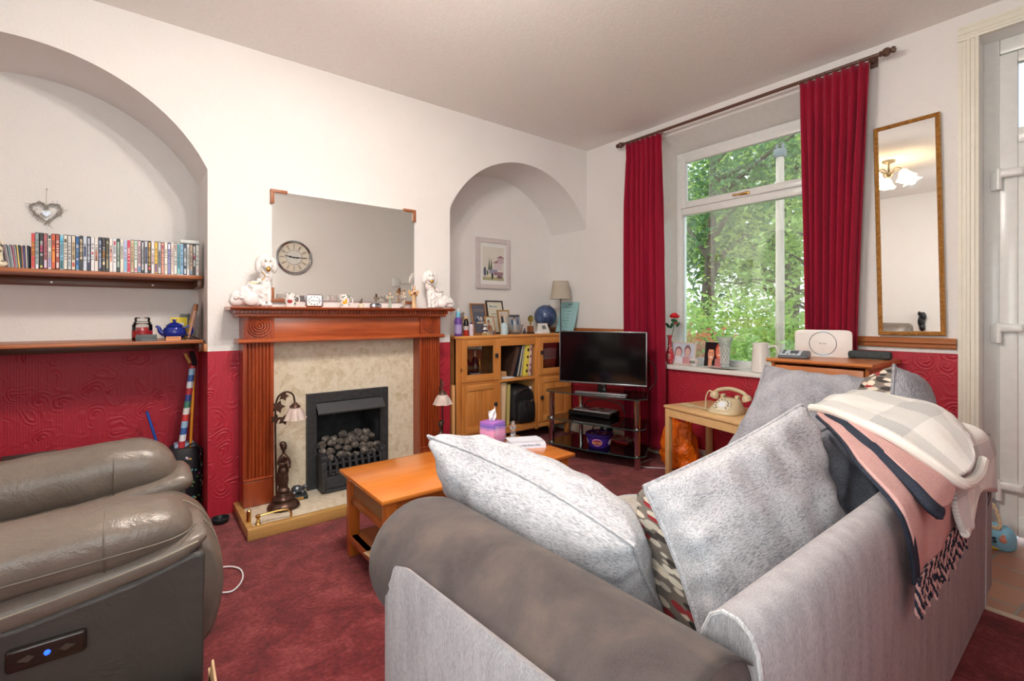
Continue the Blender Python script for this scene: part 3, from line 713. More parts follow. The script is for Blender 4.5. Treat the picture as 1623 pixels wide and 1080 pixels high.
rr = random.Random(4)
for row, (yv, zv, nn, wd) in enumerate(((-.075, .20, 8, .19), (-.03, .235, 8, .19), (.01, .275, 7, .17), (.045, .3, 6, .14), (.09, .29, 5, .12))):
    for i in range(nn):
        x = -wd+2*wd*i/(nn-1)+rr.uniform(-.008, .008); w = MB(); s = rr.uniform(.025, .034)
        t = bmesh.new(); bmesh.ops.create_icosphere(t, subdivisions=2, radius=s)
        for v in t.verts: v.co *= 1+.28*noise.noise(v.co*45+Vector((i*7, row*5, 0)))
        for v in t.verts: v.co.z *= .85
        w.M = Matrix.Translation((x, yv, zv+rr.uniform(-.012, .015))); w.merge(t, False); w.build('coal', COALM, fi)
w = MB()
n = 9
w.box(-.225, -.16, 0, -.19, -.036, .2, .006); w.box(.18, -.16, 0, .215, -.036, .2, .006)
w.box(-.225, -.15, .195, -.18, -.04, .235, .008); w.box(.17, -.15, .195, .215, -.04, .235, .008)
for z in (.105, .125, .168): w.box(-.2, -.145, z, .19, -.125, z+.012, .003)
for i in range(n):
    x = -.17+i*.0425; w.tube([(x, -.135, .1), (x, -.155, .12), (x, -.155, .16), (x, -.14, .195), (x, -.1, .21)], [.008, .01, .01, .011, .007], 7)
w.build('basket_front', IRON, fi)
w = MB(); w.box(-.195, -.15, .005, .185, -.13, .1, .004)
for i in range(8): w.box(-.17+i*.045, -.158, .03, -.14+i*.045, -.15, .055, .003)
w.box(-.2, -.165, 0, .19, -.14, .02, .005); w.build('ash_cover', plain((50, 53, 57), .35), fi)

# ---- bronze lamp statues
def blob(name, parts, mat, parent, vox=.004, smooth=3):
    w = MB()
    for c, r, *q in parts:
        w.ell(c, r, 14, 10, q[0].to_matrix() if q else None)
    o = w.build(name, mat, parent, sharp=0); return remesh(o, vox, smooth)
from mathutils import Euler
def E3(x, y, z): return Euler((x, y, z)).to_quaternion()
PETAL = N('rose_glass'); PETAL.col(rgb(226, 206, 196)); PETAL.set(Roughness=.25); PETAL.b.inputs['Transmission Weight'].default_value = .35; PETAL = PETAL.m
def make_statue(loc, label, rz):
    t = thing('lady_lamp', loc, label, 'lamp', rz=rz)
    w = MB(); w.lathe([(.088, 0), (.09, .008), (.086, .018), (.078, .03), (.06, .04), (.058, .05), (.066, .058), (.062, .066), (.045, .075), (.04, .09), (0, .095)], (0, 0, 0), 40, 1, .85, wob=lambda a, z: .02*math.sin(a*16)); w.build('base', BRONZE, t)
    body = [((0, 0, .36), (.019, .02, .024)), ((-.004, .004, .375), (.02, .021, .018)), ((.0, 0, .33), (.009, .009, .02)), ((0, 0, .29), (.026, .017, .03)), ((.008, -.008, .30), (.014, .014, .013)),
            ((0, 0, .25), (.019, .016, .03)), ((0, 0, .215), (.028, .022, .03)), ((.006, -.006, .17), (.02, .018, .055)), ((-.008, .002, .15), (.02, .02, .07)), ((.01, -.006, .115), (.013, .013, .04)), ((-.012, 0, .1), (.022, .02, .04)),
            ((-.024, -.002, .285), (.009, .009, .03), E3(0, .3, 0)), ((-.018, -.012, .258), (.008, .02, .008)), ((.026, -.004, .28), (.009, .009, .028), E3(0, -.4, 0)), ((.02, -.016, .262), (.018, .009, .008)), ((.022, -.02, .245), (.014, .012, .014)),
            ((-.02, .006, .2), (.016, .016, .07), E3(0, .15, 0)), ((0, 0, .1), (.035, .03, .02))]
    blob('figure', body, BRONZE, t, .0028, 2)
    w = MB(); w.tube(smoothpath([(-.035, .02, .05), (-.04, .02, .3), (-.042, .02, .56), (-.03, .015, .65), (.01, .0, .685), (.05, 0, .665), (.062, 0, .61)], 34), .0055, 8); w.build('stem', BRONZE, t)
    w = MB(); w.lathe([(0, .02), (.01, .018), (.018, .008), (.03, -.002), (.032, -.008), (.024, -.012)], (.062, 0, .598), 20); w.build('shade_holder', BRONZE, t)
    w = MB()
    w.lathe([(.018, 0), (.034, -.012), (.048, -.035), (.056, -.06), (.064, -.075), (.06, -.072), (.05, -.055), (.042, -.035), (.028, -.012)], (.062, 0, .592), 48, wob=lambda a, z: (.1*math.sin(a*6)+.05*math.sin(a*11))*min(1, -z/.05), caps=False); w.build('lamp_shade', PETAL, t)
    for cx, cz, s in ((-.03, .6, .04), (.0, .52, .034), (-.045, .53, .03), (.0, .66, .03)):
        w = MB(); pts = []
        for k in range(10):
            a = 2*PI*k/10; rr_ = s*(1 if k % 2 == 0 else .55); pts.append((cx+rr_*math.cos(a), -.004*k % .01, cz+rr_*math.sin(a)))
        w.prism([(p[0], p[2]) for p in pts], 1, -.003, .002); w.build('leaf', BRONZE, t)
    return t
make_statue((.69, 3.07, .06), 'bronze lady lamp with a rose glass shade at the left of the hearth', -.05)
make_statue((1.71, 3.0, .06), 'bronze lady lamp at the right of the hearth, mostly behind the grey cushion', -1.9)
# tortoise ornament
t = thing('tortoise_ornament', (.80, 3.17, .058), 'pewter tortoise ornament on a dark plinth with a brass plaque', 'ornament', rz=-.15)
PEW = mottled('pewter', [(.3, (70, 74, 80)), (.7, (130, 136, 142))], 30, .3, .1, .8)
w = MB(); w.box(-.05, -.035, 0, .05, .035, .024, .006, 3); w.box(-.044, -.03, .022, .044, .03, .035, .004); w.build('plinth', plain((30, 38, 42), .4), t)
blob('body', [((-.012, 0, .06), (.034, .028, .026)), ((.035, -.004, .072), (.016, .013, .013)), ((.022, 0, .058), (.015, .01, .01)), ((-.042, 0, .042), (.012, .012, .008)), ((.02, -.022, .045), (.014, .009, .012)), ((-.03, -.022, .043), (.014, .01, .01)), ((.02, .022, .045), (.014, .009, .012))], PEW, t, .003, 1)
w = MB(); w.box(-.024, -.037, .005, .024, -.0345, .019); w.build('plaque', plain((200, 150, 80), .3, .8), t)

# ---- overmantel mirror
t = thing('overmantel_mirror', (1.173, 3.332, 1.298), 'rectangular frameless wall mirror with brown corner pieces above the mantel', 'mirror')
w = MB(); hwid = .492; ht = .69
w.loft([[Vector((x, y, z)) for x, z in ((-hwid+i, i), (hwid-i, i), (hwid-i, ht-i), (-hwid+i, ht-i))] for y, i in ((.006, 0), (-.006, 0), (-.0064, .022))], sm=False); w.build('glass', MIRR, t)
CORN = plain((150, 88, 52), .45)
for sx, sz in ((-1, 0), (1, 0), (-1, 1), (1, 1)):
    w = MB(); x = sx*(hwid+.012); z = -.012 if sz == 0 else ht+.012; dz = 1 if sz == 0 else -1
    w.box(x, -.014, z, x-sx*.022, .006, z+dz*.09, .002); w.box(x-sx*.0, -.0145, z, x-sx*.1, .0065, z+dz*.02, .002); w.build('corner_piece', CORN, t)

# ---- mantel ornaments
MZ = 1.25
def dog(loc, mirror, label, rz=0.):
    t = thing('china_spaniel', loc, label, 'ornament', rz=rz); m = mirror
    P = [((0, 0, .03), (.045*1.3, .035, .03)), ((.055*m, 0, .1), (.034, .034, .09)), ((.0, 0, .09), (.05, .04, .05), E3(0, -.7*m, 0)), ((-.045*m, 0, .06), (.045, .04, .05)), ((-.085*m, 0, .045), (.04, .03, .042)), ((-.1*m, .0, .03), (.03, .03, .028)),
         ((.062*m, 0, .17), (.036, .036, .05)), ((.064*m, -.004, .235), (.042, .04, .045)), ((.066*m, -.04, .215), (.022, .022, .018)), ((.066*m, -.03, .25), (.02, .02, .02)),
         ((.064*m-.045, .0, .222), (.016, .022, .04)), ((.064*m+.045, .0, .222), (.016, .022, .04)), ((.064*m-.03, .0, .25), (.025, .025, .022)), ((.064*m+.03, .0, .25), (.025, .025, .022)),
         ((.045*m, -.024, .07), (.014, .014, .07)), ((.075*m, -.024, .07), (.014, .014, .07)), ((.045*m, -.032, .012), (.016, .02, .012)), ((.078*m, -.032, .012), (.016, .02, .012)), ((-.02*m, -.03, .04), (.04, .02, .035))]
    # curls
    r = random.Random(5)
    for i in range(46):
        a = r.uniform(-.1, .07); z = .03+(.16*(a+.1)/.17)*r.random()+.02
        P.append(((a*m, -.034+.01*abs(a)+r.uniform(-.003, .006), z*.9), (.0085, .007, .0085)))
    for i in range(26):
        an = r.uniform(0, 6.28); P.append(((.064*m+.042*math.cos(an), -.012, .238+.04*math.sin(an)), (.01, .011, .01)))
    blob('body', P, PORC, t, .0032, 1)
    w = MB(); w.ell((.066*m, -.056, .2), (.012, .008, .012)); w.ell((.066*m, -.062, .212), (.007, .004, .004)); w.build('muzzle', GOLD, t)
    w = MB(); w.ell((.066*m-.013, -.047, .245), .004); w.ell((.066*m+.013, -.047, .245), .004); w.build('eyes', plain((120, 84, 40), .3), t)
    w = MB(); w.tube(smoothpath([(.064*m-.03, -.03, .19), (.05*m, -.042, .165), (.03*m, -.038, .14), (.0, -.04, .125), (-.03*m, -.036, .13)], 14), .0022, 6); w.build('chain', GOLD, t)
    return t
dog((.555, 3.2, MZ), 1, 'white china spaniel ornament facing right at the left end of the mantel').scale = (1.02, 1.02, 1.12)
dog((1.80, 3.2, MZ), -1, 'white china spaniel ornament facing left at the right end of the mantel', -.2)
def fruitmug(X, label, fc):
    t = thing('fruit_mug', (X, 3.2, MZ), label, 'mug')
    w = MB(); w.lathe([(.03, 0), (.031, .004), (.031, .088), (.033, .09), (.03, .089), (.028, .085), (.027, .01), (0, .008)], (0, 0, 0), 28); w.build('cup', PORC, t)
    w = MB(); pear = 'pear' in label; w.ell((-.004, -.019, .036), (.0185, .014, .02)); pear and w.ell((-.001, -.022, .052), (.011, .011, .015)); w.build('fruit_motif', fc, t)
    w = MB(); r = random.Random(int(X*100))
    for i in range(22):
        a = r.uniform(-2.9, .3); z = r.uniform(.015, .085)
        if .0 < z < .062 and -2.4 < a < -1.1: continue
        c = Vector((.0316*math.cos(a), .0316*math.sin(a), z)); w.ell(c, (.006, .0025, .0035), 8, 6, E3(0, r.uniform(-1, 1), a+PI/2).to_matrix())
    w.build('leaf_motif', plain((40, 84, 48), .3), t)
    w = MB(); w.tube(smoothpath([(.03, 0, .07), (.052, 0, .062), (.05, 0, .03), (.03, 0, .02)], 12), .004, 8); w.build('handle', PORC, t)
fruitmug(.756, 'white mug painted with a red apple, right of the left china spaniel', plain((150, 30, 30), .3))
fruitmug(1.095, 'white mug painted with a yellow pear in the middle of the mantel', plain((236, 166, 20), .3))
t = thing('mantel_clock', (.90, 3.2, MZ), 'small silver mantel clock with rounded square face', 'clock', rz=-.25)
SIL = plain((190, 190, 200), .2, 1.)
w = MB(); w.box(-.055, -.02, 0, .055, .03, .085, .02, 4); w.build('case', SIL, t)
w = MB(); w.box(-.043, -.024, .01, .043, -.019, .076, .0024, 2); w.build('dial', plain((236, 238, 240), .3), t)
w = MB()
for i in range(12):
    a = i*PI/6; cx, cz = .033*math.sin(a), .043+.025*math.cos(a); w.box(cx-.0025, -.0255, cz-.004, cx+.0025, -.024, cz+.004)
w.build('numerals', BLACK, t)
w = MB(); w.box(-.022, -.0262, .0415, 0, -.0256, .0445); w.box(0, -.0262, .0415, .03, -.0256, .0437); w.build('hands', BLACK, t)
t = thing('bird_figurine', (1.205, 3.2, MZ), 'tiny brown bird figurine on a cream stump', 'ornament')
w = MB(); w.lathe([(.019, 0), (.018, .025), (.015, .03), (0, .031)], n=18); w.build('stump', plain((198, 190, 168), .5), t)
blob('bird', [((0, 0, .04), (.011, .009, .011)), ((.005, 0, .054), (.007, .006, .007)), ((-.008, 0, .036), (.009, .005, .004)), ((.007, 0, .062), (.003, .003, .006))], plain((84, 66, 56), .5), t, .0018, 1)
t = thing('trinket_box', (1.30, 3.18, MZ), 'oval pewter trinket box with a lid', 'box')
w = MB(); w.lathe([(.038, 0), (.042, .005), (.042, .018), (.04, .02)], n=32, sy=.6); w.build('bowl', SIL, t)
w = MB(); w.lathe([(.042, .02), (.038, .028), (.022, .034), (.02, .032), (.0, .034)], n=32, sy=.6); w.build('lid', PEW, t)
def angel(X, h, label, gown, wing, heart=False, hair=(120, 70, 44)):
    t = thing('angel_figurine', (X, 3.2, MZ), label, 'ornament', rz=-.2); k = h/.15
    w = MB(); w.lathe([(.017*k, 0), (.016*k, .01*k), (.011*k, .05*k), (.01*k, .085*k), (.013*k, .105*k), (.008*k, .12*k), (.004*k, .125*k)], n=18, wob=lambda a, z: .06*math.sin(a*7)); w.build('gown', gown, t)
    w = MB(); w.ell((0, -.001, .135*k), (.009*k, .009*k, .0115*k)); w.build('head', plain((226, 184, 158), .5), t)
    w = MB(); w.ell((0, .003*k, .138*k), (.0105*k, .009*k, .0125*k)); w.ell((0, .006*k, .122*k), (.011*k, .006*k, .014*k)); w.build('hair', plain(hair, .5), t)
    w = MB(); w.tube(smoothpath([(-.012*k, 0, .11*k), (-.022*k, -.008*k, .095*k), (-.005*k, -.016*k, .098*k)], 8), .0035*k, 7); w.tube(smoothpath([(.012*k, 0, .11*k), (.022*k, -.008*k, .095*k), (.005*k, -.016*k, .098*k)], 8), .0035*k, 7); w.build('arms', plain((214, 176, 140), .5), t)
    for s in (-1, 1):
        w = MB(); pts = [(s*.004*k, .1*k), (s*.03*k, .125*k), (s*.038*k, .11*k), (s*.03*k, .09*k), (s*.02*k, .075*k), (s*.006*k, .085*k)]
        w.prism(pts, 1, .01*k, .013*k); w.build('wing', wing, t)
    if heart:
        w = MB(); w.ell((-.004*k, -.02*k, .103*k), .006*k); w.ell((.004*k, -.02*k, .103*k), .006*k); w.ell((0, -.02*k, .098*k), .006*k); w.build('heart', plain((120, 60, 44), .5), t)
    return t
angel(1.415, .112, 'short green-gowned angel figurine right of the oval trinket box', plain((150, 164, 148), .5), plain((176, 168, 150), .5))
angel(1.60, .165, 'taller cream and gold angel figurine holding a heart beside the right china spaniel', plain((206, 172, 128), .5), plain((196, 158, 108), .4), True)
t = thing('crystal_flower', (1.50, 3.19, MZ), 'clear crystal flower ornament between the two angel figurines', 'ornament')
w = MB(); w.cyl((0, 0, 0), (0, 0, .05), .004, .003, 8); w.lathe([(.016, 0), (.014, .006), (.004, .012)], n=16); w.build('stem', CRYST, t)
for k in range(9):
    a = k*2*PI/9; w = MB(); d = Vector((math.cos(a), .5*math.sin(a), .9)).normalized(); w.ell(Vector((0, 0, .05))+d*.03, (.007, .004, .03), 8, 6, d.to_track_quat('Z', 'Y').to_matrix()); w.build('petal', CRYST, t)
t = thing('photo_angel', (1.555, 3.27, MZ), 'small gold-winged figure standing behind the crystal flower', 'ornament')
w = MB(); w.lathe([(.012, 0), (.009, .06), (.011, .1), (.004, .12)], n=14); w.build('gown', plain((196, 182, 160), .4), t)
w = MB(); w.ell((0, 0, .132), (.01, .009, .013)); w.build('head', plain((150, 116, 80), .4), t)
# ================================================================ LEFT ALCOVE
SZ = 1.444
t = thing('wall_shelf', (-.464, 3.5, SZ-.022), 'upper orange-brown wooden shelf holding the row of cases in the left alcove', 'shelf')
w = MB(); w.box(-.79, 0, 0, .79, .355, .022, .003); w.build('board', SHELFW, t)
w = MB(); w.box(-.79, .335, -.05, .79, .358, -.001, .002); w.box(.765, .03, -.05, .79, .335, -.001, .002); w.build('batten', DARKW, t)
for x in (.08, .55):
    w = MB(); w.cyl((x, .337, -.03), (x, .331, -.03), .006, n=12); w.build('screw_cap', PORC, t)
SZ2 = 1.052
t = thing('wall_shelf', (-.464, 3.42, SZ2-.02), 'lower wooden shelf with the blue teapot in the left alcove', 'shelf')
w = MB(); w.box(-.79, 0, 0, .785, .435, .02, .003); w.build('board', SHELFW, t)
w = MB(); w.box(-.79, .412, -.055, .79, .438, -.001, .002); w.box(.765, .05, -.055, .79, .412, -.001, .002); w.build('batten', DARKW, t)
# heart
t = thing('wire_heart', (-.405, 3.845, 1.93), 'grey wicker heart with a small silver heart hanging on the alcove wall', 'decoration')
def heartp(s, n=40): return [Vector((s*16*math.sin(a)**3/16, 0, s*(13*math.cos(a)-5*math.cos(2*a)-2*math.cos(3*a)-math.cos(4*a))/16)) for a in [2*PI*i/n for i in range(n)]]
r = random.Random(2); w = MB()
for k in range(5): w.tube([p+Vector((r.gauss(0, .004), r.gauss(0, .003)-.006, r.gauss(0, .004)-.13)) for p in heartp(.064)], .0028, 5, loop=True)
for p in heartp(.066, 60): q = p+Vector((r.gauss(0, .008), -.008, r.gauss(0, .008)-.13)); w.cyl(q, q+Vector((r.gauss(0, .01), r.gauss(0, .004), r.gauss(0, .01))), .0015, n=4)
w.build('wreath', plain((150, 144, 136), .7), t)
w = MB(); w.tube([(0, 0, 0), (-.002, -.006, -.075)], .0012, 5); w.tube([(0, -.006, -.075), (0, -.008, -.125)], .001, 5); w.ell((0, 0, 0), .004); w.build('cord', plain((150, 140, 130), .8), t)
w = MB(); w.prism([(p.x, p.z-.143) for p in heartp(.019, 24)], 1, -.012, -.004); w.build('small_heart', SIL, t)

# cases
def case(x, wd, ht, dp, label, shell, spine, bands, cat, grp, y=3.515, lean=0., z=SZ, name='film_case'):
    mats = [shell, spine]; w = MB()
    w.box(-wd/2, 0, 0, wd/2, dp, ht, .0012, 1); w.mi = 1; w.box(-wd/2+.0012, -.0006, .004, wd/2-.0012, .001, ht-.004)
    for i, (z0, z1, m) in enumerate(bands):
        if m not in mats: mats.append(m)
        w.mi = mats.index(m); w.box(-wd/2+.003, -.0011, z0*ht, wd/2-.003, 0, z1*ht)
    o = w.build(name, mats, None, (x, y, z)); o.rotation_euler = (0, lean, 0)
    tag(o, label, cat, grp); return o
ORD = ['first', 'second', 'third', 'fourth', 'fifth', 'sixth', 'seventh', 'eighth', 'ninth', 'tenth', 'eleventh', 'twelfth', 'thirteenth', 'fourteenth', 'fifteenth', 'sixteenth', 'seventeenth', 'eighteenth', 'nineteenth', 'twentieth', 'twenty-first', 'twenty-second', 'twenty-third', 'twenty-fourth', 'twenty-fifth']
BLK = plain((30, 30, 32), .4); CLR = plain((206, 208, 212), .3)
dv = [('red and orange', (206, 62, 56), [(.35, .75, (232, 150, 70))], 0), ('grey black-edged', (150, 160, 164), [(.0, .12, (230, 230, 240))], 1), ('black pink-labelled', (48, 46, 46), [(.48, .66, (206, 70, 120)), (.04, .1, (230, 210, 120))], 1), ('dusky pink', (176, 96, 104), [(.05, .25, (210, 200, 224))], 1), ('white and gold', (222, 214, 208), [(.05, .3, (150, 130, 190)), (.85, .95, (60, 60, 60))], 0),
      ('orange', (216, 92, 50), [(.2, .6, (240, 150, 60))], 1), ('brick red', (170, 76, 62), [(.05, .2, (220, 210, 210))], 1), ('pale blue dark-footed', (130, 196, 224), [(.03, .27, (50, 96, 96)), (.78, .9, (80, 180, 220))], 0), ('cream with a brown title', (226, 218, 206), [(.78, .88, (90, 80, 60))], 1), ('pale grey', (206, 204, 204), [(.1, .25, (150, 170, 180))], 1),
      ('cream and tan', (220, 206, 186), [(.1, .22, (200, 60, 60)), (.3, .8, (190, 160, 120))], 1), ('royal blue', (24, 84, 150), [(.4, .6, (130, 170, 210)), (.04, .16, (90, 150, 200))], 0), ('cream lettering on black', (40, 38, 42), [(.3, .9, (196, 178, 150))], 1), ('light blue', (196, 206, 220), [(.4, .7, (90, 100, 150))], 0), ('silver lettering on navy', (44, 46, 76), [(.25, .95, (180, 184, 200))], 1),
      ('white with a red bar', (232, 228, 230), [(.5, .56, (196, 60, 70))], 0), ('white and orange', (226, 214, 206), [(.3, .6, (210, 130, 100))], 0), ('navy with a silver strip', (40, 42, 70), [(.1, .9, (150, 160, 190))], 1), ('brown with a gold star', (56, 40, 40), [(.4, .6, (220, 160, 70)), (.2, .28, (240, 220, 170))], 1), ('dark olive', (50, 46, 42), [(.1, .9, (150, 140, 110))], 1),
      ('white and salmon', (230, 220, 214), [(.3, .7, (214, 150, 140))], 0), ('white with a red cap', (226, 226, 232), [(.8, .92, (190, 60, 70))], 0), ('dark green', (40, 60, 56), [(.15, .9, (170, 190, 176))], 1), ('cream', (232, 224, 204), [(.7, .9, (200, 206, 210))], 0), ('lavender and blue', (180, 186, 226), [(.05, .4, (130, 190, 226))], 0),
      ('crimson', (200, 46, 74), [(.7, .75, (240, 200, 200))], 0), ('cream and ochre', (216, 196, 160), [(.1, .9, (190, 160, 130))], 1), ('white and mint', (216, 224, 214), [(.85, .95, (140, 200, 160)), (.05, .15, (220, 90, 150))], 1), ('pink and blue', (214, 180, 190), [(.04, .2, (70, 150, 196))], 1), ('grey lettering on black', (40, 40, 46), [(.1, .95, (190, 190, 196))], 1),
      ('white and navy', (206, 206, 214), [(.3, .8, (70, 74, 110))], 1), ('black with gold lettering', (34, 28, 28), [(.25, .95, (200, 160, 80)), (.12, .2, (220, 90, 80))], 1), ('white and pink', (230, 220, 222), [(.3, .6, (226, 190, 200))], 0), ('yellow and purple', (236, 186, 60), [(.05, .3, (110, 80, 150))], 1), ('silver and black', (200, 200, 204), [(.2, .7, (110, 110, 120))], 1),
      ('salmon', (222, 150, 130), [(.8, .9, (160, 60, 100))], 1), ('pale cream', (232, 226, 212), [(.1, .3, (210, 200, 180))], 0), ('violet and white', (140, 134, 186), [(.8, .95, (230, 230, 236))], 1), ('cream and pink', (228, 210, 200), [(.1, .9, (214, 190, 180))], 0), ('plain white', (232, 230, 226), [(.8, .95, (160, 130, 120))], 1),
      ('teal', (60, 142, 156), [(.03, .2, (140, 200, 206))], 0), ('sky blue', (110, 160, 200), [(.1, .9, (136, 182, 214))], 0), ('white lettering on navy', (30, 50, 80), [(.3, .85, (200, 210, 220)), (.04, .2, (200, 210, 220))], 1), ('grey and white', (206, 204, 200), [(.2, .9, (170, 168, 166))], 0), ('tan', (170, 146, 124), [(.03, .15, (80, 130, 170))], 1), ('black and pink', (50, 44, 48), [(.5, .65, (190, 70, 110)), (.7, .95, (200, 200, 200))], 1), ('pale grey-green', (214, 214, 206), [(.1, .2, (220, 170, 180))], 0)]
n = len(dv); x0, x1 = -.430, .306
MLET = {}
for i, (nm, c, bands, blk) in enumerate(dv):
    wd = (x1-x0)/n; x = x0+(i+.5)*wd; k = i if i < n-i-1 else n-1-i
    side = 'left' if i < n-i-1 else 'right'
    lab = '%s film case, %s tall one from the %s of its shelf' % (nm, ORD[k], side)
    bb = [(a, b, plain(cc, .4)) for a, b, cc in bands]
    # small title marks
    r = random.Random(i); dark = sum(c) < 330; tc = (230, 228, 220) if dark else (70, 66, 70); z = .3
    while z < .8:
        if r.random() < .6: bb.append((z, z+.018, plain(tc, .5)))
        z += .035
    case(x, wd-.0012, .19+r.uniform(-.001, .001), .135, lab, BLK if blk else CLR, plain(c, .35), bb, 'film case', 'tall film cases on the upper shelf', y=3.515+r.uniform(-.004, .004))
cds = [('charcoal', (60, 60, 64)), ('plum', (120, 50, 70)), ('light grey', (180, 180, 184)), ('teal-grey', (90, 120, 124)), ('pale lilac', (190, 184, 196)), ('cherry pink', (180, 50, 86)), ('dove grey', (170, 168, 170)), ('yellow', (226, 184, 40)), ('dark green', (34, 60, 44)), ('rust', (150, 76, 40)), ('purple', (90, 60, 130)), ('beige', (190, 180, 160)), ('navy blue', (40, 44, 80))]
for i, (nm, c) in enumerate(cds):
    case(-.523+i*.0068, .0062, .122, .13, '%s short case, %s from the left end of the upper shelf' % (nm, ORD[i]), CLR if i % 2 else BLK, plain(c, .35), [(.9, .97, plain((90, 60, 80), .4))], 'album case', 'short album cases at the left of the upper shelf', y=3.54, lean=-.16+i*.012, name='album_case')
t = thing('grey_box', (.262, 3.52, SZ+.1905), 'flat pale grey box lying on top of the right-hand film cases', 'box')
w = MB(); w.box(-.05, -.005, 0, .045, .12, .024, .003); w.build('carton', plain((206, 208, 206), .5), t)
w = MB(); w.box(-.049, -.0055, -.0004, .046, .12, .005); w.build('lower_tray', plain((70, 74, 76), .5), t)
t = thing('cat_figurine', (-.562, 3.56, SZ), 'cream patterned animal figurine at the left end of the upper shelf', 'ornament')
blob('body', [((0, 0, .05), (.04, .03, .05)), ((.004, -.01, .09), (.026, .026, .03)), ((.022, -.008, .122), (.007, .006, .02)), ((-.012, -.008, .122), (.007, .006, .02)), ((.01, -.02, .02), (.036, .02, .02)), ((.0, -.012, .075), (.03, .022, .03))], mottled('cream_patterned', [(.45, (226, 214, 188)), (.56, (226, 214, 188)), (.6, (60, 52, 44))], 60, .4), t, .003, 1)
# lower shelf items
p = aY(226, 538, 3.50); t = thing('candle_jar', (.030, 3.52, SZ2), 'red candle in a lidded glass jar on the lower alcove shelf', 'candle')
w = MB(); w.lathe([(.046, 0), (.048, .004), (.048, .09), (.044, .098), (.041, .1), (.038, .098), (.044, .088), (.044, .008), (0, .006)], n=32); w.build('jar', CLEAR, t)
w = MB(); w.lathe([(.043, .0065), (.043, .078), (0, .079)], n=28); w.build('wax', plain((190, 20, 36), .4), t)
w = MB(); w.lathe([(.034, .1), (.042, .103), (.042, .108), (.036, .112), (.037, .13), (.032, .136), (0, .137)], n=28); w.build('lid', CLEAR, t)
w = MB(); w.lathe([(.0488, .02), (.0488, .06)], n=16, caps=False); w.build('label_band', plain((150, 20, 30), .4), t)
t = thing('blue_teapot', (.185, 3.56, SZ2), 'cobalt blue glazed teapot on the lower alcove shelf', 'teapot')
BLUE = plain((28, 42, 130), .08)
w = MB(); w.lathe([(.035, 0), (.045, .006), (.058, .03), (.06, .05), (.052, .072), (.04, .08), (.041, .086), (.036, .084), (0, .084)], n=36); w.build('body', BLUE, t)
w = MB(); w.lathe([(.046, .083), (.042, .088), (.025, .1), (.01, .106), (.006, .11), (.012, .118), (.01, .124), (0, .126)], n=32); w.build('lid', BLUE, t)
w = MB(); w.tube(smoothpath([(-.05, 0, .035), (-.068, 0, .05), (-.076, 0, .072), (-.09, 0, .086)], 12), [.016-.0008*i for i in range(12)], 12); w.build('spout', BLUE, t)
w = MB(); w.tube(smoothpath([(.05, 0, .072), (.08, 0, .08), (.092, 0, .055), (.082, 0, .03), (.055, 0, .03)], 18), .0065, 10); w.build('handle', BLUE, t)
t = thing('grey_box', (.045, 3.45, SZ2), 'dark grey box standing in front of the red candle jar', 'box'); w = MB(); w.box(-.045, -.012, 0, .052, .015, .038, .002); w.build('carton', plain((78, 84, 86), .5), t); w = MB(); w.box(-.02, -.0135, .002, .05, -.012, .014); w.build('label_band', plain((96, 100, 102), .5), t)
t = thing('small_orange_box', (.175, 3.45, SZ2), 'small orange cardboard box in front of the blue teapot', 'box'); w = MB(); w.box(-.036, -.012, 0, .036, .012, .023, .0015); w.build('carton', plain((214, 146, 96), .6), t)
w = MB()
for k in range(7): w.box(-.028+k*.008, -.0125, .012, -.023+k*.008, -.012, .017)
w.build('printing', plain((130, 84, 60), .6), t)
t = thing('yellow_book', (.215, 3.72, SZ2), 'small yellow book standing behind the blue teapot', 'book', rz=.1); w = MB(); w.box(-.04, 0, 0, .045, .012, .135, .001); w.build('cover', plain((228, 200, 40), .4), t); w = MB(); w.box(.045, .001, .003, .047, .011, .132); w.box(-.03, -.001, .08, .03, 0, .1); w.build('pages', PAPER, t)
t = thing('grey_card_stand', (.26, 3.80, SZ2), 'grey framed card behind the yellow book', 'card'); w = MB(); w.box(-.035, 0, 0, .045, .01, .158, .001); w.build('card', plain((130, 126, 124), .5), t)
w = MB(); w.box(-.028, -.001, .07, .038, 0, .15); w.build('picture', plain((90, 92, 96), .4), t)
for k, (dx, dy, lean, nm, c) in enumerate(((.0, 0, .19, 'front', (182, 116, 72)), (.022, .05, .14, 'rear', (120, 66, 46)))):
    t = thing('wooden_board', (.245+dx, 3.52+dy, SZ2), 'thin brown wooden board leaning in the alcove corner, %s one of two' % nm, 'board', rot=(0, lean, 0)); w = MB(); w.prism([(0, 0), (.13, 0), (.15, .04), (.15, .19), (.11, .225), (.03, .22), (0, .18)], 0, 0, .012); w.build('panel', wood('leaning_board_%s' % nm, tuple(int(v*.8) for v in c), c, 2), t)
t = thing('black_glasses', (.255, 3.47, SZ2), 'folded black glasses on the right end of the lower shelf', 'glasses')
w = MB(); w.tube([(-.035+.014*math.cos(a), -.01, .016+.014*math.sin(a)) for a in [i*PI/6 for i in range(12)]], .002, 5, loop=True); w.tube([(.0+.014*math.cos(a), -.01, .016+.014*math.sin(a)) for a in [i*PI/6 for i in range(12)]], .002, 5, loop=True); w.tube([(-.048, -.01, .02), (-.04, .02, .012), (.045, .03, .006)], .0028, 6); w.tube([(.014, -.01, .02), (.03, .0, .012), (.05, .012, .004)], .0028, 6); w.build('frame', BLACK, t)
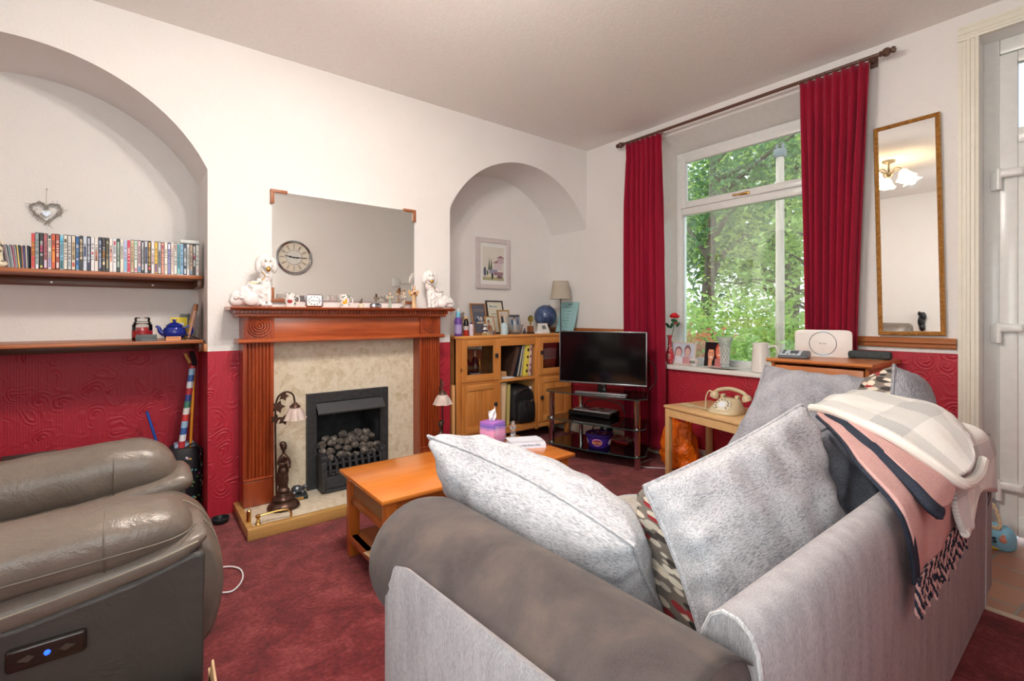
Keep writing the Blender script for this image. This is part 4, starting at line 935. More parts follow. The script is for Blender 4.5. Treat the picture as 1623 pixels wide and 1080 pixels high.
# things in the alcove behind the recliner
t = thing('star_bag', (.236, 3.64, .0), 'black bag printed with coloured stars standing in the alcove corner', 'bag')
w = MB(); w.loft([superring((0, 0, z), (1, 0, 0), (0, 1, 0), a, b, 3.2, 24) for z, a, b in ((0, .07, .08), (.04, .082, .1), (.25, .086, .11), (.36, .08, .1), (.38, .072, .09))]); w.build('body', plain((26, 26, 34), .6), t)
w = MB(); r = random.Random(9); cs = [plain(c, .5) for c in ((90, 210, 220), (230, 120, 180), (230, 200, 90), (120, 190, 120), (230, 230, 235))]
for i in range(70):
    a = r.uniform(-3.1, .2); z = r.uniform(.03, .35); c = Vector((.086*math.cos(a), .11*math.sin(a), z)); c.x = max(-.079, min(.079, c.x*1.15)); nn = Vector((c.x*1.4, c.y, 0)).normalized(); u = nn.cross(Vector((0, 0, 1))); v = Vector((0, 0, 1)); s = r.uniform(.007, .011); w.mi = i % 5
    rr_ = [(1 if k % 2 == 0 else .45) for k in range(10)]; c = c+nn*.015
    w = MB(); w.poly([c+u*s*rr_[k]*math.cos(k*PI/5)+v*s*rr_[k]*math.sin(k*PI/5) for k in range(10)], [tuple(range(10))]); w.build('star', cs[i % 5], t)
w = MB(); w.tube(smoothpath([(.07, -.07, .3), (.09, -.08, .35), (.05, -.085, .405), (-.0, -.08, .38)], 12), .008, 8, flat=.5); w.tube(smoothpath([(.08, -.085, .1), (.085, -.09, .2), (.078, -.09, .33)], 8), .0025, 6); w.build('strap', plain((26, 26, 34), .6), t)
w = MB(); w.box(-.05, -.04, .37, .06, .06, .40, .01); w.build('lining', plain((150, 170, 200), .7), t)
pA, pB = Vector((.222, 3.62, .38)), Vector((.292, 3.69, .915))
t = thing('wrapping_roll', (.222, 3.60, .38), 'upright roll of multicoloured striped wrapping paper in the alcove corner', 'paper roll')
w = MB(); d = Vector((.062, .04, .50)); w.cyl((0, 0, 0), d, .018, n=18); w.build('paper', stripes('gift_wrap', [(190, 50, 60), (226, 230, 236), (60, 100, 170), (150, 190, 220), (200, 60, 60), (230, 230, 226), (70, 130, 110), (60, 70, 140)], 'Z', 3.1), t)
t = thing('long_stick', (.265, 3.585, .30), 'orange-yellow stick with a black handle leaning in the alcove corner', 'stick')
w = MB(); w.cyl((0, 0, 0), (.028, .06, .57), .008, n=12); w.build('shaft', plain((232, 150, 30), .35), t)
w = MB(); w.tube([(.028, .06, .56), (.029, .06, .6), (.012, .045, .67)], [.012, .014, .013], 10); w.build('grip', BLACK, t)
w = MB(); w.tube([(.004, .055, .60), (-.022, .045, .66)], [.01, .008], 8); w.build('brush_head', plain((200, 150, 80), .5), t)
t = thing('blue_rod', (.085, 3.70, .36), 'thin bright blue rod poking up behind the recliner', 'rod'); w = MB(); w.cyl((.03, 0, 0), (-.03, .03, .24), .008, n=12); w.build('rod', plain((24, 76, 170), .35), t)
w = MB(); w.cyl((-.03, .03, .24), (-.031, .0305, .245), .006, n=12); w.build('tip', plain((20, 60, 140), .35), t)
t = thing('blue_wooden_box', (.06, 3.68, 0), 'plain wooden box on the floor behind the recliner, holding the blue rod', 'box'); w = MB(); w.box(-.15, -.12, .02, .06, .12, .36, .006); w.build('body', DARKW, t)
w = MB(); w.box(-.14, -.11, 0, .05, .11, .02); w.build('base', BLACK, t)
t = thing('dark_picture_frame', (-.46, 3.70, .0), 'dark carved wooden panel leaning behind the recliner', 'frame', rot=(-.35, 0, .0)); w = MB(); w.box(-.13, 0, 0, .10, .02, .44, .004); w.build('frame', plain((60, 36, 34), .5), t); w = MB(); w.box(-.09, -.002, .33, .06, 0, .41); w.build('inset', plain((96, 60, 50), .5), t)
t = thing('cream_blanket', (-.62, 3.5, 0), 'folded pale grey blanket on the floor at the far left behind the recliner', 'blanket'); w = MB(); w.box(-.16, -.1, 0, .12, .12, .36, .05, 4); w.box(-.15, -.09, .3, .11, .11, .385, .04, 4); w.build('cloth', fabric('pale_blanket_cloth', (176, 170, 164), (214, 208, 202)), t)
t = thing('black_dish', (.385, 3.22, 0), 'small black round dish on the carpet beside the hearth', 'dish'); w = MB(); w.lathe([(.03, 0), (.042, .01), (.046, .03), (.042, .03), (.036, .012), (0, .01)], n=24); w.build('dish', plain((26, 34, 36), .35), t)
w = MB(); w.lathe([(.0465, .026), (.0465, .031), (.042, .031)], n=24, caps=False); w.build('rim', plain((44, 60, 62), .3), t)

# ================================================================ RECLINER
t = thing('leather_recliner', (-.45, 1.95, 0), 'taupe leather power recliner with padded arms on the left', 'armchair'); T0 = Vector((-.45, 1.95, 0))
def L(x, y, z): return Vector((x, y, z))-T0
def armpad(yc, hw, zoff, rear=-1.05):
    R = []
    for x, z, hz, k in ((rear, .60, .055, .8), (-.8, .61, .066, .95), (-.5, .625, .072, 1), (-.2, .640, .075, 1), (-.05, .648, .075, 1), (.03, .650, .068, .95), (.08, .645, .055, .84), (.108, .638, .036, .64), (.122, .634, .012, .3)):
        R.append(superring(L(x, yc, z+zoff), (0, 1, 0), (0, 0, 1), hw*k, hz, 2.5, 32))
    return R
def puckers(o, seed, amp=.006, f=14):
    me = o.data
    for v in me.vertices:
        n_ = noise.noise(Vector((v.co.x*f+seed, v.co.y*f*.4, v.co.z*f*.4)))
        v.co += v.normal*amp*n_
    return o
def refine(R, k):
    """smooth extra rings between the given ones"""
    n = len(R[0]); m = (len(R)-1)*k+1
    return [[spline([r[j] for r in R], i/(m-1)) for j in range(n)] for i in range(m)]
for nm, yc, hw, zo, rear in (('near', 1.62, .125, -.012, -1.0), ('far', 2.27, .12, -.03, -1.0)):
    w = MB(); R = armpad(yc, hw, zo, rear)
    if nm == 'far': R = [[Vector((p.x, p.y, (p.z-(.62))*1.35+.62+.02)) for p in r_] for r_ in R]
    w.loft(refine(R, 4)); o = w.build('arm_pad', LEATH, t, sharp=0); puckers(o, 3 if nm == 'near' else 9)
    w = MB()
    xs = -.06
    ring = superring(L(xs, yc, (.65-.004+zo) if nm == 'near' else .632), (0, 1, 0), (0, 0, 1), hw+.002, .0765 if nm == 'near' else .1035, 2.5, 32)
    w.tube(ring, .0022, 6, loop=True)
    if nm == 'near': w.tube(smoothpath([L(x, yc-hw*1.0*k-.002, z+zo) for x, z, k in ((-1., .585, .8), (-.8, .598, .95), (-.5, .612, 1), (-.2, .625, 1), (-.03, .634, 1), (.05, .638, .97), (.1, .643, .84), (.128, .648, .55))], 40), .0025, 6)
    w.build('seam', plain((96, 86, 76), .5), o)
# lower padded cuff and side panel (near side)
w = MB(); R = []
for x, z, hz, k in ((-1.0, .50, .04, 1), (-.6, .505, .045, 1), (-.3, .52, .048, 1), (-.1, .545, .048, 1), (.05, .572, .044, 1), (.12, .592, .034, .95), (.15, .605, .016, .8)):
    R.append(superring(L(x, 1.64, z), (0, 1, 0), (0, 0, 1), .135*k, hz, 2.6, 28))
w.loft(refine(R, 4)); o = w.build('arm_cuff', LEATH, t, sharp=0); puckers(o, 5, .005, 20)
w = MB(); w.tube(smoothpath([L(x, 1.502, z) for x, z in ((-1.0, .512), (-.6, .517), (-.3, .534), (-.1, .559), (.05, .585), (.13, .606))], 30), .0025, 6); w.build('seam', plain((150, 138, 122), .6), o)
w = MB(); prof = [(-1.05, .04), (.10, .04), (.128, .06), (.142, .2), (.147, .57), (.12, .575), (.0, .54), (-.2, .51), (-.6, .49), (-1.05, .49)]
w.prism([(a-T0.x, b) for a, b in prof], 1, 1.51-T0.y, 1.77-T0.y); o = w.build('side_panel', LEATHD, t)
bv = o.modifiers.new('bevel', 'BEVEL'); bv.width = .012; bv.segments = 3
w = MB(); w.prism([(a-T0.x, b) for a, b in prof], 1, 2.15-T0.y, 2.37-T0.y); o = w.build('side_panel', LEATHD, t); bv = o.modifiers.new('bevel', 'BEVEL'); bv.width = .012; bv.segments = 3
w = MB(); R = []
for x, z, hz, k in ((-1.0, .50, .05, 1), (-.3, .52, .05, 1), (.05, .56, .05, 1), (.14, .575, .045, .95), (.17, .575, .02, .8)):
    R.append(superring(L(x, 2.27, z), (0, 1, 0), (0, 0, 1), .13*k, hz, 2.6, 28))
w.loft(refine(R, 4)); w.build('arm_cuff', LEATH, t, sharp=0)
# seat and footrest roll
prof = [(-.55, .47), (-.2, .51), (.03, .555), (.12, .552), (.185, .50), (.218, .43), (.228, .35), (.215, .27), (.19, .21), (.15, .18), (.05, .18), (-.2, .2), (-.55, .3)]
w = MB(); PP = smoothpath([(a, 0, b) for a, b in prof]+[(-.55, 0, .5)], 72)
R = []
for y, s in ((1.74, .93), (1.76, .985), (1.80, 1.), (1.88, 1.012), (1.93, 1.0), (1.98, 1.012), (2.04, 1.), (2.1, 1.012), (2.15, 1.), (2.17, .985), (2.19, .93)):
    R.append([L(-.15+(p.x+.15)*s, y, .38+(p.z-.38)*s) for p in PP])
w.loft(refine(R, 3)); o = w.build('seat', LEATH, t, sharp=0); puckers(o, 12, .008, 11)
w = MB()
for y in (1.93, 2.04): w.tube([L(-.15+(p.x+.15)*1.006, y, .38+(p.z-.38)*1.006) for p in PP[:50]], .002, 5)
w.build('seam', plain((150, 138, 122), .6), o)
w = MB(); w.box(-.58, -.18, .05, .60-.03, .2, .2, .02); w.build('base_frame', LEATHD, t)
# back
w = MB(); R = []
for z, x, hx, hy in ((.42, -.62, .13, .24), (.5, -.64, .15, .26), (.7, -.69, .16, .27), (.9, -.76, .15, .27), (1.05, -.82, .12, .26), (1.1, -.84, .06, .22)):
    R.append(superring(L(x, 1.94, z), (1, 0, 0), (0, 1, 0), hx, hy, 2.8, 36))
w.loft(refine(R, 4)); o = w.build('backrest', LEATH, t, sharp=0); puckers(o, 15, .01, 9)
# switch plate
w = MB(); w.box(.225, -.453, .414, .36, -.436, .466, .012, 4); o = w.build('control_plate', plain((40, 30, 26), .15), t)
w = MB(); w.lathe([(.006, 0), (.005, .003), (0, .004)], n=18); o2 = w.build('power_button', emit((30, 80, 255), 1.6), o); o2.location = (.293, -.453, .44); o2.rotation_euler = (PI/2, 0, 0)
for pp in ([(.245, .44), (.262, .447), (.272, .44), (.262, .433)], [(.34, .44), (.323, .447), (.313, .44), (.323, .433)]): w = MB(); w.prism(pp, 1, -.456, -.452); w.build('rocker_button', plain((70, 60, 54), .3), o)
# white cable
w = MB(); w.tube(smoothpath([(.2, 2.3, .006), (.26, 2.40, .006), (.33, 2.38, .006), (.38, 2.46, .006), (.385, 2.56, .008), (.335, 2.62, .01), (.24, 2.6, .02), (.2, 2.45, .05)], 40), .0035, 6); tag(w.build('charging_cable', plain((236, 236, 240), .4)), 'thin white cable looping on the carpet beside the recliner', 'cable')
# cardboard box at the bottom edge
t = thing('cardboard_box', (.02, 1.27, 0), 'open cardboard box on the carpet at the bottom edge of the picture', 'box')
w = MB(); w.box(-.2, -.17, 0, .13, -.165, .26); w.box(-.2, .165, 0, .13, .17, .26); w.box(-.2, -.17, 0, -.195, .17, .26); w.box(.125, -.17, 0, .13, .17, .30); w.box(-.2, -.17, 0, .13, .17, .005); w.build('carton', CARD, t)
w = MB(); w.poly([(.125, .17, .26), (.13, .17, .26), (.13, .10, .36), (.125, .10, .36), (.125, -.17, .26), (.13, -.17, .26), (.13, -.1, .30), (.125, -.1, .30)], [(0, 1, 2, 3), (4, 5, 6, 7), (3, 2, 6, 7), (0, 3, 7, 4), (1, 2, 6, 5)]); w.build('side_flap', CARD, t)
pts = [(-.2, .165, .26), (-.02, .13, .285), (.06, .10, .312), (.10, .09, .318), (.125, .09, .26)]
w = MB(); w.poly([Vector(p) for p in pts]+[Vector(p)+Vector((0, .006, 0)) for p in pts], [(0, 1, 2, 3, 4), (9, 8, 7, 6, 5), (0, 1, 6, 5), (1, 2, 7, 6), (2, 3, 8, 7), (3, 4, 9, 8)]); w.build('end_flap', CARD, t)
# ================================================================ RIGHT ALCOVE: PINE CABINET
CT = 1.02; CY0 = 3.5
t = thing('pine_cabinet', (2.82, 3.68, 0), 'knotty pine display cabinet with glazed doors in the right alcove', 'cabinet'); cab = t
def cb(w, x0, y0, z0, x1, y1, z1, b=.002): w.box(x0-2.82, y0-3.68, z0, x1-2.82, y1-3.68, z1, b)
XL, XR = 2.14, 3.52; D1, D2 = 2.60, 3.05
w = MB(); cb(w, XL-.02, CY0-.015, CT-.022, XR+.02, 3.858, CT, .004); w.build('top', PINE, t)
w = MB()
for x in (XL, XR-.02): cb(w, x, CY0+.002, .12, x+.02, 3.85, CT-.022)
for x in (D1-.01, D2-.01): cb(w, x, CY0+.002, .15, x+.02, 3.85, CT-.022)
cb(w, XL+.02, 3.835, .15, XR-.02, 3.848, CT-.022, 0)
cb(w, XL+.02, CY0+.02, .155, XR-.02, 3.835, .175); cb(w, XL+.02, CY0+.02, .595, XR-.02, 3.835, .615); w.build('carcass', PINEIN, t)
w = MB(); cb(w, XL, CY0-.004, .10, XL+.05, CY0+.03, CT-.022); cb(w, D1-.016, CY0-.004, .1, D1+.016, CY0+.02, CT-.022); cb(w, D2-.016, CY0-.004, .1, D2+.016, CY0+.02, CT-.022); cb(w, XR-.05, CY0-.004, .10, XR, CY0+.03, CT-.022); w.build('stile', PINEZ, t)
w = MB(); cb(w, D1+.016, CY0-.003, .92, D2-.016, CY0+.018, CT-.022); cb(w, D1+.016, CY0-.003, .59, D2-.016, CY0+.02, .615); cb(w, XL+.05, CY0-.003, .11, D1-.016, CY0+.02, .165); cb(w, D1+.016, CY0-.003, .115, D2-.016, CY0+.02, .175); cb(w, D2+.016, CY0-.003, .115, XR-.05, CY0+.02, .165)
cb(w, XL+.05, CY0-.003, .60, D1-.016, CY0+.02, .615); cb(w, D2+.016, CY0-.003, .60, XR-.05, CY0+.02, .615); cb(w, XL+.05, CY0-.003, .985, D1-.016, CY0+.02, CT-.022); cb(w, D2+.016, CY0-.003, .985, XR-.05, CY0+.02, CT-.022); w.build('cross_rail', PINE, t)
for x in (XL+.02, XR-.055):
    for y in (CY0+.01, 3.80):
        w = MB(); cb(w, x, y, 0, x+.04, y+.04, .13, .004); w.build('leg', PINEZ, t)
KNOB = plain((96, 98, 102), .3, .8)
def cdoor(x0, x1, z0, z1, glass, hx):
    w = MB(); y0, y1 = CY0-.014, CY0+.006; f = .055
    def ringp(y, e): return [Vector((a-2.82, y-3.68, b)) for a, b in ((x0+e, z0+e), (x1-e, z0+e), (x1-e, z1-e), (x0+e, z1-e))]
    w.loft([ringp(y1, f), ringp(y1, 0), ringp(y0+.002, 0), ringp(y0, .002), ringp(y0, f-.002), ringp(y0+.002, f), ringp(y1, f)], caps=False, sm=False); d = w.build('door', PINEZ, t)
    for za, zb in ((z0+.003, z0+f*1.15), (z1-f, z1-.003)): w = MB(); cb(w, x0+f, y0-.001, za, x1-f, y1-.001, zb); w.build('door_rail', PINE, d)
    w = MB()
    if glass: cb(w, x0+f, y0+.009, z0+f, x1-f, y0+.012, z1-f, 0); w.build('pane', CLEAR, d)
    else:
        m = x0+f+(x1-x0-2*f)*.58; cb(w, x0+f, y0+.008, z0+f, m-.001, y0+.016, z1-f, .001); cb(w, m+.001, y0+.008, z0+f, x1-f, y0+.016, z1-f, .001); w.build('panel', PINEZ, d)
    w = MB(); cb(w, hx-.016, y0-.022, (z0+z1)/2+.02 if glass else z1-.215, hx+.016, y0-.012, (z0+z1)/2+.058 if glass else z1-.177, .006); cb(w, hx-.008, y0-.014, (z0+z1)/2+.03 if glass else z1-.205, hx+.008, y0+.002, (z0+z1)/2+.048 if glass else z1-.187, .002); w.build('knob', KNOB, d)
cdoor(XL+.052, D1-.018, .618, .983, True, D1-.05); cdoor(XL+.052, D1-.018, .167, .598, False, D1-.06)
cdoor(D2+.018, XR-.052, .618, .983, True, D2+.045); cdoor(D2+.018, XR-.052, .167, .598, False, D2+.045)
# contents
t = thing('cabinet_bottle', (2.44, 3.66, .616), 'dark champagne-style bottle behind the left glass door of the pine cabinet', 'bottle')
w = MB(); w.lathe([(.04, 0), (.045, .01), (.045, .12), (.03, .17), (.014, .21), (.013, .26)], n=24); w.build('glass', plain((26, 34, 30), .1), t)
w = MB(); w.lathe([(.0155, .2), (.015, .265), (0, .27)], n=20); w.build('foil', plain((196, 190, 150), .3, .8), t)
w = MB(); w.lathe([(.0455, .02), (.0455, .06)], n=20, caps=False); w.build('label_band', PAPER, t)
t = thing('gold_bottle', (2.52, 3.70, .616), 'slim golden bottle beside the dark bottle in the cabinet', 'bottle')
w = MB(); w.lathe([(.016, 0), (.018, .01), (.018, .1), (.009, .14), (.008, .18), (0, .182)], n=18); w.build('body', GOLD, t)
w = MB(); w.lathe([(.01, .17), (.01, .19), (0, .192)], n=16); w.build('stopper', BRASS, t)
t = thing('glass_dome', (2.43, 3.70, .616), 'clear glass bowl behind the bottles in the left of the cabinet', 'bowl')
w = MB(); w.lathe([(.03, .0), (.08, .02), (.10, .1), (.09, .2), (.05, .26), (.02, .27)], n=28); w.build('bowl', CLEAR, t); t.location.x = 2.34; t.scale = (.75, .75, .75)
def bookx(x, y, z, wd, ht, dp, lean, label, c, name='photo_album', cat='album', pages=True, mark=None):
    t = thing(name, (x, y, z), label, cat, rot=(0, lean, 0)); w = MB(); w.box(0, 0, 0, wd, dp, ht, .003); w.build('cover', plain(c, .5), t)
    if mark:
        w = MB()
        for k, (a, b) in enumerate(((.12, .2), (.3, .36), (.55, .62), (.75, .85))): w.box(wd*.25, -.001, ht*a, wd*.75, 0, ht*b)
        w.build('printing', plain(mark, .5), t)
    elif pages:
        w = MB(); w.box(wd*.15, -.001, .004, wd*.85, .0, ht-.004); w.build('page_edges', plain((196, 190, 176) if pages == 2 else tuple(min(255, v+30) for v in c), .6), t)
    return t
bookx(2.745, 3.54, .625, .05, .30, .27, .30, 'thick dark brown album leaning in the open middle shelf of the cabinet', (58, 36, 26))
bookx(2.835, 3.54, .622, .022, .30, .25, .22, 'navy blue album leaning right of the dark brown album', (40, 48, 66), pages=2)
bookx(2.875, 3.54, .62, .018, .30, .25, .16, 'slim green-grey album leaning against the yellow book', (80, 92, 84), pages=2)
bookx(2.915, 3.52, .62, .042, .315, .24, .10, 'tall yellow children\'s book upright in the middle shelf', (236, 214, 90), 'tall_book', 'book', mark=(40, 36, 40))
bookx(2.965, 3.52, .62, .03, .32, .24, .06, 'tall pale pink book at the right of the yellow book', (226, 196, 192), 'tall_book', 'book', mark=(150, 60, 90))
t = thing('card_box', (2.635, 3.55, .616), 'small tan box lying in the open middle shelf', 'box'); w = MB(); w.box(0, 0, .014, .085, .1, .06, .002); w.build('carton', plain((206, 160, 110), .6), t); w = MB(); w.box(0, -.001, .03, .085, 0, .035); w.build('tape', plain((180, 130, 90), .5), t)
t = thing('paper_stack', (2.64, 3.51, .616), 'small stack of white papers at the front of the middle shelf', 'papers'); w = MB()
for k in range(4): w.box(0, .0+.004*k, .003*k, .16-.01*k, .12, .003*k+.0025)
w.build('sheets', PAPER, t)
bookx(2.625, 3.54, .176, .075, .40, .26, .04, 'wide cream box file standing in the lower opening of the cabinet', (214, 186, 146), 'box_file', 'file')
bookx(2.715, 3.54, .176, .035, .38, .26, .03, 'slim yellow-green file beside the cream box file', (176, 160, 90), 'box_file', 'file')
t = thing('black_shoulder_bag', (2.895, 3.56, .176), 'black nylon bag with zips in the lower opening of the cabinet', 'bag')
BAGM = mottled('black_nylon', [(.3, (16, 16, 18)), (.7, (34, 34, 38))], 60, .55, .2)
w = MB(); w.loft(refine([superring((0, y, .0+zc), (1, 0, 0), (0, 0, 1), rx, rz_, 4, 32) for y, rx, rz_, zc in ((-.06, .10, .13, .15), (-.05, .125, .155, .165), (0, .135, .17, .175), (.1, .135, .175, .18), (.2, .13, .17, .175), (.22, .1, .14, .17))], 2)); w.build('body', BAGM, t)
w = MB(); w.loft([superring((.012, y, .115), (1, 0, 0), (0, 0, 1), rx, rz_, 5, 28) for y, rx, rz_ in ((-.095, .085, .085), (-.085, .10, .10), (-.05, .105, .105))]); w.build('front_pocket', BAGM, t)
w = MB(); w.tube(smoothpath([(-.10, -.05, .24), (-.04, -.056, .30), (.05, -.05, .31), (.12, -.02, .25)], 16), .01, 8, flat=.5); w.tube([(.0, -.1, .20), (.005, -.1, .12)], .003, 6); w.build('strap', BLACK, t)
w = MB(); w.tube([(.055+.02*math.cos(a), -.092, .225+.016*math.sin(a)) for a in [PI+i*PI/8 for i in range(9)]], .0025, 6); w.box(-.02, -.098, .13, -.014, -.094, .21); w.build('zip_pull', CHROME, t)
w = MB(); w.box(.09, -.04, .30, .105, -.02, .34, .002); w.build('tag', PAPER, t)
# right glazed section contents
t = thing('purple_box', (3.17, 3.62, .616), 'small dark purple box behind the right glass door', 'box'); w = MB(); w.box(-.03, 0, .1, .04, .06, .26, .004); w.box(-.025, .01, 0, .035, .05, .1, .003); w.build('carton', plain((50, 40, 80), .4), t); w = MB(); w.box(-.01, -.001, .16, .02, 0, .19); w.build('label_band', PAPER, t)
t = thing('paper_stack', (3.33, 3.62, .616), 'white folded papers on the box behind the right glass door', 'papers'); w = MB(); w.box(-.1, -.02, .0, .1, .15, .14, .004); w.mi = 1
for k in range(6): w.box(-.1+.006*k, -.03+.004*k, .14+.018*k, .1, .15, .154+.018*k, .002)
w.build('sheets', [PINEIN, PAPER], t)
t = thing('small_jar', (3.135, 3.55, .616), 'tiny white jar at the front behind the right glass door', 'jar'); w = MB(); w.lathe([(.014, 0), (.016, .02), (.012, .034), (0, .035)], n=16); w.build('pot', PORC, t)
w = MB(); w.lathe([(.013, .034), (.013, .042), (0, .043)], n=16); w.build('lid', plain((60, 60, 66), .4), t)
bookx(2.055, 3.42, 0, .03, .62, .05, 0, 'narrow pale wooden plank standing between the wall and the pine cabinet', (206, 150, 90), 'wooden_plank', 'plank')

# ---- on top of the cabinet
t = thing('spray_bottle', (2.20, 3.56, CT), 'purple aerosol bottle with a blue cap at the cabinet left end', 'bottle')
w = MB(); w.lathe([(.03, 0), (.033, .005), (.033, .13), (.026, .155), (.02, .16)], n=24); w.build('body', plain((110, 70, 160), .3), t)
w = MB(); w.lathe([(.0335, .02), (.0335, .1)], n=24, caps=False); w.build('label_band', plain((176, 160, 214), .4), t)
w = MB(); w.lathe([(.019, .158), (.02, .2), (.014, .215), (.008, .22)], n=20); w.build('cap', plain((120, 190, 220), .3), t)
w = MB(); w.lathe([(.014, .21), (.013, .235), (.006, .245), (0, .246)], n=18); w.build('nozzle', PORC, t)
t = thing('black_cap_bottle', (2.275, 3.55, CT), 'small bottle with dark upper half and red base beside the purple aerosol', 'bottle')
w = MB(); w.lathe([(.022, 0), (.024, .005), (.024, .05)], n=20); w.build('base', plain((170, 50, 40), .2), t)
w = MB(); w.lathe([(.0242, .05), (.0242, .085)], n=20); w.build('label_band', plain((190, 180, 176), .4), t)
w = MB(); w.lathe([(.024, .085), (.023, .12), (.014, .145), (.01, .15), (0, .152)], n=20); w.build('cap', plain((30, 28, 30), .25), t)
t = thing('white_pump_bottle', (2.335, 3.56, CT), 'small white bottle with a dark cap on the pine cabinet', 'bottle')
w = MB(); w.lathe([(.018, 0), (.02, .005), (.02, .09), (.012, .1)], n=18); w.build('body', plain((226, 214, 230), .3), t); w = MB(); w.lathe([(.01, .1), (.009, .118), (0, .12)], n=14); w.build('cap', plain((70, 60, 90), .3), t)
t = thing('soft_toy', (2.315, 3.70, CT), 'brown and cream soft toy sitting behind the small bottles', 'toy')
blob('body', [((-.01, 0, .07), (.04, .035, .07)), ((-.01, 0, .155), (.042, .038, .04)), ((-.04, 0, .19), (.014, .01, .016)), ((.02, 0, .195), (.014, .01, .016))], mottled('grey_plush', [(.3, (110, 98, 90)), (.7, (150, 138, 128))], 90, 1., .5), t, .004, 2)
w = MB(); w.ell((.03, -.04, .14), (.024, .016, .028)); w.ell((.035, -.04, .115), (.012, .012, .012)); w.build('pale_patch', plain((232, 190, 130), .8), t)
w = MB(); w.ell((.032, -.057, .145), .004); w.build('nose', BLACK, t)
t = thing('pink_flower', (2.235, 3.82, CT), 'pink petal ornament standing high against the alcove wall', 'decoration')
w = MB(); pts = [(0, .2), (.05, .21), (.07, .26), (.04, .32), (.02, .38), (0, .41), (-.02, .38), (-.05, .33), (-.06, .27)]; w.prism(pts, 1, -.006, .006); w.build('petals', plain((226, 110, 130), .6), t); w = MB(); w.cyl((0, 0, 0), (0, 0, .22), .004, n=8); w.build('stem', plain((120, 150, 90), .6), t)
t = thing('wooden_wall_hanging', (2.17, 3.83, 1.36), 'pale wooden carved shape hanging on the alcove wall by the chimney breast', 'decoration')
w = MB(); w.box(-.04, -.01, .18, .02, .02, .29, .006); w.box(-.02, -.012, .19, .055, .01, .215, .005); w.box(-.035, -.008, .0, .0, .012, .19, .006); w.build('carving', plain((208, 176, 140), .6), t); w = MB(); w.tube([(-.01, .02, .29), (-.01, .025, .34)], .002, 5); w.build('cord', plain((160, 140, 120), .7), t)
# black and white glasses case ornament
t = thing('spotted_ornament', (2.47, 3.54, CT), 'white ornament with navy bands and looped feet on the cabinet', 'ornament')
w = MB(); w.ell((0, 0, .045), (.022, .018, .03)); w.ell((0, 0, .085), (.018, .016, .016)); w.build('body', PORC, t)
w = MB(); w.lathe([(.0225, .035), (.0225, .05)], n=16, sy=.85); w.lathe([(.019, .078), (.019, .088)], n=16, sy=.9); w.build('bands', plain((24, 28, 60), .3), t)
w = MB()
for s in (-1, 1): w.tube([(s*.022+.016*math.cos(a), -.016, .012+.01*math.sin(a)) for a in [i*PI/7 for i in range(14)]], .0035, 6, loop=True)
w.build('loops', plain((210, 196, 140), .3), t)
t = thing('cream_dish', (2.545, 3.56, CT), 'cream lidded dish between the small ornaments on the cabinet', 'dish'); w = MB(); w.lathe([(.03, 0), (.04, .01), (.042, .035), (.03, .045), (0, .05)], n=24, wob=lambda a, z: .04*math.sin(a*10)); w.build('bowl', CRYST, t); w = MB(); w.lathe([(.008, .048), (.006, .06), (.012, .068), (0, .074)], n=14); w.build('lid', GOLD, t)
SKIN = plain((214, 170, 146), .5); SKIN2 = plain((196, 150, 124), .5)
def frame(x, y, z, wd, ht, lean, rz, label, fc, shapes, bg, fw=.014, mount=None, name='framed_photo', cat='framed photo', grp=None, depth=.012):
    """stands on its foot, tilted back; shapes = list of (kind, x, z, rx, rz, colour) in unit picture coordinates"""
    t = thing(name, (x, y, z), label, cat, grp, rot=(-lean, 0, rz)); w = MB(); h = wd/2
    for a in ((-h, 0, -h+fw, ht), (h-fw, 0, h, ht), (-h+fw, 0, h-fw, fw), (-h+fw, ht-fw, h-fw, ht)): w.box(a[0], -depth/2, a[1], a[2], depth/2, a[3], .001)
    w.build('frame', fc, t)
    mats = [bg]; w = MB(); w.box(-h+fw, -.001, fw, h-fw, depth/2-.001, ht-fw)
    iw, ih = wd-2*fw, ht-2*fw; k = 0
    if mount:
        mats.append(mount[1]); w.mi = 1; m = mount[0]; w.box(-h+fw+m*iw, -.0016, fw+m*ih, h-fw-m*iw, -.001, ht-fw-m*ih); sx0, sz0, sw, shh = -h+fw+m*iw, fw+m*ih, iw*(1-2*m), ih*(1-2*m)
    else: sx0, sz0, sw, shh = -h+fw, fw, iw, ih
    for kind, a, b, ra, rb, c in shapes:
        k += 1
        if c not in mats: mats.append(c)
        w.mi = mats.index(c); cx, cz = sx0+a*sw, sz0+b*shh; yv = -.0018-k*.00012
        if kind == 'e': w.disc((cx, yv, cz), (ra*sw, 0, 0), (0, 0, rb*shh))
        elif kind == 'r': w.poly([(cx-ra*sw, yv, cz-rb*shh), (cx+ra*sw, yv, cz-rb*shh), (cx+ra*sw, yv, cz+rb*shh), (cx-ra*sw, yv, cz+rb*shh)], [(0, 1, 2, 3)])
        elif kind == 't': w.poly([(cx-ra*sw, yv, cz), (cx+ra*sw, yv, cz), (cx, yv, cz+rb*shh)], [(0, 1, 2)])
    w.build('picture', mats, t, recalc=False); return t
pc = lambda c: plain(c, .35)
OAK = wood('oak_frame', (150, 96, 52), (196, 140, 84), 0, 2, .4); DKF = pc((50, 40, 34)); GLD = plain((190, 150, 90), .3, .6)
FG = 'framed photographs on the pine cabinet'
frame(2.56, 3.72, CT, .20, .30, .22, .18, 'large oak-framed certificate photo on the left of the cabinet', OAK, [('r', .5, .8, .4, .05, pc((120, 116, 120))), ('e', .35, .5, .14, .1, pc((190, 196, 210))), ('t', .3, .4, .15, .2, pc((50, 80, 100))), ('e', .62, .5, .1, .08, pc((214, 206, 206))), ('r', .55, .36, .3, .03, pc((214, 196, 170)))], pc((92, 94, 110)), grp=FG)
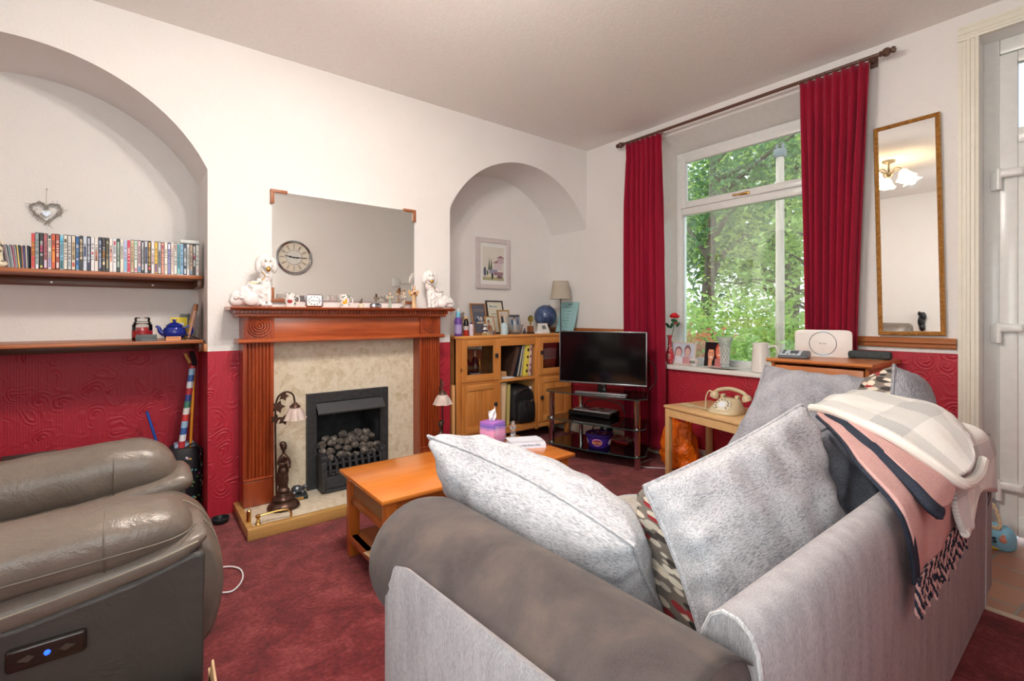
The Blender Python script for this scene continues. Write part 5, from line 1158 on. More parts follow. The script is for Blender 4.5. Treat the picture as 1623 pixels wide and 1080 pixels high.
frame(2.78, 3.76, CT, .22, .33, .2, .1, 'dark-framed cream certificate at the back of the cabinet frames', DKF, [('r', .4, .85, .25, .012, pc((100, 130, 160))), ('e', .2, .86, .05, .03, pc((60, 130, 160))), ('r', .5, .6, .3, .01, pc((140, 140, 140))), ('r', .5, .5, .34, .01, pc((150, 150, 150)))], pc((220, 214, 196)), grp=FG)
frame(2.60, 3.62, CT, .12, .175, .22, .2, 'small oak-framed portrait in front of the large certificate photo', OAK, [('e', .35, .65, .18, .2, pc((90, 70, 62))), ('e', .35, .6, .12, .14, SKIN2), ('r', .4, .25, .3, .25, pc((150, 90, 80))), ('e', .75, .6, .12, .3, pc((200, 190, 170)))], pc((210, 214, 200)), fw=.01, grp=FG)
frame(2.80, 3.66, CT, .155, .235, .2, .1, 'gold-framed photo of a dark-suited figure behind the wedding photo', GLD, [('r', .3, .45, .12, .35, pc((50, 56, 74))), ('e', .3, .82, .08, .08, SKIN), ('r', .55, .4, .05, .4, pc((232, 214, 190))), ('e', .75, .8, .15, .06, pc((226, 200, 170)))], pc((206, 196, 186)), grp=FG)
frame(2.885, 3.61, CT, .15, .19, .2, .1, 'silver-framed wedding photo beside the crystal bowl', pc((150, 146, 144)), [('e', .25, .5, .12, .45, pc((70, 90, 120))), ('e', .25, .85, .08, .08, SKIN), ('e', .5, .8, .1, .12, pc((70, 60, 56))), ('e', .5, .76, .07, .08, SKIN), ('t', .45, .0, .25, .75, pc((236, 236, 240))), ('e', .8, .5, .14, .4, pc((90, 96, 116))), ('r', .5, .95, .5, .05, pc((60, 70, 80)))], pc((170, 180, 190)), fw=.008, grp=FG)
t = thing('crystal_bowl', (2.83, 3.555, CT), 'cut crystal bowl in front of the framed photographs', 'bowl')
w = MB(); w.lathe([(.035, 0), (.045, .01), (.06, .04), (.075, .09), (.07, .092), (.056, .045), (.04, .02), (0, .014)], n=64, wob=lambda a, z: .05*abs(math.sin(a*12))*(z/.09)); w.build('bowl', CRYST, t, sharp=10)
t = thing('glass_jar', (2.68, 3.53, CT), 'small frosted pale-blue glass jar with a domed top', 'jar')
GJ = plain((196, 216, 222), .1); w = MB(); w.lathe([(.034, 0), (.036, .004), (.034, .06), (.036, .062)], n=24); w.build('body', GJ, t); w = MB(); w.lathe([(.034, .062), (.033, .085), (.022, .1), (.018, .11), (0, .114)], n=24, wob=lambda a, z: .06*math.sin(a*8)); w.build('lid', GJ, t)
t = thing('dark_perfume_bottle', (2.955, 3.57, CT), 'tiny dark perfume bottle right of the crystal bowl', 'bottle'); w = MB(); w.lathe([(.012, 0), (.018, .012), (.012, .03), (.005, .036)], n=16); w.build('body', pc((60, 64, 72)), t); w = MB(); w.lathe([(.005, .036), (.006, .05), (0, .056)], n=10); w.build('cap', pc((40, 44, 52)), t)
t = thing('trophy', (3.055, 3.60, CT), 'small gold trophy on a wooden block', 'trophy')
w = MB(); w.box(-.027, -.02, .014, .027, .02, .075, .002); w.build('block', wood('trophy_block', (110, 60, 30), (150, 90, 50), 2, 2), t); w = MB(); w.box(-.03, -.023, 0, .03, .023, .015, .002); w.build('foot', BLACK, t)
w = MB(); w.lathe([(.01, .075), (.006, .09), (.012, .1), (.004, .115)], n=14); w.cyl((0, .004, .145), (0, -.006, .145), .03, n=24); w.cyl((0, -.006, .145), (0, -.01, .145), .014, n=16); w.build('wreath', plain((180, 160, 80), .3, .9), t)
for k in range(12):
    a = k*PI/6; w = MB(); w.ell((.029*math.cos(a), -.004, .145+.029*math.sin(a)), .007, 8, 6); w.build('laurel', plain((150, 140, 70), .35, .9), t)
t = thing('blue_globe', (3.345, 3.70, CT), 'dark blue globe on a curved metal arm', 'globe')
GLB = mottled('night_globe', [(.3, (26, 36, 62)), (.5, (54, 72, 110)), (.7, (90, 112, 150))], 9, .18); w = MB(); w.ell((0, 0, .17), .118, 36, 24); w.build('sphere', GLB, t)
w = MB(); w.tube([(.128*math.sin(a), 0, .17+.128*math.cos(a)) for a in [.35+i*PI/20 for i in range(19)]], .0035, 6); w.build('arm', pc((60, 62, 66)), t); w = MB(); w.lathe([(.06, 0), (.058, .01), (.02, .02), (.008, .03), (.008, .05)], n=28); w.build('base', pc((46, 48, 54)), t)
t = thing('white_thermostat', (3.20, 3.56, CT), 'white tilted electronic controller with grey screen on the cabinet', 'device', rz=.05)
w = MB(); w.prism([(-.03, 0), (.03, 0), (.03, .03), (.018, .10), (.008, .10), (-.02, .03), (-.03, .02)], 0, -.07, .05); w.build('case', pc((230, 226, 220)), t); w = MB(); w.poly([(-.04, -.0185, .045), (.01, -.0185, .045), (.01, -.0055, .078), (-.04, -.0055, .078)], [(0, 1, 2, 3)]); w.M = Matrix(); o = w.build('screen', pc((110, 116, 112)), t); o.location.y = -.0015
t = thing('white_box', (3.12, 3.545, CT), 'low white box beside the white controller', 'box'); w = MB(); w.box(-.03, -.02, 0, .035, .03, .02, .003); w.build('carton', PAPER, t)
t = thing('table_lamp', (3.50, 3.66, CT), 'slim black table lamp with a beige drum shade on the cabinet end', 'lamp')
w = MB(); w.lathe([(.06, 0), (.06, .008), (.01, .014), (.006, .02), (.0055, .40)], n=24); w.build('stand', BLACK, t)
w = MB(); w.lathe([(.108, .345), (.078, .53), (.076, .53), (.106, .345)], n=40, caps=False); w.build('lamp_shade', fabric('beige_shade', (172, 162, 148), (190, 180, 166), (200, 200, 200), bump=.1), t); t.location = (3.418, 3.55, CT)
# teal plaque
t = thing('teal_verse_board', (3.475, 3.69, CT), 'pale teal board with lines of cursive writing leaning on the alcove wall', 'sign', rot=(0, 0, 0))
A_, B_ = Vector((0, 0, .002)), Vector((0, -.25, .002)); up = Vector((.092, .0, .315))
nb = (B_-A_).cross(up).normalized()
TEAL = plain((160, 202, 204), .5); w = MB(); c8 = [A_, B_, B_+up, A_+up]; w.poly(c8+[p-nb*.012 for p in c8], [(0, 1, 2, 3), (7, 6, 5, 4), (0, 1, 5, 4), (1, 2, 6, 5), (2, 3, 7, 6), (3, 0, 4, 7)]); w.build('board', TEAL, t)
ux = (B_-A_).normalized(); uz = nb.cross(ux); 
MT = Matrix(((ux.x, uz.x, nb.x, 0), (ux.y, uz.y, nb.y, 0), (ux.z, uz.z, nb.z, 0), (0, 0, 0, 1)))
for k, (s, b, fx) in enumerate((('Life is', .026, .55), ('not measured', .016, .5), ('by breaths', .022, .5), ('we take', .016, .5), ('but by the', .015, .5), ('moments', .024, .45), ('that take', .015, .5), ('our breath', .018, .5), ('away', .026, .5))):
    q = A_+(B_-A_)*fx+up*(.92-k*.105)+nb*.001
    text(s, b, plain((60, 92, 98), .6), t, Matrix.Translation(q) @ MT, ext=.0002, shear=.3)
# framed print
frame(2.782, 3.846, 1.462, .408, .497, 0, 0, 'white-framed watercolour print of cypress trees and houses on the alcove wall', pc((206, 196, 194)), [('t', .3, .3, .05, .4, pc((84, 96, 76))), ('t', .4, .3, .06, .38, pc((96, 106, 84))), ('r', .72, .42, .18, .1, pc((206, 190, 196))), ('t', .72, .52, .26, .1, pc((150, 110, 116))), ('r', .85, .6, .15, .08, pc((190, 170, 176))), ('t', .85, .68, .2, .08, pc((150, 116, 120))), ('r', .5, .26, .2, .06, pc((150, 146, 170))), ('e', .1, .25, .06, .14, pc((80, 84, 110))), ('e', .22, .18, .04, .12, pc((70, 84, 70))), ('r', .5, .04, .5, .05, pc((170, 166, 130))), ('r', .75, .2, .22, .05, pc((150, 120, 130))), ('e', .45, .12, .05, .1, pc((60, 70, 60))), ('r', .3, .12, .1, .04, pc((214, 206, 180))), ('e', .8, .1, .14, .05, pc((120, 96, 106)))], pc((226, 226, 224)), fw=.045, mount=(.1, pc((214, 210, 200))), name='framed_print', cat='picture', depth=.024)

# ================================================================ TV AND STAND
ang = math.atan2(-.954, .3); SC = Vector((2.95, 2.695, 0)); u_ = Vector((.2813, -.9596, 0)); v_ = Vector((.9596, .2813, 0))
t = thing('glass_tv_stand', SC, 'three-tier black glass television stand with chrome legs', 'tv stand', rz=math.atan2(u_.y, u_.x)); st = t
DKG = N('smoked_black_glass'); DKG.col(rgb(14, 15, 16)); DKG.set(Roughness=.04); DKG.b.inputs['Alpha'].default_value = .88; DKG.b.inputs['Coat Weight'].default_value = .3; DKG = DKG.m
def shelf_outline(e): 
    return [(-.44-e, .03), (-.40, -.05-e), (.0, -.075-e), (.40, -.05-e), (.44+e, .03), (.34, .36), (-.34, .36)]
for z, nm, tint in ((.10, 'lower', 0), (.31, 'middle', 0), (.545, 'top', .012)):
    w = MB(); w.prism(shelf_outline(tint), 2, z, z+.008); w.build('glass_shelf', DKG, t)
    w = MB(); w.tube([Vector((a, b, z+.004)) for a, b in shelf_outline(tint)], .0042, 6, loop=True); w.build('glass_edge', plain((44, 74, 72), .15), t)
for x in (-.385, .385):
    for z0, z1 in ((0, .10), (.108, .31), (.318, .545)):
        w = MB(); w.cyl((x, 0, z0), (x, 0, z1), .024, n=28); w.build('leg', CHROME, t)
for x in (-.26, .26):
    w = MB(); w.cyl((x, .31, 0), (x, .31, .545), .02, n=24); w.build('leg', CHROME, t)
uw = Vector((.436, -.9, 0)).normalized()
t = thing('television', (3.045, 2.675, .553), 'flat black television with thin silver bezel, switched off, on the glass stand', 'television', rz=math.atan2(uw.y, uw.x))
w = MB(); w.box(-.367, -.004, .075, .367, .028, .51, .004); w.box(-.22, .028, .12, .22, .06, .40, .015); w.build('casing', BLACK, t)
w = MB(); w.box(-.358, -.0055, .088, .358, -.0035, .502); w.build('screen', plain((8, 9, 11), .09), t)
w = MB(); w.box(-.368, -.0065, .073, .368, .004, .086, .002); w.box(-.369, -.006, .075, -.364, .004, .512, .001); w.box(.364, -.006, .075, .369, .004, .512, .001); w.box(-.368, -.006, .508, .368, .004, .513, .001); w.build('bezel', plain((150, 152, 154), .25, .8), t)
w = MB(); w.box(-.035, .0, .008, .035, .03, .12, .004); w.build('neck', BLACKG, t)
w = MB(); w.box(-.21, -.075, 0, .22, -.02, .012, .004); w.build('foot', plain((140, 142, 146), .3, .5), t)
w = MB(); w.box(-.2, -.02, 0, .2, .09, .008, .004); w.build('foot_plate', BLACKG, t)
w = MB(); w.tube(smoothpath([(.36, .04, .30), (.42, .05, .24), (.43, .04, .12), (.38, .03, .05)], 14), .004, 6); w.tube(smoothpath([(.345, -.0, .074), (.35, -.03, .03), (.36, -.07, .0), (.37, -.09, -.02)], 12), .0018, 5); w.build('power_cable', BLACK, t)
# media player and paper
q = (Vector((3.108, 3.046, 0))+Vector((3.188, 2.65, 0)))/2
t = thing('media_player', (q.x-.07, q.y+.0, .318), 'slim black media player on the middle glass shelf', 'media player', rz=math.atan2(u_.y, u_.x)); w = MB(); w.box(-.2, .0, .004, .2, .2, .045, .003); w.build('case', BLACKG, t); w = MB(); w.box(-.19, -.002, .015, .19, 0, .035); w.build('front_panel', pc((30, 30, 34)), t)
for a in (-.17, .17):
    w = MB(); w.cyl((a, .1, 0), (a, .1, .005), .012); w.build('foot', BLACK, t)
t = thing('newspaper', (q.x-.07, q.y, .364), 'folded newspaper with red and black blocks on the media player', 'newspaper', rz=math.atan2(u_.y, u_.x)); w = MB(); w.box(-.16, .01, 0, .185, .19, .012, .002); w.build('sheets', pc((206, 204, 200)), t)
w = MB(); w.mi = 0
for a, b, c_, d in ((-.14, .02, -.06, .05), (-.02, .02, .05, .08), (.09, .02, .16, .06), (-.12, .09, -.03, .17), (.03, .11, .08, .17)): w.poly([(a, b, .0125), (c_, b, .0125), (c_, d, .0125), (a, d, .0125)], [(0, 1, 2, 3)])
w.mi = 1
for a, b, c_, d in ((-.04, .02, -.03, .18), (.1, .1, .17, .11), (-.15, .07, -.05, .075)): w.poly([(a, b, .0126), (c_, b, .0126), (c_, d, .0126), (a, d, .0126)], [(0, 1, 2, 3)])
w.build('printing', [pc((60, 60, 62)), pc((190, 50, 60))], t, recalc=False)
w = MB(); w.tube(smoothpath([(3.1, 2.95, .318+.01), (3.2, 2.98, .42), (3.27, 2.86, .45), (3.34, 2.72, .42), (3.36, 2.68, .33)], 24), .006, 7); tag(w.build('black_cable', BLACK), 'black cable arching over the back of the media player', 'cable')
w = MB(); w.tube(smoothpath([(3.36, 3.05, .318), (3.42, 3.06, .25), (3.40, 3.1, .12), (3.48, 3.2, .02), (3.42, 3.3, .01)], 24), .006, 7); tag(w.build('black_cable', BLACK), 'black cable dropping to the floor behind the lower glass shelf', 'cable')
t = thing('chocolate_tub', (3.045, 2.70, .109), 'round purple chocolate tub with a gold oval logo on the lower glass shelf', 'tub', rz=-.5)
PUR = plain((72, 42, 150), .25); PUR2 = plain((44, 34, 96), .25)
w = MB(); w.lathe([(.085, 0), (.09, .005), (.108, .095)], n=48); w.build('bowl', PUR, t)
w = MB(); w.lathe([(.112, .09), (.116, .094), (.116, .11), (.108, .114), (.1, .108), (0, .108)], n=48); w.build('lid', PUR2, t)
def curved_oval(r0, z0, rw, rh, a0, off, name, m):
    w = MB(); n = 28; P = []
    for i in range(n):
        a = 2*PI*i/n; dz = rh*math.sin(a); da = rw*math.cos(a)/r0; rr_ = .09+.018*(z0+dz)/.095+off; P.append((rr_*math.cos(a0+da), rr_*math.sin(a0+da), z0+dz))
    c = ((.09+.018*z0/.095+off+.001)*math.cos(a0), (.09+.018*z0/.095+off+.001)*math.sin(a0), z0); P.append(c)
    w.poly(P, [(i, (i+1) % n, n) for i in range(n)]); return w.build(name, m, t, recalc=False)
A0 = -2.35+.25
curved_oval(.1, .05, .042, .03, A0, .001, 'logo_ring', plain((226, 170, 220), .4)); curved_oval(.1, .05, .036, .024, A0, .0025, 'logo', plain((150, 50, 90), .4))
curved_oval(.1, .05, .028, .026, A0+1.25, .001, 'side_emblem', plain((206, 200, 226), .4)); curved_oval(.1, .05, .028, .026, A0-1.2, .001, 'side_emblem', plain((206, 200, 226), .4))
rA = .1+.0045; MTx = Matrix.Translation((rA*math.cos(A0)*1.03, rA*math.sin(A0)*1.03, .05)) @ Matrix.Rotation(A0+PI/2, 4, 'Z') @ Matrix.Rotation(PI/2, 4, 'X')
text('Heroes', .026, plain((240, 190, 70), .4), t, MTx, ext=.001)
w = MB(); r = random.Random(3)
for i in range(9):
    a = r.uniform(0, 6.28); d = r.uniform(.02, .08); s = r.uniform(.008, .02); c = (d*math.cos(a), d*math.sin(a), .1088+i*.0001); w.mi = i % 3; w.disc(c, (s, 0, 0), (0, s*.6, 0), 8)
w.build('lid_print', [pc((200, 190, 110)), pc((220, 220, 230)), pc((120, 96, 180))], t, recalc=False)
t = thing('magazine', (3.30, 2.70, .109), 'glossy magazine with a red edge lying right of the purple tub', 'magazine', rz=math.atan2(u_.y, u_.x)); w = MB(); w.box(-.10, -.06, 0, .10, .16, .01, .001); w.build('cover', mottled('magazine_cover', [(.4, (190, 170, 150)), (.5, (90, 130, 110)), (.56, (200, 80, 90)), (.64, (70, 60, 110))], 26, .25), t); w = MB(); w.box(-.10, -.0615, 0, .10, -.05, .0106); w.build('red_edge', pc((206, 50, 60)), t)
t = thing('socket_block', (3.50, 3.02, 0), 'black power adaptor block behind the lower glass shelf', 'adaptor'); w = MB(); w.box(-.03, -.05, 0, .04, .05, .16, .006); w.build('body', BLACK, t)
w = MB(); w.box(-.031, -.03, .12, -.03, .0, .15); w.build('label_band', PAPER, t)
# ================================================================ CURTAINS
VELV = fabric('crimson_velvet', (120, 8, 34), (160, 20, 52), (400, 400, 60), .8, bump=.2); VELV.node_tree.nodes['Principled BSDF'].inputs['Sheen Weight'].default_value = .35
VELV.node_tree.nodes['Principled BSDF'].inputs['Sheen Tint'].default_value = (.9, .3, .4, 1)
def curtain(y0, y1, yb0, yb1, z0, z1, nf, label, seed, ctl=None):
    t = thing('curtain', (3.47, (y0+y1)/2, z1), label, 'curtain', 'velvet curtains'); r = random.Random(seed); nu, nv = nf*14, 60
    ph = [r.uniform(-1.3, 1.3) for _ in range(nf+1)]; am = [r.uniform(.45, 1.5) for _ in range(nf+1)]
    bm = bmesh.new(); V = []
    for j in range(nv+1):
        v = j/nv; z = z1+(z0-z1)*v; row = []
        k = v if ctl is None else ctl(v)
        a0 = y0+(yb0-y0)*k; a1 = y1+(yb1-y1)*k
        for i in range(nu+1):
            u = i/nu; f = u*nf; m = int(min(f, nf-1e-6)); q = f-m
            A_ = am[m]*(1-q)+am[m+1]*q; P_ = ph[m]*(1-q)+ph[m+1]*q
            amp = .010+.022*min(1, v*5)
            if v < .05: amp = .016
            x = amp*A_*math.sin(2*PI*f+P_*(v*2.2))+.012*math.sin(2*PI*f*.37+seed)*v+.005*math.sin(2*PI*f*2.1+v*2+seed)*min(1, v*3)
            y = a0+(a1-a0)*u+.006*math.cos(2*PI*f*1.0+v*3)*min(1, v*4)
            pinch = 1-.25*math.exp(-((v-.045)/.012)**2)
            row.append(bm.verts.new((x*pinch, y-(y0+y1)/2, z-z1)))
        V.append(row)
    for j in range(nv):
        for i in range(nu): f = bm.faces.new((V[j][i], V[j][i+1], V[j+1][i+1], V[j+1][i])); f.smooth = True
    me = bpy.data.meshes.new('drape'); bm.to_mesh(me); bm.free(); me.materials.append(VELV); o = bpy.data.objects.new('drape', me); COL.objects.link(o); o.parent = t
    md = o.modifiers.new('solid', 'SOLIDIFY'); md.thickness = .004
    for i in range(nf+1):
        y = y0+(y1-y0)*i/nf-(y0+y1)/2; w = MB(); w.tube([(.01+.017*math.cos(a), y, .008+.019*math.sin(a)) for a in [k*PI/8 for k in range(16)]], .003, 6, loop=True); w.build('ring', plain((110, 76, 60), .4), t)
    return t
curtain(2.395, 2.755, 2.37, 2.745, .06, 2.735, 7, 'crimson velvet curtain at the left of the window, behind the television', 2)
curtain(.945, 1.325, 1.02, 1.29, .06, 2.735, 8, 'crimson velvet curtain at the right of the window, beside the tall mirror', 5, lambda v: math.sin(v*PI*.62)**1.2*1.0)
t = thing('curtain_pole', (3.48, 1.845, 2.752), 'long brown curtain pole with turned finials above the window', 'curtain pole')
PB = plain((92, 62, 50), .35)
w = MB(); w.cyl((0, -.95, 0), (0, .95, 0), .012); w.build('pole', PB, t)
for s in (-1, 1):
    w = MB(); w.M = Matrix.Translation((0, s*.95, 0)) @ Matrix.Rotation(-s*PI/2, 4, 'X'); w.lathe([(.012, 0), (.018, .004), (.013, .012), (.022, .022), (.026, .036), (.02, .05), (.012, .056), (.02, .064), (.018, .076), (0, .082)], n=20); w.build('finial', PB, t)
    w = MB(); w.box(.0, s*.9-.008, -.008, .096, s*.9+.008, .008, .003); w.box(.085, s*.9-.02, -.03, .098, s*.9+.02, .03, .003); w.build('bracket', PB, t)

# ================================================================ ON THE SILL
SL = WZ0+.007
t = thing('rose_vase', (3.64, 2.425, SL), 'pink-red patterned vase holding one artificial red rose on the window sill', 'vase')
w = MB(); w.lathe([(.02, 0), (.03, .02), (.038, .06), (.03, .1), (.016, .14), (.014, .2), (.02, .235), (.026, .245), (.02, .24), (.012, .2), (.01, .1), (0, .05)], n=28); w.build('vase_body', mottled('pink_red_glaze', [(.4, (196, 50, 66)), (.55, (200, 60, 76)), (.62, (236, 190, 180))], 50, .2), t)
w = MB(); w.tube(smoothpath([(0, 0, .2), (.0, -.03, .28), (0, -.045, .36), (0, -.04, .40)], 14), .003, 6); w.build('stem', plain((50, 90, 56), .5), t)
LEAFG = plain((34, 84, 54), .4)
for (y, z, a, s) in ((-.02, .33, .5, .03), (.02, .33, 2.4, .028), (-.045, .37, 1.8, .034), (-.08, .34, .6, .026)):
    w = MB(); w.ell((0, y, z), (.004, s*.5, s), 10, 8, Euler((a, 0, 0)).to_matrix()); w.build('leaf', LEAFG, t)
w = MB()
for k in range(16):
    a = k*2.4; rr_ = .006+.0018*k; w.ell((rr_*math.cos(a), -.045+rr_*math.sin(a), .425-.0014*k), (.017+.0006*k, .005, .017), 10, 8, (Euler((0, 0, a+PI/2)).to_matrix() @ Euler((.2+.04*k, 0, 0)).to_matrix()))
w.build('bloom', plain((214, 30, 36), .6), t)
w = MB(); w.ell((0, -.06, .35), (.012, .016, .01)); w.build('bud', plain((200, 40, 56), .5), t)
frame(3.66, 2.32, SL, .26, .19, .12, -PI/2-.12, 'cream-framed faded photo of two smiling people on the left of the sill', pc((226, 206, 186)), [('e', .32, .55, .16, .28, pc((150, 116, 122))), ('e', .32, .5, .12, .22, pc((226, 190, 186))), ('e', .3, .1, .26, .26, pc((226, 228, 236))), ('e', .7, .62, .14, .3, pc((140, 106, 112))), ('e', .7, .55, .11, .22, pc((220, 184, 178))), ('r', .72, .16, .2, .16, pc((206, 150, 160)))], pc((206, 214, 226)), fw=.008)
t = thing('teacup', (3.60, 2.17, SL), 'small white teacup with a leaf pattern between the two photographs', 'cup')
w = MB(); w.lathe([(.018, 0), (.02, .006), (.036, .04), (.042, .06), (.039, .058), (.03, .03), (.0, .008)], n=30); w.build('cup', PORC, t)
w = MB(); w.tube(smoothpath([(.0, -.036, .05), (0, -.058, .048), (0, -.055, .026), (0, -.03, .022)], 12), .003, 7); w.build('handle', PORC, t)
w = MB()
for k in range(5): a = 2.5+k*.3; w.ell((.036*math.cos(a), .036*math.sin(a), .034+.006*(k % 2)), (.008, .003, .006), 8, 6, Euler((0, 0, a+PI/2)).to_matrix())
w.build('leaf_motif', plain((90, 110, 90), .4), t)
SK = pc((232, 160, 126)); SK2 = pc((236, 140, 110))
frame(3.67, 2.045, SL, .185, .20, .12, -PI/2-.2, 'unframed glossy photo of a dark-haired woman and a blonde woman on the sill', pc((50, 44, 52)), [('e', .3, .55, .28, .42, pc((34, 22, 24))), ('r', .3, .25, .3, .25, pc((30, 20, 24))), ('e', .34, .5, .17, .3, SK), ('e', .35, .38, .08, .035, pc((246, 236, 232))), ('r', .27, .56, .04, .012, pc((50, 30, 30))), ('r', .42, .56, .04, .012, pc((50, 30, 30))), ('r', .32, .78, .2, .07, pc((34, 22, 24))), ('r', .32, .1, .1, .16, SK), ('e', .78, .66, .22, .34, pc((190, 70, 50))), ('e', .78, .62, .16, .27, SK2), ('e', .78, .5, .07, .03, pc((246, 236, 232))), ('r', .72, .68, .03, .01, pc((50, 30, 30))), ('r', .85, .68, .03, .01, pc((50, 30, 30))), ('r', .8, .14, .22, .2, pc((196, 120, 120)))], pc((26, 24, 30)), fw=.003, name='photograph', cat='photograph', depth=.006)
t = thing('cut_glass_vase', (3.64, 1.93, SL+.012), 'tall flared cut-glass vase standing on the sill', 'vase')
CUTG = N('cut_glass'); CUTG.col(rgb(236, 242, 240)); CUTG.set(Roughness=.05, IOR=1.3); CUTG.b.inputs['Transmission Weight'].default_value = .65
vo = CUTG.add('ShaderNodeTexVoronoi'); vo.inputs['Scale'].default_value = 55; CUTG.l.new(CUTG.coord(), vo.inputs['Vector']); CUTG.bump(vo.outputs['Distance'], .6, .01); CUTG = CUTG.m
w = MB(); w.lathe([(.034, 0), (.034, .012), (.03, .02), (.032, .08), (.038, .14), (.05, .2), (.064, .235), (.06, .235), (.046, .2), (.033, .14), (.027, .08), (.026, .03), (0, .026)], n=40); w.build('body', CUTG, t)
w = MB()
for k in range(10):
    for s in (-1, 1): w.tube([((.033+.014*max(0, q-.4))*math.cos(k*PI/5+s*q*1.6), (.033+.014*max(0, q-.4))*math.sin(k*PI/5+s*q*1.6), .03+q*.13) for q in [i/10 for i in range(11)]], .0012, 4)
w.build('cut_lattice', PORC, t)
t = thing('side_plate', (3.62, 1.94, SL), 'flat white oval plate beneath the cut-glass vase', 'plate'); w = MB(); w.lathe([(.04, 0), (.05, .002), (.085, .01), (.086, .012), (.05, .006), (0, .005)], n=36, sy=1.5); w.build('dish', PORC, t)
t = thing('white_jug', (3.62, 1.645, SL), 'tall white ceramic jug with a faint floral print on the window sill', 'jug')
JUG = mottled('jug_glaze', [(.35, (236, 232, 228)), (.66, (236, 232, 228)), (.7, (214, 190, 186)), (.78, (170, 186, 160))], 22, .15)
w = MB(); w.lathe([(.062, 0), (.066, .005), (.06, .1), (.054, .2), (.056, .215), (.05, .21), (.05, .1), (.05, .02), (0, .015)], n=36); w.build('body', JUG, t)
w = MB(); w.tube(smoothpath([(0, -.052, .185), (0, -.10, .195), (0, -.125, .15), (0, -.11, .09), (0, -.06, .05)], 22), .0085, 10); w.build('handle', PORC, t)

# ================================================================ SIDE TABLE, PHONE, BAG
an = math.radians(13); uu = Vector((-math.sin(an), -math.cos(an), 0)); vv = Vector((math.cos(an), -math.sin(an)*-1, 0)); 
t = thing('side_table', (3.065, 2.095, 0), 'pale beech side table with the old telephone below the window', 'side table', rz=math.atan2(uu.y, uu.x)); L1_, W1_ = .78, .46
w = MB(); w.box(0, 0, .52, L1_, W1_, .54, .005); w.build('table_top', BEECH, t)
w = MB(); w.box(.03, .012, .46, L1_-.03, .03, .52); w.box(.03, W1_-.03, .46, L1_-.03, W1_-.012, .52); w.box(.012, .03, .46, .03, W1_-.03, .52); w.box(L1_-.03, .03, .46, L1_-.012, W1_-.03, .52); w.build('apron', BEECH, t)
for x in (.008, L1_-.045):
    for y in (.008, W1_-.045): w = MB(); w.box(x, y, 0, x+.037, y+.037, .52, .003); w.build('leg', BEECHZ, t)
BEI = plain((206, 190, 156), .25)
ph = Vector((3.10, 1.80, .54)); ph = aZ(1170, 640, .56); ph = Vector((3.145, 1.655, .54))
t = thing('rotary_telephone', ph, 'cream rotary dial telephone on the pale side table', 'telephone', rz=-1.55)
w = MB(); R = []
for z, hx, hy, cy in ((0, .10, .11, 0), (.01, .105, .115, 0), (.03, .10, .105, .004), (.055, .085, .08, .02), (.08, .07, .055, .04), (.095, .06, .045, .045)): R.append(superring((0, cy, z), (1, 0, 0), (0, 1, 0), hx, hy, 3, 36))
w.loft(refine(R, 3)); w.build('body', BEI, t, sharp=0)
w = MB(); w.M = Matrix.Translation((0, -.055, .052)) @ Matrix.Rotation(.75, 4, 'X'); w.lathe([(.055, 0), (.056, .008), (.05, .014), (.03, .016), (.028, .018), (0, .018)], n=36); d = w.build('dial', plain((226, 218, 198), .2), t)
w = MB(); w.M = Matrix.Translation((0, -.055, .052)) @ Matrix.Rotation(.75, 4, 'X')
for k in range(10): a = -.6+k*.5; w.cyl((.041*math.cos(a), .041*math.sin(a), .012), (.041*math.cos(a), .041*math.sin(a), .0165), .0065, n=12)
w.build('finger_holes', plain((130, 120, 104), .4), d)
w = MB(); w.M = Matrix.Translation((0, -.055, .052)) @ Matrix.Rotation(.75, 4, 'X'); w.cyl((0, 0, .016), (0, 0, .019), .024, n=24); w.build('dial_centre', plain((226, 232, 240), .2), d)
for s in (-1, 1):
    w = MB(); w.box(s*.05-.012, .03, .09, s*.05+.012, .07, .118, .006, 3); w.build('cradle', BEI, t)
w = MB(); w.tube(smoothpath([(-.11, .05, .118), (-.08, .05, .142), (0, .05, .158), (.08, .05, .142), (.11, .05, .118)], 20), [.013]*20, 12); w.M = Matrix.Translation((-.105, .05, .118)) @ Matrix.Rotation(.35, 4, 'Y'); w.lathe([(.018, -.028), (.029, -.034), (.032, -.02), (.026, 0), (.012, .012), (0, .014)], n=26); w.M = Matrix.Translation((.105, .05, .118)) @ Matrix.Rotation(-.35, 4, 'Y'); w.lathe([(.018, -.028), (.029, -.034), (.032, -.02), (.026, 0), (.012, .012), (0, .014)], n=26); w.build('handset', BEI, t)
def coil(P, r, n, turns):
    Q = smoothpath(P, n); out = []
    for i, p in enumerate(Q):
        a = 2*PI*turns*i/n; out.append(p+Vector((r*math.cos(a)*.4, r*math.cos(a), r*math.sin(a))))
    return out
w = MB(); w.tube(smoothpath([(-.125, .05, .12), (-.15, .045, .125), (-.165, .03, .08), (-.155, .0, .01), (-.19, -.02, .008)], 24), .0045, 7); w.tube(coil([(-.10, -.05, .012), (-.19, -.02, .01), (-.27, -.03, .01), (-.34, -.0, .01), (-.30, .03, .01), (-.22, .01, .012)], .007, 220, 40), .0026, 5); w.build('cord', BEI, t)
t = thing('orange_carrier_bag', (3.36, 2.15, 0), 'crumpled orange plastic carrier bag under the side table', 'bag', rz=-.35)
ORG = N('orange_plastic'); ORG.col(rgb(240, 112, 22)); ORG.set(Roughness=.22); ORG.b.inputs['Subsurface Weight'].default_value = 0.; vv2 = ORG.noise(ORG.coord(), 16, 3, .6, 1.2); ORG.bump(vv2, .8, .03); ORG = ORG.m
w = MB(); R = []
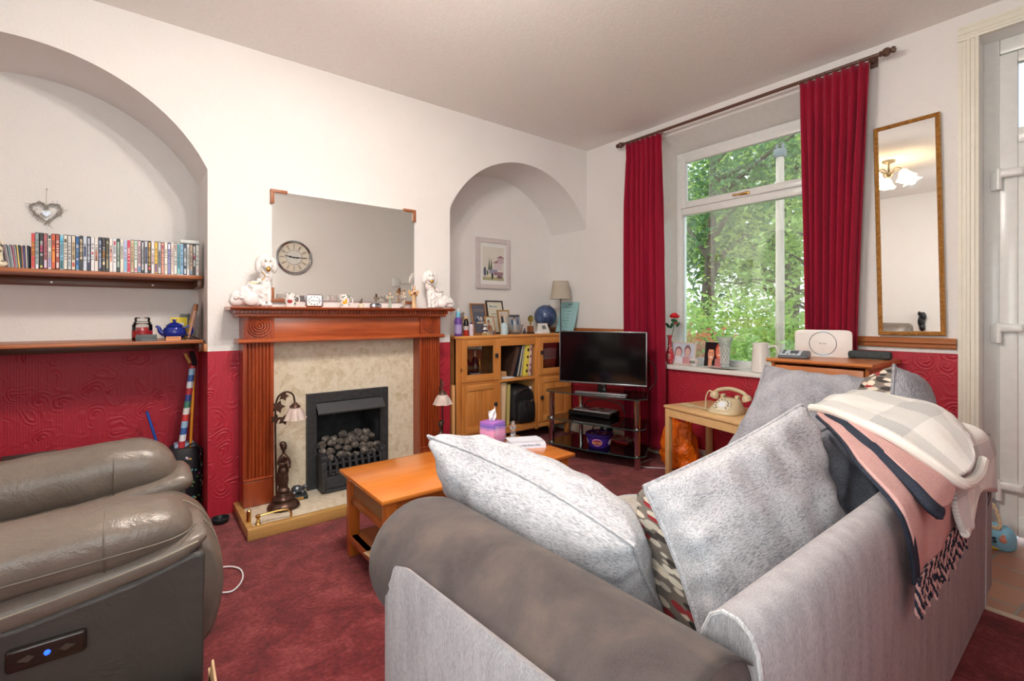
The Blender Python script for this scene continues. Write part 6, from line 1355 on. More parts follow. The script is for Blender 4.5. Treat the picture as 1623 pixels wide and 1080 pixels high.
for z, hx, hy in ((.003, .10, .07), (.02, .15, .10), (.1, .165, .12), (.2, .155, .11), (.28, .13, .09), (.33, .12, .05), (.36, .115, .03)): R.append(superring((.01*math.sin(z*20), 0, z), (0, 1, 0), (1, 0, 0), hx, hy, 2.4, 56))
R = refine(R, 5); w.loft(R); o = w.build('bag_body', ORG, t, sharp=0)
for v in o.data.vertices:
    k = min(1, max(0, (v.co.z-.01)/.05)); v.co += v.normal*(.022*noise.noise(v.co*16)+.012*noise.noise(v.co*38))*k
w = MB(); w.poly([(0, -.12, .34), (0, -.05, .34), (.01, -.11, .44), (.012, -.145, .425), (0, .12, .34), (0, .05, .34), (.0, .10, .42), (.01, .135, .43)], [(0, 1, 2, 3), (4, 5, 6, 7)]); o = w.build('handles', ORG, t); m_ = o.modifiers.new('solid', 'SOLIDIFY'); m_.thickness = .006
w = MB(); w.tube(smoothpath([(3.38, 2.42, .006), (3.2, 2.40, .005), (3.15, 2.33, .005), (3.25, 2.2, .006)], 18), .0035, 6); tag(w.build('white_cable', PAPER), 'short white cable on the carpet by the orange bag', 'cable')

# ================================================================ CHEST OF DRAWERS and things on it
HZ = .938
t = thing('chest_of_drawers', (3.33, 1.09, 0), 'small orange pine chest of drawers between side table and tall mirror', 'chest of drawers')
w = MB(); w.prism([(-.275, HZ-.022), (-.285, HZ-.012), (-.275, HZ), (.245, HZ), (.245, HZ-.022)], 1, -.275, .265); w.build('top', CHESTW, t)
w = MB(); w.box(-.255, -.255, .06, .24, -.238, HZ-.022); w.box(-.255, .228, .06, .24, .245, HZ-.022); w.box(-.25, -.238, .06, .24, .228, .08); w.box(.22, -.238, .08, .24, .228, HZ-.022); w.build('carcass', wood('chest_pine_upright', (150, 78, 36), (188, 112, 58), 2, .8, .35), t)
for k in range(4):
    z0 = .09+k*.205; w = MB(); w.box(-.262, -.232, z0, -.05, .222, z0+.195, .004); d = w.build('drawer', CHESTW, t)
    w = MB(); w.M = Matrix.Translation((-.262, 0, z0+.1)) @ Matrix.Rotation(-PI/2, 4, 'Y'); w.lathe([(.01, 0), (.009, .01), (.02, .018), (.022, .026), (.014, .034), (0, .036)], n=22); w.build('knob', plain((120, 66, 42), .25), d)
w = MB(); w.box(-.24, -.24, 0, .23, .23, .06, .004); w.build('plinth', CHESTW, t)
t = thing('wifi_router', (3.40, 1.165, HZ), 'white rounded slab router with a grey ring standing on the chest', 'router', rz=-PI/2+.22)
w = MB(); R = [superring((0, y, .085), (1, 0, 0), (0, 0, 1), a, b, 9, 64) for y, a, b in ((-.014, .148, .08), (-.012, .152, .085), (.012, .152, .085), (.016, .148, .08))]; w.loft(R); w.build('casing', plain((232, 226, 222), .35), t, sharp=40)
w = MB(); w.tube([(.072*math.cos(a), -.0145, .085+.072*math.sin(a)) for a in [k*PI/36 for k in range(72)]], .0017, 5, loop=True); w.build('ring', pc((70, 74, 80)), t)
w = MB(); w.tube([(.072*math.cos(a), -.0155, .085+.072*math.sin(a)) for a in [1.25+k*.05 for k in range(14)]], .0017, 5); w.tube([(.072*math.cos(a), -.0155, .085+.072*math.sin(a)) for a in [4.3+k*.05 for k in range(18)]], .0017, 5); w.build('light_strip', pc((110, 170, 220)), t)
text('BT Hub', .012, pc((110, 106, 104)), t, Matrix.Translation((0, -.0150, .085)) @ Matrix.Rotation(PI/2, 4, 'X'), ext=.0005)
w = MB(); w.box(-.06, -.03, 0, .06, .03, .008, .003); w.build('stand', plain((220, 216, 212), .4), t)
t = thing('answering_machine', (3.175, 1.245, HZ), 'grey and silver desk telephone keypad unit lying in front of the white router', 'telephone', rz=-PI/2+.2)
w = MB(); w.prism([(-.055, 0), (.06, 0), (.065, .03), (.05, .046), (-.055, .018)], 0, -.08, .08); o = w.build('casing', pc((86, 90, 96)), t); bv = o.modifiers.new('bevel', 'BEVEL'); bv.width = .01; bv.segments = 3
w = MB(); w.M = Matrix.Translation((0, 0, .0335)) @ Matrix.Rotation(.26, 4, 'X'); w.box(-.072, -.048, -.002, .04, .044, .002, .002)
w.build('face_plate', pc((206, 216, 226)), t); w = MB(); w.M = Matrix.Translation((0, 0, .0335)) @ Matrix.Rotation(.26, 4, 'X'); w.box(-.02, -.02, .002, .025, .03, .004, .001)
for a in range(4): w.box(-.062, -.035+a*.02, .002, -.045, -.022+a*.02, .004, .001)
for a in range(3): w.box(-.035+a*.022, -.042, .002, -.022+a*.022, -.03, .004, .001)
w.build('buttons', pc((60, 64, 70)), t)
t = thing('fabric_speaker', (3.45, .935, HZ), 'low dark grey fabric speaker bar at the right end of the chest', 'speaker', rz=-PI/2+.1)
w = MB(); R = [superring((x, 0, .025), (0, 1, 0), (0, 0, 1), .036*k, .025*k, 3, 28) for x, k in ((-.105, .6), (-.1, .88), (-.09, 1), (.09, 1), (.1, .88), (.105, .6))]; w.loft(R); w.build('body', fabric('speaker_cloth', (48, 54, 56), (84, 90, 92), (600, 600, 600), lo=.4, hi=.6), t)
w = MB(); w.box(-.06, -.03, .0, .07, .035, .003, .001); w.build('cloth_mat', plain((120, 100, 84), .8), t)

# ================================================================ TALL MIRROR
t = thing('tall_mirror', (3.572, .765, 1.082), 'tall narrow gilt-framed mirror hanging beside the door', 'mirror', rot=(-.020, 0, 0))
w = MB(); GILT = mottled('gilt', [(.3, (150, 102, 48)), (.7, (200, 150, 82))], 60, .35, .2, .35)
o2 = [(-.155, 0), (.155, 0), (.155, 1.262), (-.155, 1.262)]
R = []
for d, x in ((0, 0), (0, -.018), (.006, -.024), (.012, -.018), (.016, -.022), (.024, -.012), (.024, 0)):
    R.append([Vector((x, -.155+d, d)), Vector((x, .155-d, d)), Vector((x, .155-d, 1.262-d)), Vector((x, -.155+d, 1.262-d))])
w.loft(R, caps=False, sm=False); w.build('frame', GILT, t)
w = MB(); w.box(-.013, -.137, .018, -.009, .137, 1.244); w.build('glass', MIRR, t)

# ================================================================ SOFA
SX = 1.675; T1 = Vector((SX, .8, 0))
def Q(x, y, z): return Vector((x, y, z))-T1
t = thing('sofa', T1, 'light grey chenille sofa with brown suede scroll arms, seen from behind', 'sofa'); sofa = t
w = MB(); R = []
prof = [(.405, .40), (.33, .40), (.33, .10), (.335, .10), (.33, .66), (.332, .69), (.34, .712), (.356, .728), (.378, .736), (.402, .733), (.42, .715), (.428, .68), (.44, .60), (.46, .45), (.46, .10)]
def backprof(k):
    P = [(.332, .06), (.330, .3), (.328, .55), (.330, .66), (.334, .695), (.345, .72), (.364, .734), (.388, .736), (.408, .722), (.422, .69), (.436, .60), (.47, .42), (.5, .3), (.5, .06)]
    return P
for x, s in ((.728, .96), (.732, .985), (.742, 1), (1.2, 1.0), (1.675, 1.), (2.1, 1.), (2.595, 1), (2.606, .985), (2.61, .96)):
    R.append([Q(x, .415+(a-.415)*s, .4+(b-.4)*(1-(1-s)*.35)) for a, b in backprof(0)])
w.loft(R); w.build('backrest', SOFAV, t, sharp=50)
for xx in (.728, 2.612): w = MB(); w.tube([Q(xx, .415+(a-.415)*.985, .4+(b-.4)*.993) for a, b in backprof(0)], .004, 6); w.build('seam', SOFAG, t)
for s in (-1, 1):
    cx = SX+s*(SX-.625); w = MB(); R = []
    for y, k, dz in ((.345, .9, .0), (.352, .97, 0), (.37, 1, 0), (.7, 1, -.003), (1.0, 1, -.010), (1.15, 1.02, -.016), (1.18, 1.01, -.02), (1.22, .95, -.023), (1.245, .84, -.026), (1.26, .66, -.03), (1.267, .42, -.033), (1.27, .15, -.035)):
        R.append([Q(cx, y, .565+dz)+Vector((math.cos(a)*.152*k, 0, math.sin(a)*.152*k)) for a in [2*PI*i/40 for i in range(40)]])
    w.loft(refine(R, 2)); w.build('arm_roll', SUEDE, t, sharp=0)
    w = MB(); xo = SX+s*(SX-.470); xi = SX+s*(SX-.775)
    def top(y): return .672-.05*max(0, (y-.35)/.8)-.10*max(0, (y-1.0)/.135)**2
    R = []
    for y, ins in ((.345, .012), (.355, .003), (.38, 0), (.8, 0), (1.0, 0), (1.05, .0), (1.10, .004), (1.125, .014), (1.135, .03)):
        tz = top(y); xa = xo-s*0+(-s*-1)*0; o_ = xo-s*ins*-1 if s < 0 else xo-ins
        i_ = xi-s*ins if s < 0 else xi+ins
        if s < 0: o_ = xo+ins; i_ = xi-ins
        R.append([Q(o_, y, .05), Q(o_, y, .3), Q(o_-.0, y, tz-.03), Q(o_+(.008 if s < 0 else -.008), y, tz), Q(o_+(.04 if s < 0 else -.04), y, tz-.02), Q(i_, y, .5), Q(i_, y, .3), Q(i_, y, .05)])
    w.loft(R); w.build('arm_panel', SOFAV, t, sharp=50)
w = MB(); w.box(.775-T1.x, .49-T1.y, .1, 2.575-T1.x, 1.20-T1.y, .32, .02); w.build('base', SOFAV, t)
for k, (x0, x1) in enumerate(((.78, 1.67), (1.68, 2.57))):
    w = MB(); R = []
    for z, i in ((.31, .03), (.32, .008), (.34, 0), (.43, 0), (.452, .008), (.462, .03), (.466, .08)): R.append(superring(Q((x0+x1)/2, .87, z), (1, 0, 0), (0, 1, 0), (x1-x0)/2-i, .42-i, 9, 72))
    w.loft(R); sc_ = w.build('seat_cushion', SEATC, t, sharp=0)
    w = MB(); w.tube(superring(Q((x0+x1)/2, .87, .448), (1, 0, 0), (0, 1, 0), (x1-x0)/2+.001, .421, 9, 96), .005, 6, loop=True); w.build('piping', SOFAG, sc_)
for x in (.60, 2.62):
    for y in (.38, 1.08): w = MB(); w.cyl(Q(x+.0, y, 0), Q(x+.0, y, .11), .018, .024, 16); w.build('leg', plain((40, 22, 18), .35), t)
PT = 'scatter cushions on the sofa'
def cush(name_label, corners, th, mats, pip, seed, **k):
    c0 = sum((Vector(c) for c in corners), Vector())/4
    tt = thing('scatter_cushion', c0, name_label, 'cushion', PT)
    pillow([Vector(c)-c0 for c in corners], th, 'cover', mats, tt, seed=seed, piping=pip, **k); return tt
cush('large light grey cushion leaning over the near suede arm', [(.79, 1.45, .80), (.86, .65, .71), (1.0, .64, .475), (.99, 1.38, .50)], .27, [CUSHL, CUSHL], CUSHL, 1, wr=.014, sag=-.03, n=44, corner_pow=.42)
c2 = cush('large light grey cushion in the middle, its leaf-printed front just showing', [(.92, .68, .805), (1.61, .61, .925), (1.56, .48, .50), (.88, .49, .49)], .31, [LEAFP, CUSHY], CUSHY, 2, wr=.012, n=44, corner_pow=.33, bias=.72)
cush('mid grey cushion leaning on the far arm below the chest of drawers', [(2.42, 1.08, .955), (2.50, .60, .93), (2.30, .60, .50), (2.10, 1.14, .545)], .23, [CUSHM, CUSHM], CUSHM, 3, n=44, bow=.10)
cush('cushion with leaf-printed face at the far back corner of the sofa', [(2.30, .545, 1.01), (2.66, .60, .95), (2.62, .62, .5), (2.24, .56, .5)], .27, [LEAFP, CUSHM], CUSHM, 4, n=40, corner_pow=.42)
c5 = cush('dark grey cushion half hidden under the throws', [(1.55, .60, .835), (2.05, .60, .84), (2.02, .49, .50), (1.52, .49, .49)], .16, [CUSHD, CUSHD], CUSHD, 5, wr=.022, n=40)
w = MB(); w.box(-.012, 0, -.03, .012, .0012, .03); o = w.build('care_label', plain((190, 194, 198), .5), c5); o.location = Vector((1.70, .395, .745))-c5.location; o.rotation_euler = (-.3, .35, .1)

# ---- throws
PINK = fabric('pink_wool', (188, 144, 142), (213, 175, 170), (220, 220, 220), 1., lo=.35, hi=.65); NAVY = fabric('navy_wool', (34, 40, 52), (56, 62, 76), (220, 220, 220), 1.)
PLAID = plaid()
tp = thing('pink_throw', (1.7, .3, .75), 'dusty pink and navy wool throw with a long twisted fringe over the sofa back', 'throw'); o0 = Vector((1.7, .3, .75))
def sub(rows, o0): return [[Vector(p)-o0 for p in r_] for r_ in rows]
# lower layer: hangs down the outer face
rows = [[(1.90, .67, .850), (2.12, .66, .862), (2.40, .62, .858)],
        [(1.67, .53, .842), (1.92, .54, .852), (2.25, .52, .845)],
        [(1.50, .43, .815), (1.74, .42, .82), (2.10, .42, .81)],
        [(1.405, .335, .765), (1.66, .335, .775), (2.02, .335, .78)],
        [(1.395, .308, .715), (1.66, .306, .725), (2.0, .306, .73)],
        [(1.42, .302, .64), (1.67, .300, .65), (1.99, .304, .66)],
        [(1.445, .304, .575), (1.68, .298, .59), (1.96, .306, .60)]]
patch(sub(rows, o0), 44, 60, .007, .006, 3, 'hanging_layer', [PINK], tp)
rows2 = [[Vector(r_[0])+Vector((-.014, -.0, -.006)), Vector(r_[0])+Vector((.02, -.004, -.008))] for r_ in rows]
patch([[p-o0 for p in r_] for r_ in rows2], 4, 60, .006, .002, 5, 'navy_edge', [NAVY], tp)
# folded-over upper layer, pink above navy
rows = [[(1.97, .68, .868), (2.15, .67, .875), (2.38, .64, .872)],
        [(1.79, .55, .862), (1.98, .55, .87), (2.2, .53, .866)],
        [(1.64, .44, .840), (1.83, .43, .846), (2.06, .42, .84)],
        [(1.55, .35, .800), (1.72, .345, .805), (1.92, .335, .803)],
        [(1.52, .295, .755), (1.66, .293, .765), (1.80, .29, .77)],
        [(1.545, .276, .728), (1.62, .273, .722), (1.70, .275, .738)]]
patch(sub(rows, o0), 36, 50, .010, .005, 8, 'folded_layer', [PINK], tp)
rows2 = [[Vector(r_[0])+Vector((-.03, -.004, -.018)), Vector(r_[0])+Vector((-.008, -.006, -.006)), Vector(r_[0])+Vector((.03, .002, -.010))] for r_ in rows]
patch([[p-o0 for p in r_] for r_ in rows2], 8, 50, .014, .004, 9, 'navy_fold', [NAVY], tp)
r = random.Random(6); FR = [PINK, NAVY]
for i in range(64):
    x = 1.44+.53*i/63; z = .580+.022*(i/63)
    w = MB(); n_ = 16; L_ = r.uniform(.075, .10); sw = r.uniform(-.012, .02); dy = r.uniform(-.008, .004)
    for s in (0, 1):
        w.mi = s; P = []
        for k in range(n_):
            q = k/(n_-1); a = q*15+s*PI+i; P.append(Vector((x+sw*q+.003*math.cos(a), .297+dy*q+.003*math.sin(a), z-L_*q))-o0)
        w.tube(P, .0032, 5)
    w.build('tassel', FR, tp)
tw = thing('plaid_throw', (2.2, .4, .85), 'white and grey checked fleece throw draped over the far end of the sofa back', 'throw'); o0 = Vector((2.2, .4, .85))
rows = [[(1.97, .71, .862), (2.12, .68, .885), (2.30, .66, .885), (2.42, .62, .84)],
        [(1.88, .62, .876), (2.08, .60, .892), (2.30, .58, .892), (2.43, .56, .85)],
        [(1.76, .50, .874), (1.98, .50, .885), (2.26, .49, .880), (2.42, .47, .845)],
        [(1.70, .41, .858), (1.92, .40, .876), (2.20, .40, .872), (2.40, .40, .825)],
        [(1.69, .33, .815), (1.86, .32, .828), (2.06, .32, .832), (2.26, .355, .825)],
        [(1.71, .272, .768), (1.80, .262, .772), (1.90, .265, .79), (2.06, .30, .822)]]
patch(sub(rows, o0), 50, 56, .016, .010, 12, 'upper_fold', [PLAID], tw)
hm = [sub([[r_[0]] for r_ in rows], o0)[i][0] for i in range(len(rows))]
w = MB(); w.tube([p+Vector((-.004, 0, -.004)) for p in smoothpath(hm+[Vector((1.76, .258, .752))-o0, Vector((1.88, .254, .752))-o0, Vector((1.97, .256, .775))-o0], 60)], .015, 10); w.build('hem', plain((226, 222, 216), 1.), tw)
rows = [[(1.88, .44, .83), (2.1, .44, .84), (2.3, .44, .84), (2.44, .44, .815)],
        [(1.87, .36, .80), (2.1, .365, .81), (2.3, .37, .812), (2.46, .38, .79)],
        [(1.84, .308, .765), (2.05, .308, .775), (2.28, .308, .775), (2.48, .325, .77)],
        [(1.80, .285, .70), (2.0, .292, .71), (2.25, .292, .71), (2.58, .305, .69)],
        [(1.785, .272, .64), (1.97, .285, .645), (2.2, .29, .66), (2.55, .30, .62)],
        [(1.79, .268, .60), (1.93, .28, .595), (2.12, .288, .64), (2.5, .295, .555)]]
patch(sub(rows, o0), 50, 36, .014, .016, 21, 'lower_fold', [PLAID], tw, freq=12.)
w = MB(); w.tube([Vector(p)-o0+Vector((0, 0, -.0)) for p in smoothpath(rows[-1], 30)], .011, 8); w.build('hem', plain((226, 222, 216), 1.), tw)

# ================================================================ COFFEE TABLE
t = thing('coffee_table', (1.375, 2.17, 0), 'honey-coloured wooden coffee table with woven drawer ends and a lower shelf', 'coffee table'); TZ = .425
w = MB(); w.box(-.57, -.27, TZ-.02, .57, .27, TZ, .005); w.build('table_top', TABLEW, t)
for x in (-.54, .49):
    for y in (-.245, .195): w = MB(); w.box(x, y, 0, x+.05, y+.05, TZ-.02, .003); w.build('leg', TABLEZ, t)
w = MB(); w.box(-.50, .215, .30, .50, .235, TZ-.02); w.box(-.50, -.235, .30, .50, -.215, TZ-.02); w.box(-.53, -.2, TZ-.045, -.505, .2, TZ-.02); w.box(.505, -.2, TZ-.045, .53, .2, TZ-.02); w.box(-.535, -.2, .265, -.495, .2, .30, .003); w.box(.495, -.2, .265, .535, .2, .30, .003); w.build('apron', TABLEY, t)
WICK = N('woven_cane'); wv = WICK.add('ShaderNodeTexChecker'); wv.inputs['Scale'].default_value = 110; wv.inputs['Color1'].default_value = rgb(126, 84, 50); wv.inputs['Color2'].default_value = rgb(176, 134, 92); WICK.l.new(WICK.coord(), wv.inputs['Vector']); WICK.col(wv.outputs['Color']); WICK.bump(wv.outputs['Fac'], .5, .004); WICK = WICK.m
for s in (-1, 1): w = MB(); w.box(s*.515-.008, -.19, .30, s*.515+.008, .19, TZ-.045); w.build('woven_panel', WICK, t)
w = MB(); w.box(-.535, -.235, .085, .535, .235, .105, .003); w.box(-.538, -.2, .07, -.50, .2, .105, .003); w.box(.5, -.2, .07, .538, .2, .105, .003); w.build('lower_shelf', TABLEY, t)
t = thing('tissue_box', (1.727, 2.455-.06, TZ), 'pink and violet cube tissue box with a white tissue pulled up', 'tissue box', rz=.25)
TB = N('sunset_print'); vz = TB.add('ShaderNodeSeparateXYZ'); TB.l.new(TB.coord(), vz.inputs[0]); nn_ = TB.noise(TB.coord(), 9, 2)
TB.col(TB.ramp(TB.math('ADD', TB.math('MULTIPLY', vz.outputs['Z'], 7.), TB.math('MULTIPLY', nn_, .25)), [(.1, rgb(120, 160, 214)), (.35, rgb(214, 150, 196)), (.6, rgb(232, 160, 200)), (.8, rgb(110, 100, 190)), (1., rgb(176, 110, 196))])); TB.set(Roughness=.4)
w = MB(); w.box(-.056, -.056, 0, .056, .056, .125, .003); w.build('carton', TB.m, t)
w = MB(); w.box(-.03, -.015, .125, .03, .015, .1262); w.build('slot', pc((170, 110, 190)), t)
w = MB()
for k in range(4): w.box(-.044, -.0566, .055+.014*k, -.008, -.056, .058+.014*k)
w.build('printing', pc((226, 220, 240)), t)
rows = [[(-.022, .0, .122), (-.008, .006, .122), (.008, -.004, .122), (.024, .004, .122)], [(-.03, .004, .15), (-.01, -.008, .15), (.012, .006, .15), (.03, -.006, .15)], [(-.04, .0, .185), (-.014, .008, .178), (.014, -.008, .182), (.03, .004, .195)], [(-.042, -.004, .192), (-.014, .004, .188), (.014, .002, .196), (.022, -.004, .215)]]
patch([[Vector(p) for p in r_] for r_ in rows], 20, 16, .001, .004, 4, 'tissue', [plain((240, 240, 240), .9)], t, freq=40)
for k, (x, y, nm) in enumerate(((1.815, 2.40, 'left'), (1.86, 2.36, 'right'))):
    t = thing('glass_shaker', (x, y, TZ), 'clear faceted glass shaker beside the tissue box, %s of two' % nm, 'shaker', 'glass shakers on the coffee table')
    w = MB(); w.lathe([(.018, 0), (.02, .006), (.016, .05), (.012, .058)], n=8); w.build('body', CRYST, t, sharp=10); w = MB(); w.lathe([(.0125, .003), (.0135, .03), (0, .031)], n=12); w.build('filling', PAPER, t)
    w = MB(); w.lathe([(.012, .058), (.022, .068), (.02, .082), (.012, .09), (.01, .098), (.014, .104), (.008, .112), (0, .113)], n=10); w.build('stopper', CRYST, t, sharp=10)
t = thing('folded_newspapers', (1.60, 2.39, TZ), 'small pile of folded newspapers beside the tissue box', 'newspapers', rz=.3)
w = MB()
for k in range(5): w.box(-.13+.006*k, -.04+.003*k, .006*k, .06+.002*(k % 2), .04, .006*k+.005, .0024)
w.build('sheets', mottled('newsprint', [(.4, (206, 198, 184)), (.55, (186, 178, 166)), (.62, (110, 104, 98))], 45, .9), t)
t = thing('letter_pile', (1.845, 2.215, TZ), 'pile of white letters and leaflets at the right end of the coffee table', 'papers', rz=-.45)
w = MB(); 
for k in range(7):
    a = .05*math.sin(k*2.3); w.M = Matrix.Rotation(a, 4, 'Z') @ Matrix.Translation((.004*math.sin(k*5), .003*k-.01, 0)); w.box(-.10, -.075, .0035*k, .10, .085, .0035*k+.002)
w.build('sheets', [plain((226, 230, 240), .6)], t)
w = MB(); w.poly([(-.105, -.09, .0), (.10, -.09, .0), (.10, -.07, .028), (-.105, -.07, .028), (.115, .085, .014), (-.095, .085, .016)], [(0, 1, 2, 3), (3, 2, 4, 5)]); o = w.build('top_leaflet', plain((214, 214, 226), .5), t); m_ = o.modifiers.new('solid', 'SOLIDIFY'); m_.thickness = .0015
text('Your New Boiler Offer', .0155, pc((60, 60, 100)), t, Matrix.Translation((-.005, -.0815, .015)) @ Matrix.Rotation(PI/2-.62, 4, 'X'), ext=.0004)
t = thing('paper_leaflet', (.90, 1.98, .106), 'beige paper and a crumpled white wrapper on the lower shelf of the coffee table', 'papers', rz=.1)
w = MB(); w.box(-.06, -.10, 0, .12, .18, .004); w.build('sheet', plain((220, 190, 150), .7), t)
w = MB(); w.ell((-.01, .12, .02), (.03, .05, .016), 12, 8); o = w.build('wrapper', PAPER, t, sharp=0); puckers(o, 3, .02, 50)

# ================================================================ DOOR STOP, LAMP, CLOCK, SWITCH
t = thing('door_stop', (3.53, .41, -.004), 'pale blue lettered door stop bag with a thick rope handle beside the door', 'door stop', rz=-.35)
w = MB(); R = [superring((0, 0, z), (0, 1, 0), (1, 0, 0), a, b, 3, 32) for z, a, b in ((0, .08, .055), (.015, .09, .065), (.07, .092, .068), (.12, .08, .05), (.14, .06, .03))]; w.loft(refine(R, 3)); w.build('bag', plain((130, 190, 216), .7), t, sharp=0)
w = MB(); w.tube(coil([(0, .05, .12), (-.03, .06, .20), (-.03, .01, .27), (-.04, -.03, .21), (-.045, -.04, .14), (-.05, 0, .13)], .006, 120, 14), .008, 7); w.build('rope', plain((206, 184, 152), .9), t)
MTd = Matrix.Translation((-.072, -.008, .068)) @ Matrix.Rotation(-PI/2, 4, 'Z') @ Matrix.Rotation(PI/2-.1, 4, 'X')
text('os', .075, BLACK, t, MTd, ext=.002)
w = MB(); w.ell((-.062, -.066, .075), (.008, .02, .02), 12, 8); w.ell((-.064, -.07, .1), (.006, .01, .01)); w.build('starfish_patch', plain((220, 150, 130), .8), t)
w = MB(); w.ell((-.05, .0, .008), (.03, .05, .01)); w.build('yellow_trim', plain((230, 190, 50), .6), t); t.scale = (.82, .82, .82)
t = thing('ceiling_light', (.77, 1.55, ZC), 'brass ceiling light with glowing frilled glass shades, seen in the tall mirror', 'ceiling light')
w = MB(); w.lathe([(.06, 0), (.058, -.018), (.03, -.03), (.01, -.035), (.009, -.12), (.03, -.13), (.04, -.15), (.02, -.175), (0, -.18)], n=28); w.build('ceiling_rose', plain((150, 140, 120), .3, .9), t)
SHG = emit((255, 222, 170), 5.)
for k in range(5):
    a = k*2*PI/5+.3; d = Vector((math.cos(a), math.sin(a), 0)); w = MB(); w.tube(smoothpath([d*.02+Vector((0, 0, -.14)), d*.08+Vector((0, 0, -.10)), d*.15+Vector((0, 0, -.12)), d*.17+Vector((0, 0, -.15))], 14), .006, 8); w.build('arm', plain((150, 140, 120), .3, .9), t)
    w = MB(); ax = (d*.45+Vector((0, 0, -.9))).normalized(); w.M = Matrix.Translation(d*.17+Vector((0, 0, -.15))) @ ax.to_track_quat('Z', 'Y').to_matrix().to_4x4()
    w.lathe([(.018, 0), (.035, .02), (.045, .05), (.06, .085), (.08, .105)], n=40, caps=False, wob=lambda q, z: .10*math.sin(q*6)*z/.1); o = w.build('lamp_shade', SHG, t); m_ = o.modifiers.new('solid', 'SOLIDIFY'); m_.thickness = .002
t = thing('wall_clock', (1.735, YS+.004, 2.005), 'round chrome wall clock with roman style baton markings, seen in the overmantel mirror', 'clock'); R_ = .235
w = MB(); w.M = Matrix.Rotation(-PI/2, 4, 'X'); w.lathe([(R_-.03, 0), (R_, .004), (R_, .03), (R_-.012, .045), (R_-.03, .035), (R_-.032, .01)], n=64, caps=False); w.build('rim', plain((170, 170, 172), .12, 1.), t)
w = MB(); w.cyl((0, .004, 0), (0, .012, 0), R_-.025, n=64); w.build('dial', plain((214, 204, 190), .6), t)
w = MB(); w.cyl((0, .012, 0), (0, .014, 0), .1, n=48); w.build('dial_centre', plain((206, 204, 200), .4), t)
w = MB(); w.tube([(.102*math.cos(a), .015, .102*math.sin(a)) for a in [k*PI/24 for k in range(48)]], .003, 5, loop=True); w.build('inner_ring', CHROME, t)
w = MB()
for k in range(12):
    a = k*PI/6
    for dd in (-.055, 0, .055) if k % 3 else (-.03, .03):
        p = Vector((math.sin(a+dd), 0, math.cos(a+dd))); w.cyl(p*.12+Vector((0, .014, 0)), p*.185+Vector((0, .014, 0)), .0022, n=5)
w.build('numerals', plain((140, 136, 130), .4), t)
w = MB(); w.box(-.05, .016, -.004, .16, .019, .004); w.ell((.05, .018, 0), (.02, .002, .009)); w.M = Matrix.Rotation(.18, 4, 'Y'); w.box(-.12, .019, -.005, .04, .021, .005); w.ell((-.05, .02, 0), (.02, .002, .011)); w.M = Matrix(); w.cyl((0, .014, 0), (0, .024, 0), .012); w.build('hands', BLACK, t)
t = thing('cable_trunking', (2.95, YS+.002, 1.22), 'white socket box with short trunking on the rear wall, seen in the overmantel mirror', 'switch')
t.location.z = 1.72
w = MB(); w.box(.36, 0, -.012, .63, .016, .012, .003); w.build('trunking', UPVC, t); w = MB(); w.box(.25, 0, -.06, .36, .03, .06, .005); w.build('switch_box', UPVC, t)

t = thing('black_sculpture', (XW+.045, 1.67, .985), 'small black figure sculpture on the far wall ledge, seen low in the tall mirror', 'ornament')
blob('figure', [((0, 0, .05), (.03, .035, .05)), ((0, .01, .13), (.03, .04, .08)), ((0, -.01, .2), (.03, .035, .06)), ((0, .03, .24), (.02, .02, .03))], BLACK, t, .006, 2)
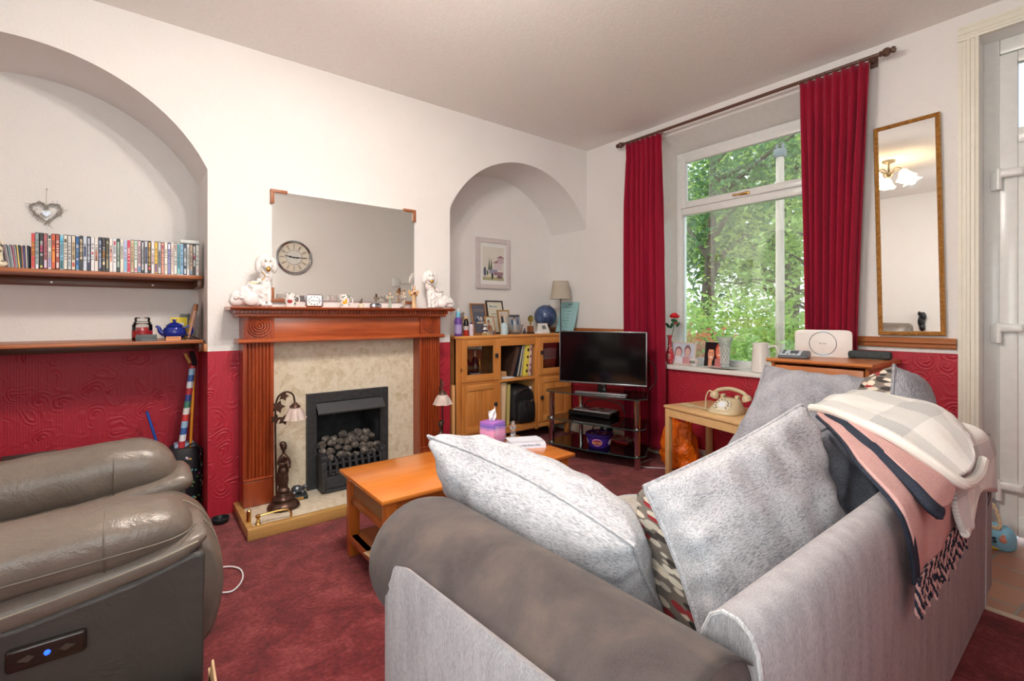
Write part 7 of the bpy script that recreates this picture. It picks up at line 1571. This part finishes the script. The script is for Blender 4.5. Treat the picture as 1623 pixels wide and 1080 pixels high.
# ================================================================ LIGHT
wd_ = bpy.data.worlds.new('sky'); S.world = wd_; wd_.use_nodes = True; nt = wd_.node_tree; bg = nt.nodes['Background']
tc = nt.nodes.new('ShaderNodeTexCoord'); sx = nt.nodes.new('ShaderNodeSeparateXYZ'); rp = nt.nodes.new('ShaderNodeValToRGB'); nt.links.new(tc.outputs['Generated'], sx.inputs[0]); nt.links.new(sx.outputs[2], rp.inputs[0])
rp.color_ramp.elements[0].position = 0; rp.color_ramp.elements[0].color = (.85, .9, .95, 1); rp.color_ramp.elements[1].position = .6; rp.color_ramp.elements[1].color = (.72, .84, 1, 1)
nt.links.new(rp.outputs[0], bg.inputs[0]); bg.inputs[1].default_value = 1.7
def area(name, loc, rot, sx_, sy_, power, colr, portal=False):
    l = bpy.data.lights.new(name, 'AREA'); l.shape = 'RECTANGLE'; l.size = sx_; l.size_y = sy_; l.energy = power; l.color = colr
    if portal: l.cycles.is_portal = True
    o = bpy.data.objects.new(name, l); COL.objects.link(o); o.location = loc; o.rotation_euler = rot; return o
# added fill lamps just outside the two added windows, sky portal at the front window
area('added_rear_fill', ((RX0+RX1)/2, YS-.19, (RZ0+RZ1)/2), (PI/2, 0, 0), RX1-RX0-.05, RZ1-RZ0-.05, 27, (1, .985, .97))
area('added_west_fill', (XW-.19, (AY0+AY1)/2, (AZ0+AZ1)/2), (PI/2, 0, -PI/2), AY1-AY0-.05, AZ1-AZ0-.05, 42, (1, .985, .97))
area('front_window_portal', (3.93, 1.845, 1.7), (PI/2, 0, PI/2), 1.26, 1.86, 1, (1, 1, 1), True)
for k in range(5):
    a = k*2*PI/5+.3; l = bpy.data.lights.new('bulb', 'POINT'); l.energy = 21; l.color = (1, .945, .89); l.shadow_soft_size = .03
    o = bpy.data.objects.new('bulb', l); COL.objects.link(o); o.location = (.77+.21*math.cos(a), 1.55+.21*math.sin(a), ZC-.235)
sn = bpy.data.lights.new('sun', 'SUN'); sn.energy = 2.2; sn.angle = .2; sn.color = (1, .97, .9); o = bpy.data.objects.new('sun', sn); COL.objects.link(o); o.rotation_euler = (math.radians(38), math.radians(18), math.radians(-200))
S.view_settings.view_transform = 'Standard'; S.view_settings.look = 'None'; S.view_settings.exposure = 0.72; S.view_settings.gamma = 1.0; S.view_settings.use_curve_mapping = False
S.cycles.max_bounces = 10; S.cycles.diffuse_bounces = 5; S.cycles.transparent_max_bounces = 16; S.cycles.sample_clamp_indirect = 6; S.cycles.use_denoising = True
